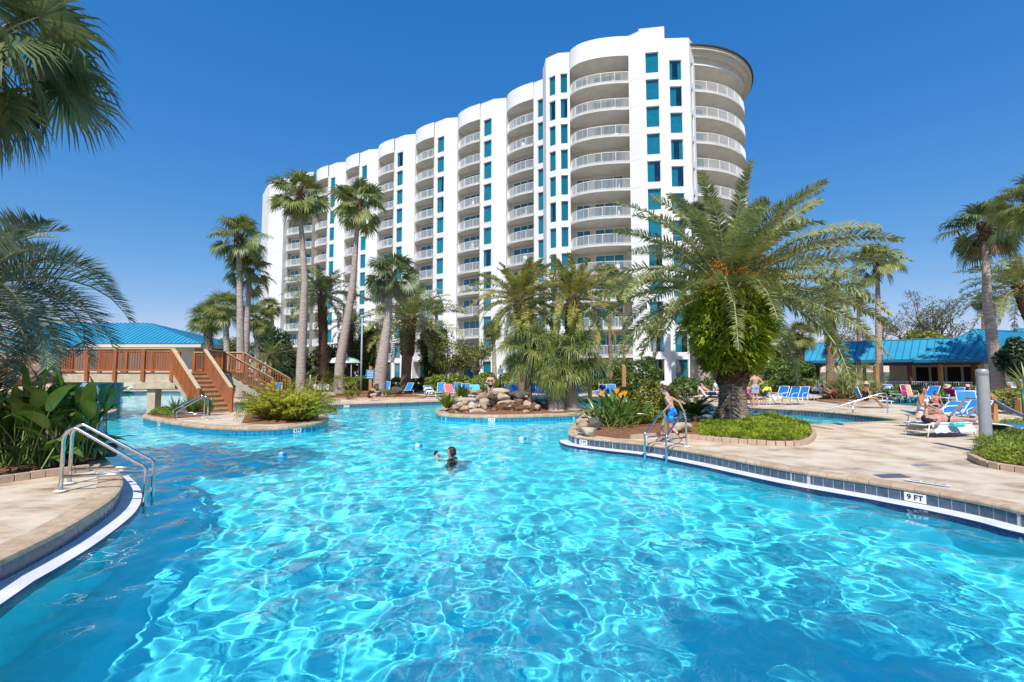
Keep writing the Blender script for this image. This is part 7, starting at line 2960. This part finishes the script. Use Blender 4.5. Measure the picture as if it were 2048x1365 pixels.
def person(label, loc, rz, J, s=1.0, skin='skin', voxel=.012, hair='hair', hairlen=0, clothes=(), hat=None, group='people at the pool', build=1.0, female=False, face=True, fat=1.0):
    """J: joints in metres for a 1.75 m adult; x right, y forward, z up"""
    t = thing('person', label, 'person', loc, R(rz), group)
    J = {k: Vector(v) * s for k, v in J.items()}
    g = lambda k: J[k]
    b = build * s
    mb = MB()
    pel, wai, che, nek, hed = g('pelvis'), g('waist'), g('chest'), g('neck'), g('head')
    fw = J.get('face', Vector((0, 1, 0))).normalized()
    capsule(mb, g('hipL'), .098 * b * fat, g('hipR'), .098 * b * fat)
    capsule(mb, pel, .125 * b * fat, wai, .112 * b * fat)
    capsule(mb, wai, .112 * b * fat, che, .125 * b)
    sl, sr = g('shL'), g('shR')
    capsule(mb, che.lerp(sl, .45), .105 * b, che.lerp(sr, .45), .105 * b)
    capsule(mb, sl, .058 * b, sr, .058 * b)
    capsule(mb, che.lerp(nek, .5) + (sl - che) * .35, .06 * b, che.lerp(nek, .5) + (sr - che) * .35, .06 * b)
    if female:
        bf = J.get('front', fw)
        for q in (sl, sr):
            oell(mb, tuple(che.lerp(q, .42) + bf * .085 * s - (nek - che).normalized() * .03 * s), (.055 * b, .06 * b, .055 * b), tuple(fw))
    capsule(mb, nek - (nek - che).normalized() * .03 * s, .056 * s, hed - (hed - nek).normalized() * .05 * s, .052 * s)
    hu = (hed - nek).normalized()
    hu = (hu - fw * hu.dot(fw)).normalized()
    oell(mb, tuple(hed + hu * .02 * s), (.076 * s, .094 * s, .098 * s), tuple(fw), tuple(hu))
    oell(mb, tuple(hed + fw * .028 * s - hu * .055 * s), (.055 * s, .062 * s, .062 * s), tuple(fw), tuple(hu))
    sd = fw.cross(hu).normalized()
    capsule(mb, hed + fw * .088 * s + hu * .012 * s, .008 * s, hed + fw * .104 * s - hu * .018 * s, .013 * s, 8)
    for q in (-1, 1):
        oell(mb, tuple(hed + sd * q * .077 * s - fw * .005 * s), (.010 * s, .019 * s, .030 * s), tuple(fw), tuple(hu), 8, 6)
    for S_ in 'LR':
        sh, el, wr = g('sh' + S_), g('el' + S_), g('wr' + S_)
        capsule(mb, sh, .052 * b, el, .040 * b)
        capsule(mb, el, .040 * b, el.lerp(wr, .35), .042 * b)
        capsule(mb, el.lerp(wr, .35), .041 * b, wr, .026 * b)
        hand(mb, wr, el, s, J.get('curl', Vector((.5, 0, 0))).x / s if 'curl' in J else .5, 1 if S_ == 'L' else -1)
        hp2, kn, an, to = g('hip' + S_), g('kn' + S_), g('an' + S_), g('to' + S_)
        capsule(mb, hp2, .090 * b * fat, hp2.lerp(kn, .5), .074 * b * fat)
        capsule(mb, hp2.lerp(kn, .5), .074 * b * fat, kn, .053 * b)
        capsule(mb, kn, .053 * b, kn.lerp(an, .32), .056 * b)
        capsule(mb, kn.lerp(an, .32), .056 * b, an, .034 * b)
        capsule(mb, an, .036 * b, an.lerp(to, .55) , .032 * b)
        capsule(mb, an.lerp(to, .55), .034 * b, to, .022 * b)
    body = fuse(mb, 'body', MT[skin], t, voxel, 3)
    body.cycles.is_caustics_receiver = True
    # hair: a cap over the back and top of the skull
    if hair:
        hm = MB()
        tmp = MB()
        tmp.ell((0, 0, 0), (1, 1, 1), 22, 16)
        V = []
        for p in tmp.v:
            q = Vector(p)
            k = 1.0 + .03 * noise.noise(q * 6)
            V.append(hed + hu * .028 * s + sd * (q.x * .083 * s * k) + fw * (q.y * .100 * s * k - .006 * s) + hu * (q.z * .098 * s * k))
        Fs = []
        for f in tmp.f:
            c = sum((Vector(tmp.v[i]) for i in f), Vector()) / len(f)
            if c.z > .55 - .12 * c.y or (c.y < .25 and c.z > -.25 - .3 * (c.y < -.3)):
                Fs.append(f)
        hm.add(V, Fs)
        if hairlen:
            for k in range(9):
                a = (k - 4) / 4 * 1.25
                root = hed - fw * (.08 * math.cos(a)) * s + sd * (.082 * math.sin(a)) * s - hu * .01 * s
                end = root - hu * hairlen * s - fw * .02 * s
                hm.tube([tuple(root + hu * .05 * s), tuple(root - hu * .05 * s - fw * .01 * s), tuple(end)], [.026 * s, .028 * s, .010 * s], 6)
        ho = hm.build('hair', MT[hair], t, True)
        so_ = ho.modifiers.new('th', 'SOLIDIFY')
        so_.thickness = .008 * s
        so_.offset = 1
    if face:
        for q in (-1, 1):
            em = MB()
            oell(em, tuple(hed + fw * .083 * s + sd * q * .030 * s + hu * .014 * s), (.011 * s, .008 * s, .006 * s), tuple(fw), tuple(hu), 8, 6)
            em.build('eye', MT['eye'], t, True)
        em = MB()
        oell(em, tuple(hed + fw * .083 * s - hu * .055 * s), (.022 * s, .007 * s, .006 * s), tuple(fw), tuple(hu), 8, 6)
        em.build('mouth', MT['lip'], t, True)
    for c in clothes:
        kind, mt = c[0], c[1]
        cm = MB()
        e = .014 * s
        if kind in ('trunks', 'shorts'):
            fr = .62 if kind == 'trunks' else .72
            capsule(cm, g('hipL'), .104 * b * fat + e, g('hipR'), .104 * b * fat + e)
            capsule(cm, pel, .125 * b * fat + e, pel.lerp(wai, .42), .118 * b * fat + e)
            for S_ in 'LR':
                h2, kn = g('hip' + S_), g('kn' + S_)
                m_ = h2.lerp(kn, fr)
                capsule(cm, h2, .096 * b * fat + e, h2.lerp(kn, fr * .5), .086 * b * fat + e)
                cm.tube([tuple(h2), tuple(h2.lerp(kn, fr * .5)), tuple(m_)], [.09 * b * fat + e, .088 * b * fat + e, .083 * b * fat + e * 1.8], 14)
        elif kind == 'briefs':
            capsule(cm, g('hipL').lerp(pel, .25), .100 * b * fat + e * .6, g('hipR').lerp(pel, .25), .100 * b * fat + e * .6)
            capsule(cm, pel, .124 * b * fat + e * .4, pel.lerp(wai, .15), .12 * b * fat + e * .4)
        elif kind == 'top':
            if female:
                bf = J.get('front', fw)
                for q in (sl, sr):
                    oell(cm, tuple(che.lerp(q, .42) + bf * .088 * s - (nek - che).normalized() * .03 * s), (.060 * b, .064 * b, .058 * b), tuple(fw))
            cm.tube([tuple(che.lerp(wai, .38)), tuple(che.lerp(wai, .12))], [.128 * b, .134 * b], 18)
        elif kind == 'suit':
            capsule(cm, g('hipL'), .094 * b * fat + e, g('hipR'), .094 * b * fat + e)
            capsule(cm, pel, .125 * b * fat + e, wai, .112 * b * fat + e)
            capsule(cm, wai, .112 * b * fat + e, che.lerp(wai, .2), .125 * b + e)
            if female:
                bf = J.get('front', fw)
                for q in (sl, sr):
                    oell(cm, tuple(che.lerp(q, .42) + bf * .088 * s - (nek - che).normalized() * .03 * s), (.060 * b, .064 * b, .058 * b), tuple(fw))
        elif kind == 'shirt':
            capsule(cm, pel, .128 * b + e, wai, .115 * b + e)
            capsule(cm, wai, .115 * b + e, che, .13 * b + e)
            capsule(cm, che.lerp(sl, .45), .108 * b + e, che.lerp(sr, .45), .108 * b + e)
            capsule(cm, sl, .06 * b + e, sr, .06 * b + e)
            for S_ in 'LR':
                fr = c[2] if len(c) > 2 else .5
                h2, kn = g('sh' + S_), g('el' + S_)
                capsule(cm, h2, .056 * b + e, h2.lerp(kn, fr), .05 * b + e)
        fuse(cm, {'trunks': 'swim_trunks', 'shorts': 'shorts', 'briefs': 'briefs', 'top': 'bikini_top', 'suit': 'swimsuit', 'shirt': 'shirt'}[kind], MT[mt], t, max(.010, voxel), 2)
    if hat:
        hm = MB()
        c = hed + hu * .075 * s
        if hat[0] == 'wide':
            pr = [(.19, -.035), (.185, -.025), (.10, -.005), (.092, .0), (.085, .07), (.06, .095), (.002, .10)]
        else:
            pr = [(.10, -.02), (.098, .0), (.095, .04), (.07, .085), (.002, .095)]
        hm.tube([tuple(c + hu * z * s) for _, z in pr], [r_ * s for r_, _ in pr], 20, cap=False)
        if hat[0] == 'cap':
            oell(hm, tuple(c + fw * .11 * s - hu * .01 * s), (.065 * s, .07 * s, .008 * s), tuple(fw), tuple(hu))
        hm.build('hat', MT[hat[1]], t, True)
    return t


STAND = dict(pelvis=(0, 0, .95), waist=(0, .01, 1.08), chest=(0, 0, 1.27), neck=(0, 0, 1.47), head=(0, .03, 1.61), shL=(-.175, 0, 1.41), shR=(.175, 0, 1.41),
             hipL=(-.085, 0, .92), hipR=(.085, 0, .92), knL=(-.10, .02, .50), knR=(.10, .02, .50), anL=(-.11, -.01, .08), anR=(.11, -.01, .08), toL=(-.13, .15, .025), toR=(.13, .15, .025),
             elL=(-.26, -.02, 1.13), elR=(.26, -.02, 1.13), wrL=(-.27, .06, .88), wrR=(.27, .06, .88))


def pose(base, **kw):
    d = dict(base)
    d.update(kw)
    return d


HANDS_ON_HIPS = pose(STAND, elL=(-.40, -.06, 1.17), elR=(.40, -.06, 1.17), wrL=(-.20, .03, 1.02), wrR=(.20, .03, 1.02))
HOLDING = pose(STAND, elL=(-.24, .05, 1.14), elR=(.24, .05, 1.14), wrL=(-.07, .26, 1.16), wrR=(.07, .26, 1.16), face=(0, 1, -.35))
# seated upright, seat height .42
SIT = dict(pelvis=(0, 0, .50), waist=(0, .01, .64), chest=(0, .02, .83), neck=(0, .03, 1.03), head=(0, .06, 1.17), shL=(-.17, .02, .97), shR=(.17, .02, .97),
           hipL=(-.09, .02, .49), hipR=(.09, .02, .49), knL=(-.11, .44, .52), knR=(.11, .44, .52), anL=(-.12, .50, .09), anR=(.12, .50, .09), toL=(-.13, .66, .03), toR=(.13, .66, .03),
           elL=(-.24, .08, .73), elR=(.24, .08, .73), wrL=(-.15, .30, .62), wrR=(.15, .30, .62))
# reclining on a lounger: head end behind, legs forward
RECL = dict(pelvis=(0, 0, .47), waist=(0, -.13, .55), chest=(0, -.30, .67), neck=(0, -.47, .80), head=(0, -.56, .91), shL=(-.17, -.42, .77), shR=(.17, -.42, .77), face=(0, .8, .6), front=(0, .6, .8),
            hipL=(-.09, .03, .46), hipR=(.09, .03, .46), knL=(-.11, .45, .56), knR=(.11, .45, .48), anL=(-.11, .82, .42), anR=(.11, .88, .42), toL=(-.13, .92, .54), toR=(.13, .98, .54),
            elL=(-.27, -.22, .56), elR=(.27, -.22, .56), wrL=(-.14, -.02, .60), wrR=(.14, -.02, .60))

# the boy at the handrail
BOY = dict(pelvis=(0, 0, .76), waist=(0, .03, .87), chest=(0, .07, 1.00), neck=(0, .11, 1.165), head=(-.01, .175, 1.30), shL=(-.150, .08, 1.11), shR=(.150, .08, 1.11), face=(-.25, 1, -.35),
           hipL=(-.07, 0, .74), hipR=(.07, 0, .74), knR=(.09, .27, .49), anR=(.08, .33, .09), toR=(.07, .47, .025), knL=(-.07, .02, .42), anL=(-.06, -.27, .14), toL=(-.06, -.16, .025),
           elL=(-.235, -.07, .96), wrL=(-.265, .09, .81), elR=(.29, -.06, 1.0), wrR=(.35, -.13, .82))
MT['trunksblue'] = M('blue_trunks', (0.01, 0.14, 0.58), (0.04, 0.48, 0.66), 7, .8, lo=.5, hi=.6)
MT['greyshort'] = M('grey_blue_shorts', (.36, .42, .52), (.30, .36, .46), 9, .9)
MT['yellow'] = M('yellow_cloth', (.72, .80, .05), rough=.8)
MT['pink'] = M('pink_cloth', (.65, .12, .30), rough=.8)
MT['pinkpale'] = M('pale_pink_cloth', (.75, .45, .45), rough=.8)
person('boy in blue swim trunks stepping along the coping with one hand on the steel rail', (3.98, 12.02, .015), 48.6, BOY, 1.0, 'skin', .0085, 'hair', 0, [('trunks', 'trunksblue')], build=.74)
# swimmer with a camera
SWIM = pose(STAND, elL=(-.26, .24, 1.30), wrL=(-.08, .36, 1.52), elR=(.26, .24, 1.30), wrR=(.08, .36, 1.52), face=(0, 1, .0))
sw = person('swimmer in a dark shirt holding an underwater camera to the face, chest deep', (-1.40, 11.45, -1.72), 82, SWIM, 1.0, 'skin', .011, 'hairblack', .05, [('shirt', 'black', .25), ('shorts', 'black')], group='swimmers in the pool')
t = thing('camera', 'small black underwater camera held up by the swimmer in the dark shirt', 'camera', (-1.40 - .40, 11.45 + .05, -1.72 + 1.58), R(82))
m_ = MB()
m_.box((-.07, -.03, -.045), (.07, .03, .05))
m_.build('camera_body', MT['ink'], t, bevel=.01)
m_ = MB()
m_.tube([(0, .03, 0), (0, .07, 0)], [.035, .03], 14)
m_.build('lens', MT['galv'], t, True)
t = thing('goggles', 'swim goggles pushed up on the hair of the camera swimmer', 'goggles', (-1.40, 11.45, -1.72), R(82))
m_ = MB()
for q in (-.032, .032):
    oell(m_, (q, .105, 1.70), (.028, .012, .02), (0, 1, .6))
m_.build('goggle_lens', MT['whitemetal'], t, True)
for px, py, rz, s, hr, hl, lb in ((658, 822, 150, .95, 'hairblack', .18, 'swimmer with long dark wet hair by the stair island'), (669, 826, 60, .8, 'hairblack', .03, 'child swimmer beside the long-haired swimmer'),
                                  (781, 810, 100, .82, 'hair', .1, 'swimmer with a raised arm near the far coping')):
    x, y = G(px, py, WZ)
    J_ = pose(STAND, elL=(-.35, .1, 1.35), wrL=(-.45, .25, 1.5)) if px == 781 else STAND
    person(lb, (x, y, WZ - 1.42 * s), rz, J_, s, 'skintan' if px != 669 else 'skin', .016, hr, hl, [('shirt', 'navy', .4)] if px == 781 else [('trunks', 'navy')], group='swimmers in the pool')
# crouching woman
CROUCH = dict(pelvis=(0, 0, .28), waist=(0, .03, .42), chest=(0, .13, .58), neck=(0, .25, .73), head=(0, .35, .83), face=(0, 1, -.4), shL=(-.16, .19, .69), shR=(.16, .19, .69),
              hipL=(-.09, 0, .28), hipR=(.09, 0, .28), knL=(-.12, .40, .46), knR=(.12, .42, .44), anL=(-.11, .10, .09), anR=(.11, .14, .08), toL=(-.12, .27, .02), toR=(.12, .31, .02),
              elL=(-.2, .38, .5), elR=(.2, .40, .5), wrL=(-.08, .60, .56), wrR=(.08, .60, .56))
x, y = G(736, 803)
person('woman in a black patterned swimsuit crouching on the far coping', (x, y + .3, 0.016), -78, CROUCH, 1.05, 'skin', .014, 'hair', .25, [('suit', 'black')], female=True)
person('woman in a black bikini standing behind the waterfall looking at her hands', (*GX(981, 29), 0.01), 182, HOLDING, .98, 'skinpink', .014, 'hairblack', .05, [('briefs', 'black'), ('top', 'black')], female=True, fat=1.15)
person('small child sitting on the white towel behind the waterfall', (*GX(1006, 32.6), .0), 178, SIT, .78, 'skintan', .016, 'hair', .1, [('trunks', 'maroon')])
person('person in pale pink sitting by the dark island palm', (*GX(1038, 33), .0), 170, SIT, .95, 'skinpink', .016, 'hairfair', .15, [('shirt', 'pinkpale')], female=True)
person('person with reddish hair and a blue towel sitting by the dark island palm', (*GX(1046, 33.2), .0), 200, SIT, .92, 'skin', .016, 'hair', .1, [('shirt', 'sling')])
person('person in dark clothes sitting behind the bird of paradise', (*GX(1204, 31), .0), 180, SIT, .9, 'skin', .018, 'hair', 0, [('shirt', 'navy')])
person('man with sunglasses reclining in the navy lounger with a hand at his chin', (*GX(1419, 28.9), .02), -104, pose(RECL, elR=(.25, -.20, .66), wrR=(.10, -.34, .84), head=(0, -.50, .95)), 1.02, 'skinpink', .014, 'hair', 0, [('trunks', 'navy')], build=1.12)
person('second person half hidden behind the man with sunglasses', (*GX(1428, 30), .05), -120, SIT, 1.0, 'skin', .018, 'hairfair', .1, [('shirt', 'white')])
person('bare-backed man in grey shorts standing with hands on his hips', (*GX(1508, 25.4), .0), 5, HANDS_ON_HIPS, 1.04, 'skinpink', .012, 'hair', 0, [('shorts', 'greyshort')], build=1.1)
person('woman in a pink swimsuit sitting on the coral lounger', (*GX(1492, 26.6), .0), -60, SIT, .95, 'skinpink', .014, 'hairfair', .15, [('suit', 'pink')], female=True)
BEND = pose(STAND, waist=(0, .06, 1.02), chest=(0, .24, 1.12), neck=(0, .42, 1.18), head=(0, .54, 1.16), face=(0, .5, -1), shL=(-.16, .36, 1.16), shR=(.16, .36, 1.16), elL=(-.2, .42, .9), elR=(.2, .42, .9), wrL=(-.12, .5, .68), wrR=(.12, .5, .68))
person('child in a yellow shirt and blue shorts bending over beside the man in grey shorts', (*GX(1526, 25.8), .0), -70, BEND, .78, 'skin', .014, 'hair', 0, [('shirt', 'yellow'), ('shorts', 'navy')])
person('person in black lying back on a lounger left of the palmetto clump', (*GX(1622, 30.6), .0), -80, RECL, 1.0, 'skintan', .018, 'hair', 0, [('shirt', 'black'), ('shorts', 'black')])
person('woman in white leaning forward on a lounger in front of the palmetto clump', (*GX(1640, 30), .0), -75, SIT, 1.0, 'skin', .018, 'hair', .05, [('shirt', 'white')], female=True)
person('person lying with bent knees in front of the palmetto clump', (*GX(1660, 29.6), .0), -85, pose(RECL, knL=(-.1, .35, .75), knR=(.1, .38, .72)), .98, 'skinpink', .018, 'hair', 0, [('trunks', 'maroon')])
person('woman in a straw hat and dark swimsuit sitting sideways by the long steel rail', (*GX(1727, 23.6), .0), -100, pose(SIT, knL=(-.1, .42, .55), anL=(-.1, .75, .16), toL=(-.1, .92, .12), knR=(.12, .42, .52), anR=(.12, .62, .12), toR=(.12, .78, .03)), .98, 'skintan', .013, 'hairblack', 0, [('suit', 'black')], hat=('wide', 'straw'), female=True)
# sunbathers in the foreground group
LIE = dict(pelvis=(0, 0, .47), waist=(0, -.14, .48), chest=(0, -.32, .49), neck=(0, -.53, .50), head=(0, -.66, .50), face=(0, 0, 1), front=(0, 0, 1), shL=(-.17, -.46, .48), shR=(.17, -.46, .48),
           hipL=(-.09, .03, .46), hipR=(.09, .03, .46), knL=(-.12, .45, .49), knR=(.12, .45, .47), anL=(-.12, .86, .43), anR=(.12, .86, .43), toL=(-.15, .94, .54), toR=(.15, .94, .54),
           elL=(-.18, -.40, .80), wrL=(-.05, -.62, .92), elR=(.30, -.62, .44), wrR=(.42, -.85, .44))
x, y = GX(1893, 13.5)
person('woman in a dark bikini lying on her back on the white towel, one arm raised', (x - .18, y - .05, .0), -78, LIE, 1.0, 'skinpink', .012, 'hairblack', .1, [('briefs', 'black'), ('top', 'coral')], female=True)
x, y = GX(1838, 15.2)
person('dark-haired tanned woman sitting on the lounger behind the lying sunbather', (x, y, .0), -150, SIT, 1.02, 'skintan', .013, 'hairblack', .05, [('suit', 'white')], female=True)
t = thing('sun_hat', 'pale straw sun hat lying beside the head of the lying sunbather', 'hat', (*GX(1833, 14.0), .47), 0)
m_ = MB()
m_.tube([(0, 0, 0), (0, 0, .012), (0, .0, .03), (0, 0, .11), (0, 0, .13)], [.2, .19, .1, .085, .01], 20)
m_.build('hat', MT['straw'], t, True)
# by the spa
person('child in a red-trimmed suit sitting on the rim of the spa', (*GX(1866, 24.4), -.30), 170, SIT, .85, 'skintan', .016, 'hair', .05, [('suit', 'coral')])
person('child lying at the spa rim beside the sitting child', (*GX(1884, 23.4), -.38), 110, RECL, .75, 'skintan', .016, 'hairblack', 0, [('trunks', 'navy')], face=False)
person('dark-haired child in the spa water', (*GX(1826, 25.6), -1.25), 90, STAND, .75, 'skintan', .016, 'hairblack', .05, [('trunks', 'navy')], face=False)
person('person in a broad straw hat reclining behind the spa', (*GX(1903, 27.4), .02), -70, RECL, 1.0, 'skintan', .016, 'hair', 0, [('shirt', 'maroon')], hat=('wide', 'straw'))
person('person in a pink cap reclining right of the navy lounger', (*GX(1947, 26.8), .02), -75, RECL, 1.0, 'skinpink', .016, 'hair', 0, [('shirt', 'navy'), ('shorts', 'maroon')], hat=('cap', 'pinkpale'))
person('fair-haired person reclining at the right edge behind the hedge', (*GX(2030, 25.8), .15), -80, RECL, 1.0, 'skin', .018, 'hairfair', .1, [('shirt', 'white')])
person('dark-haired person sitting behind the blue patterned lounger', (*GX(1848, 29), .0), 150, SIT, .9, 'skintan', .018, 'hairblack', 0, [('shirt', 'navy')], face=False)
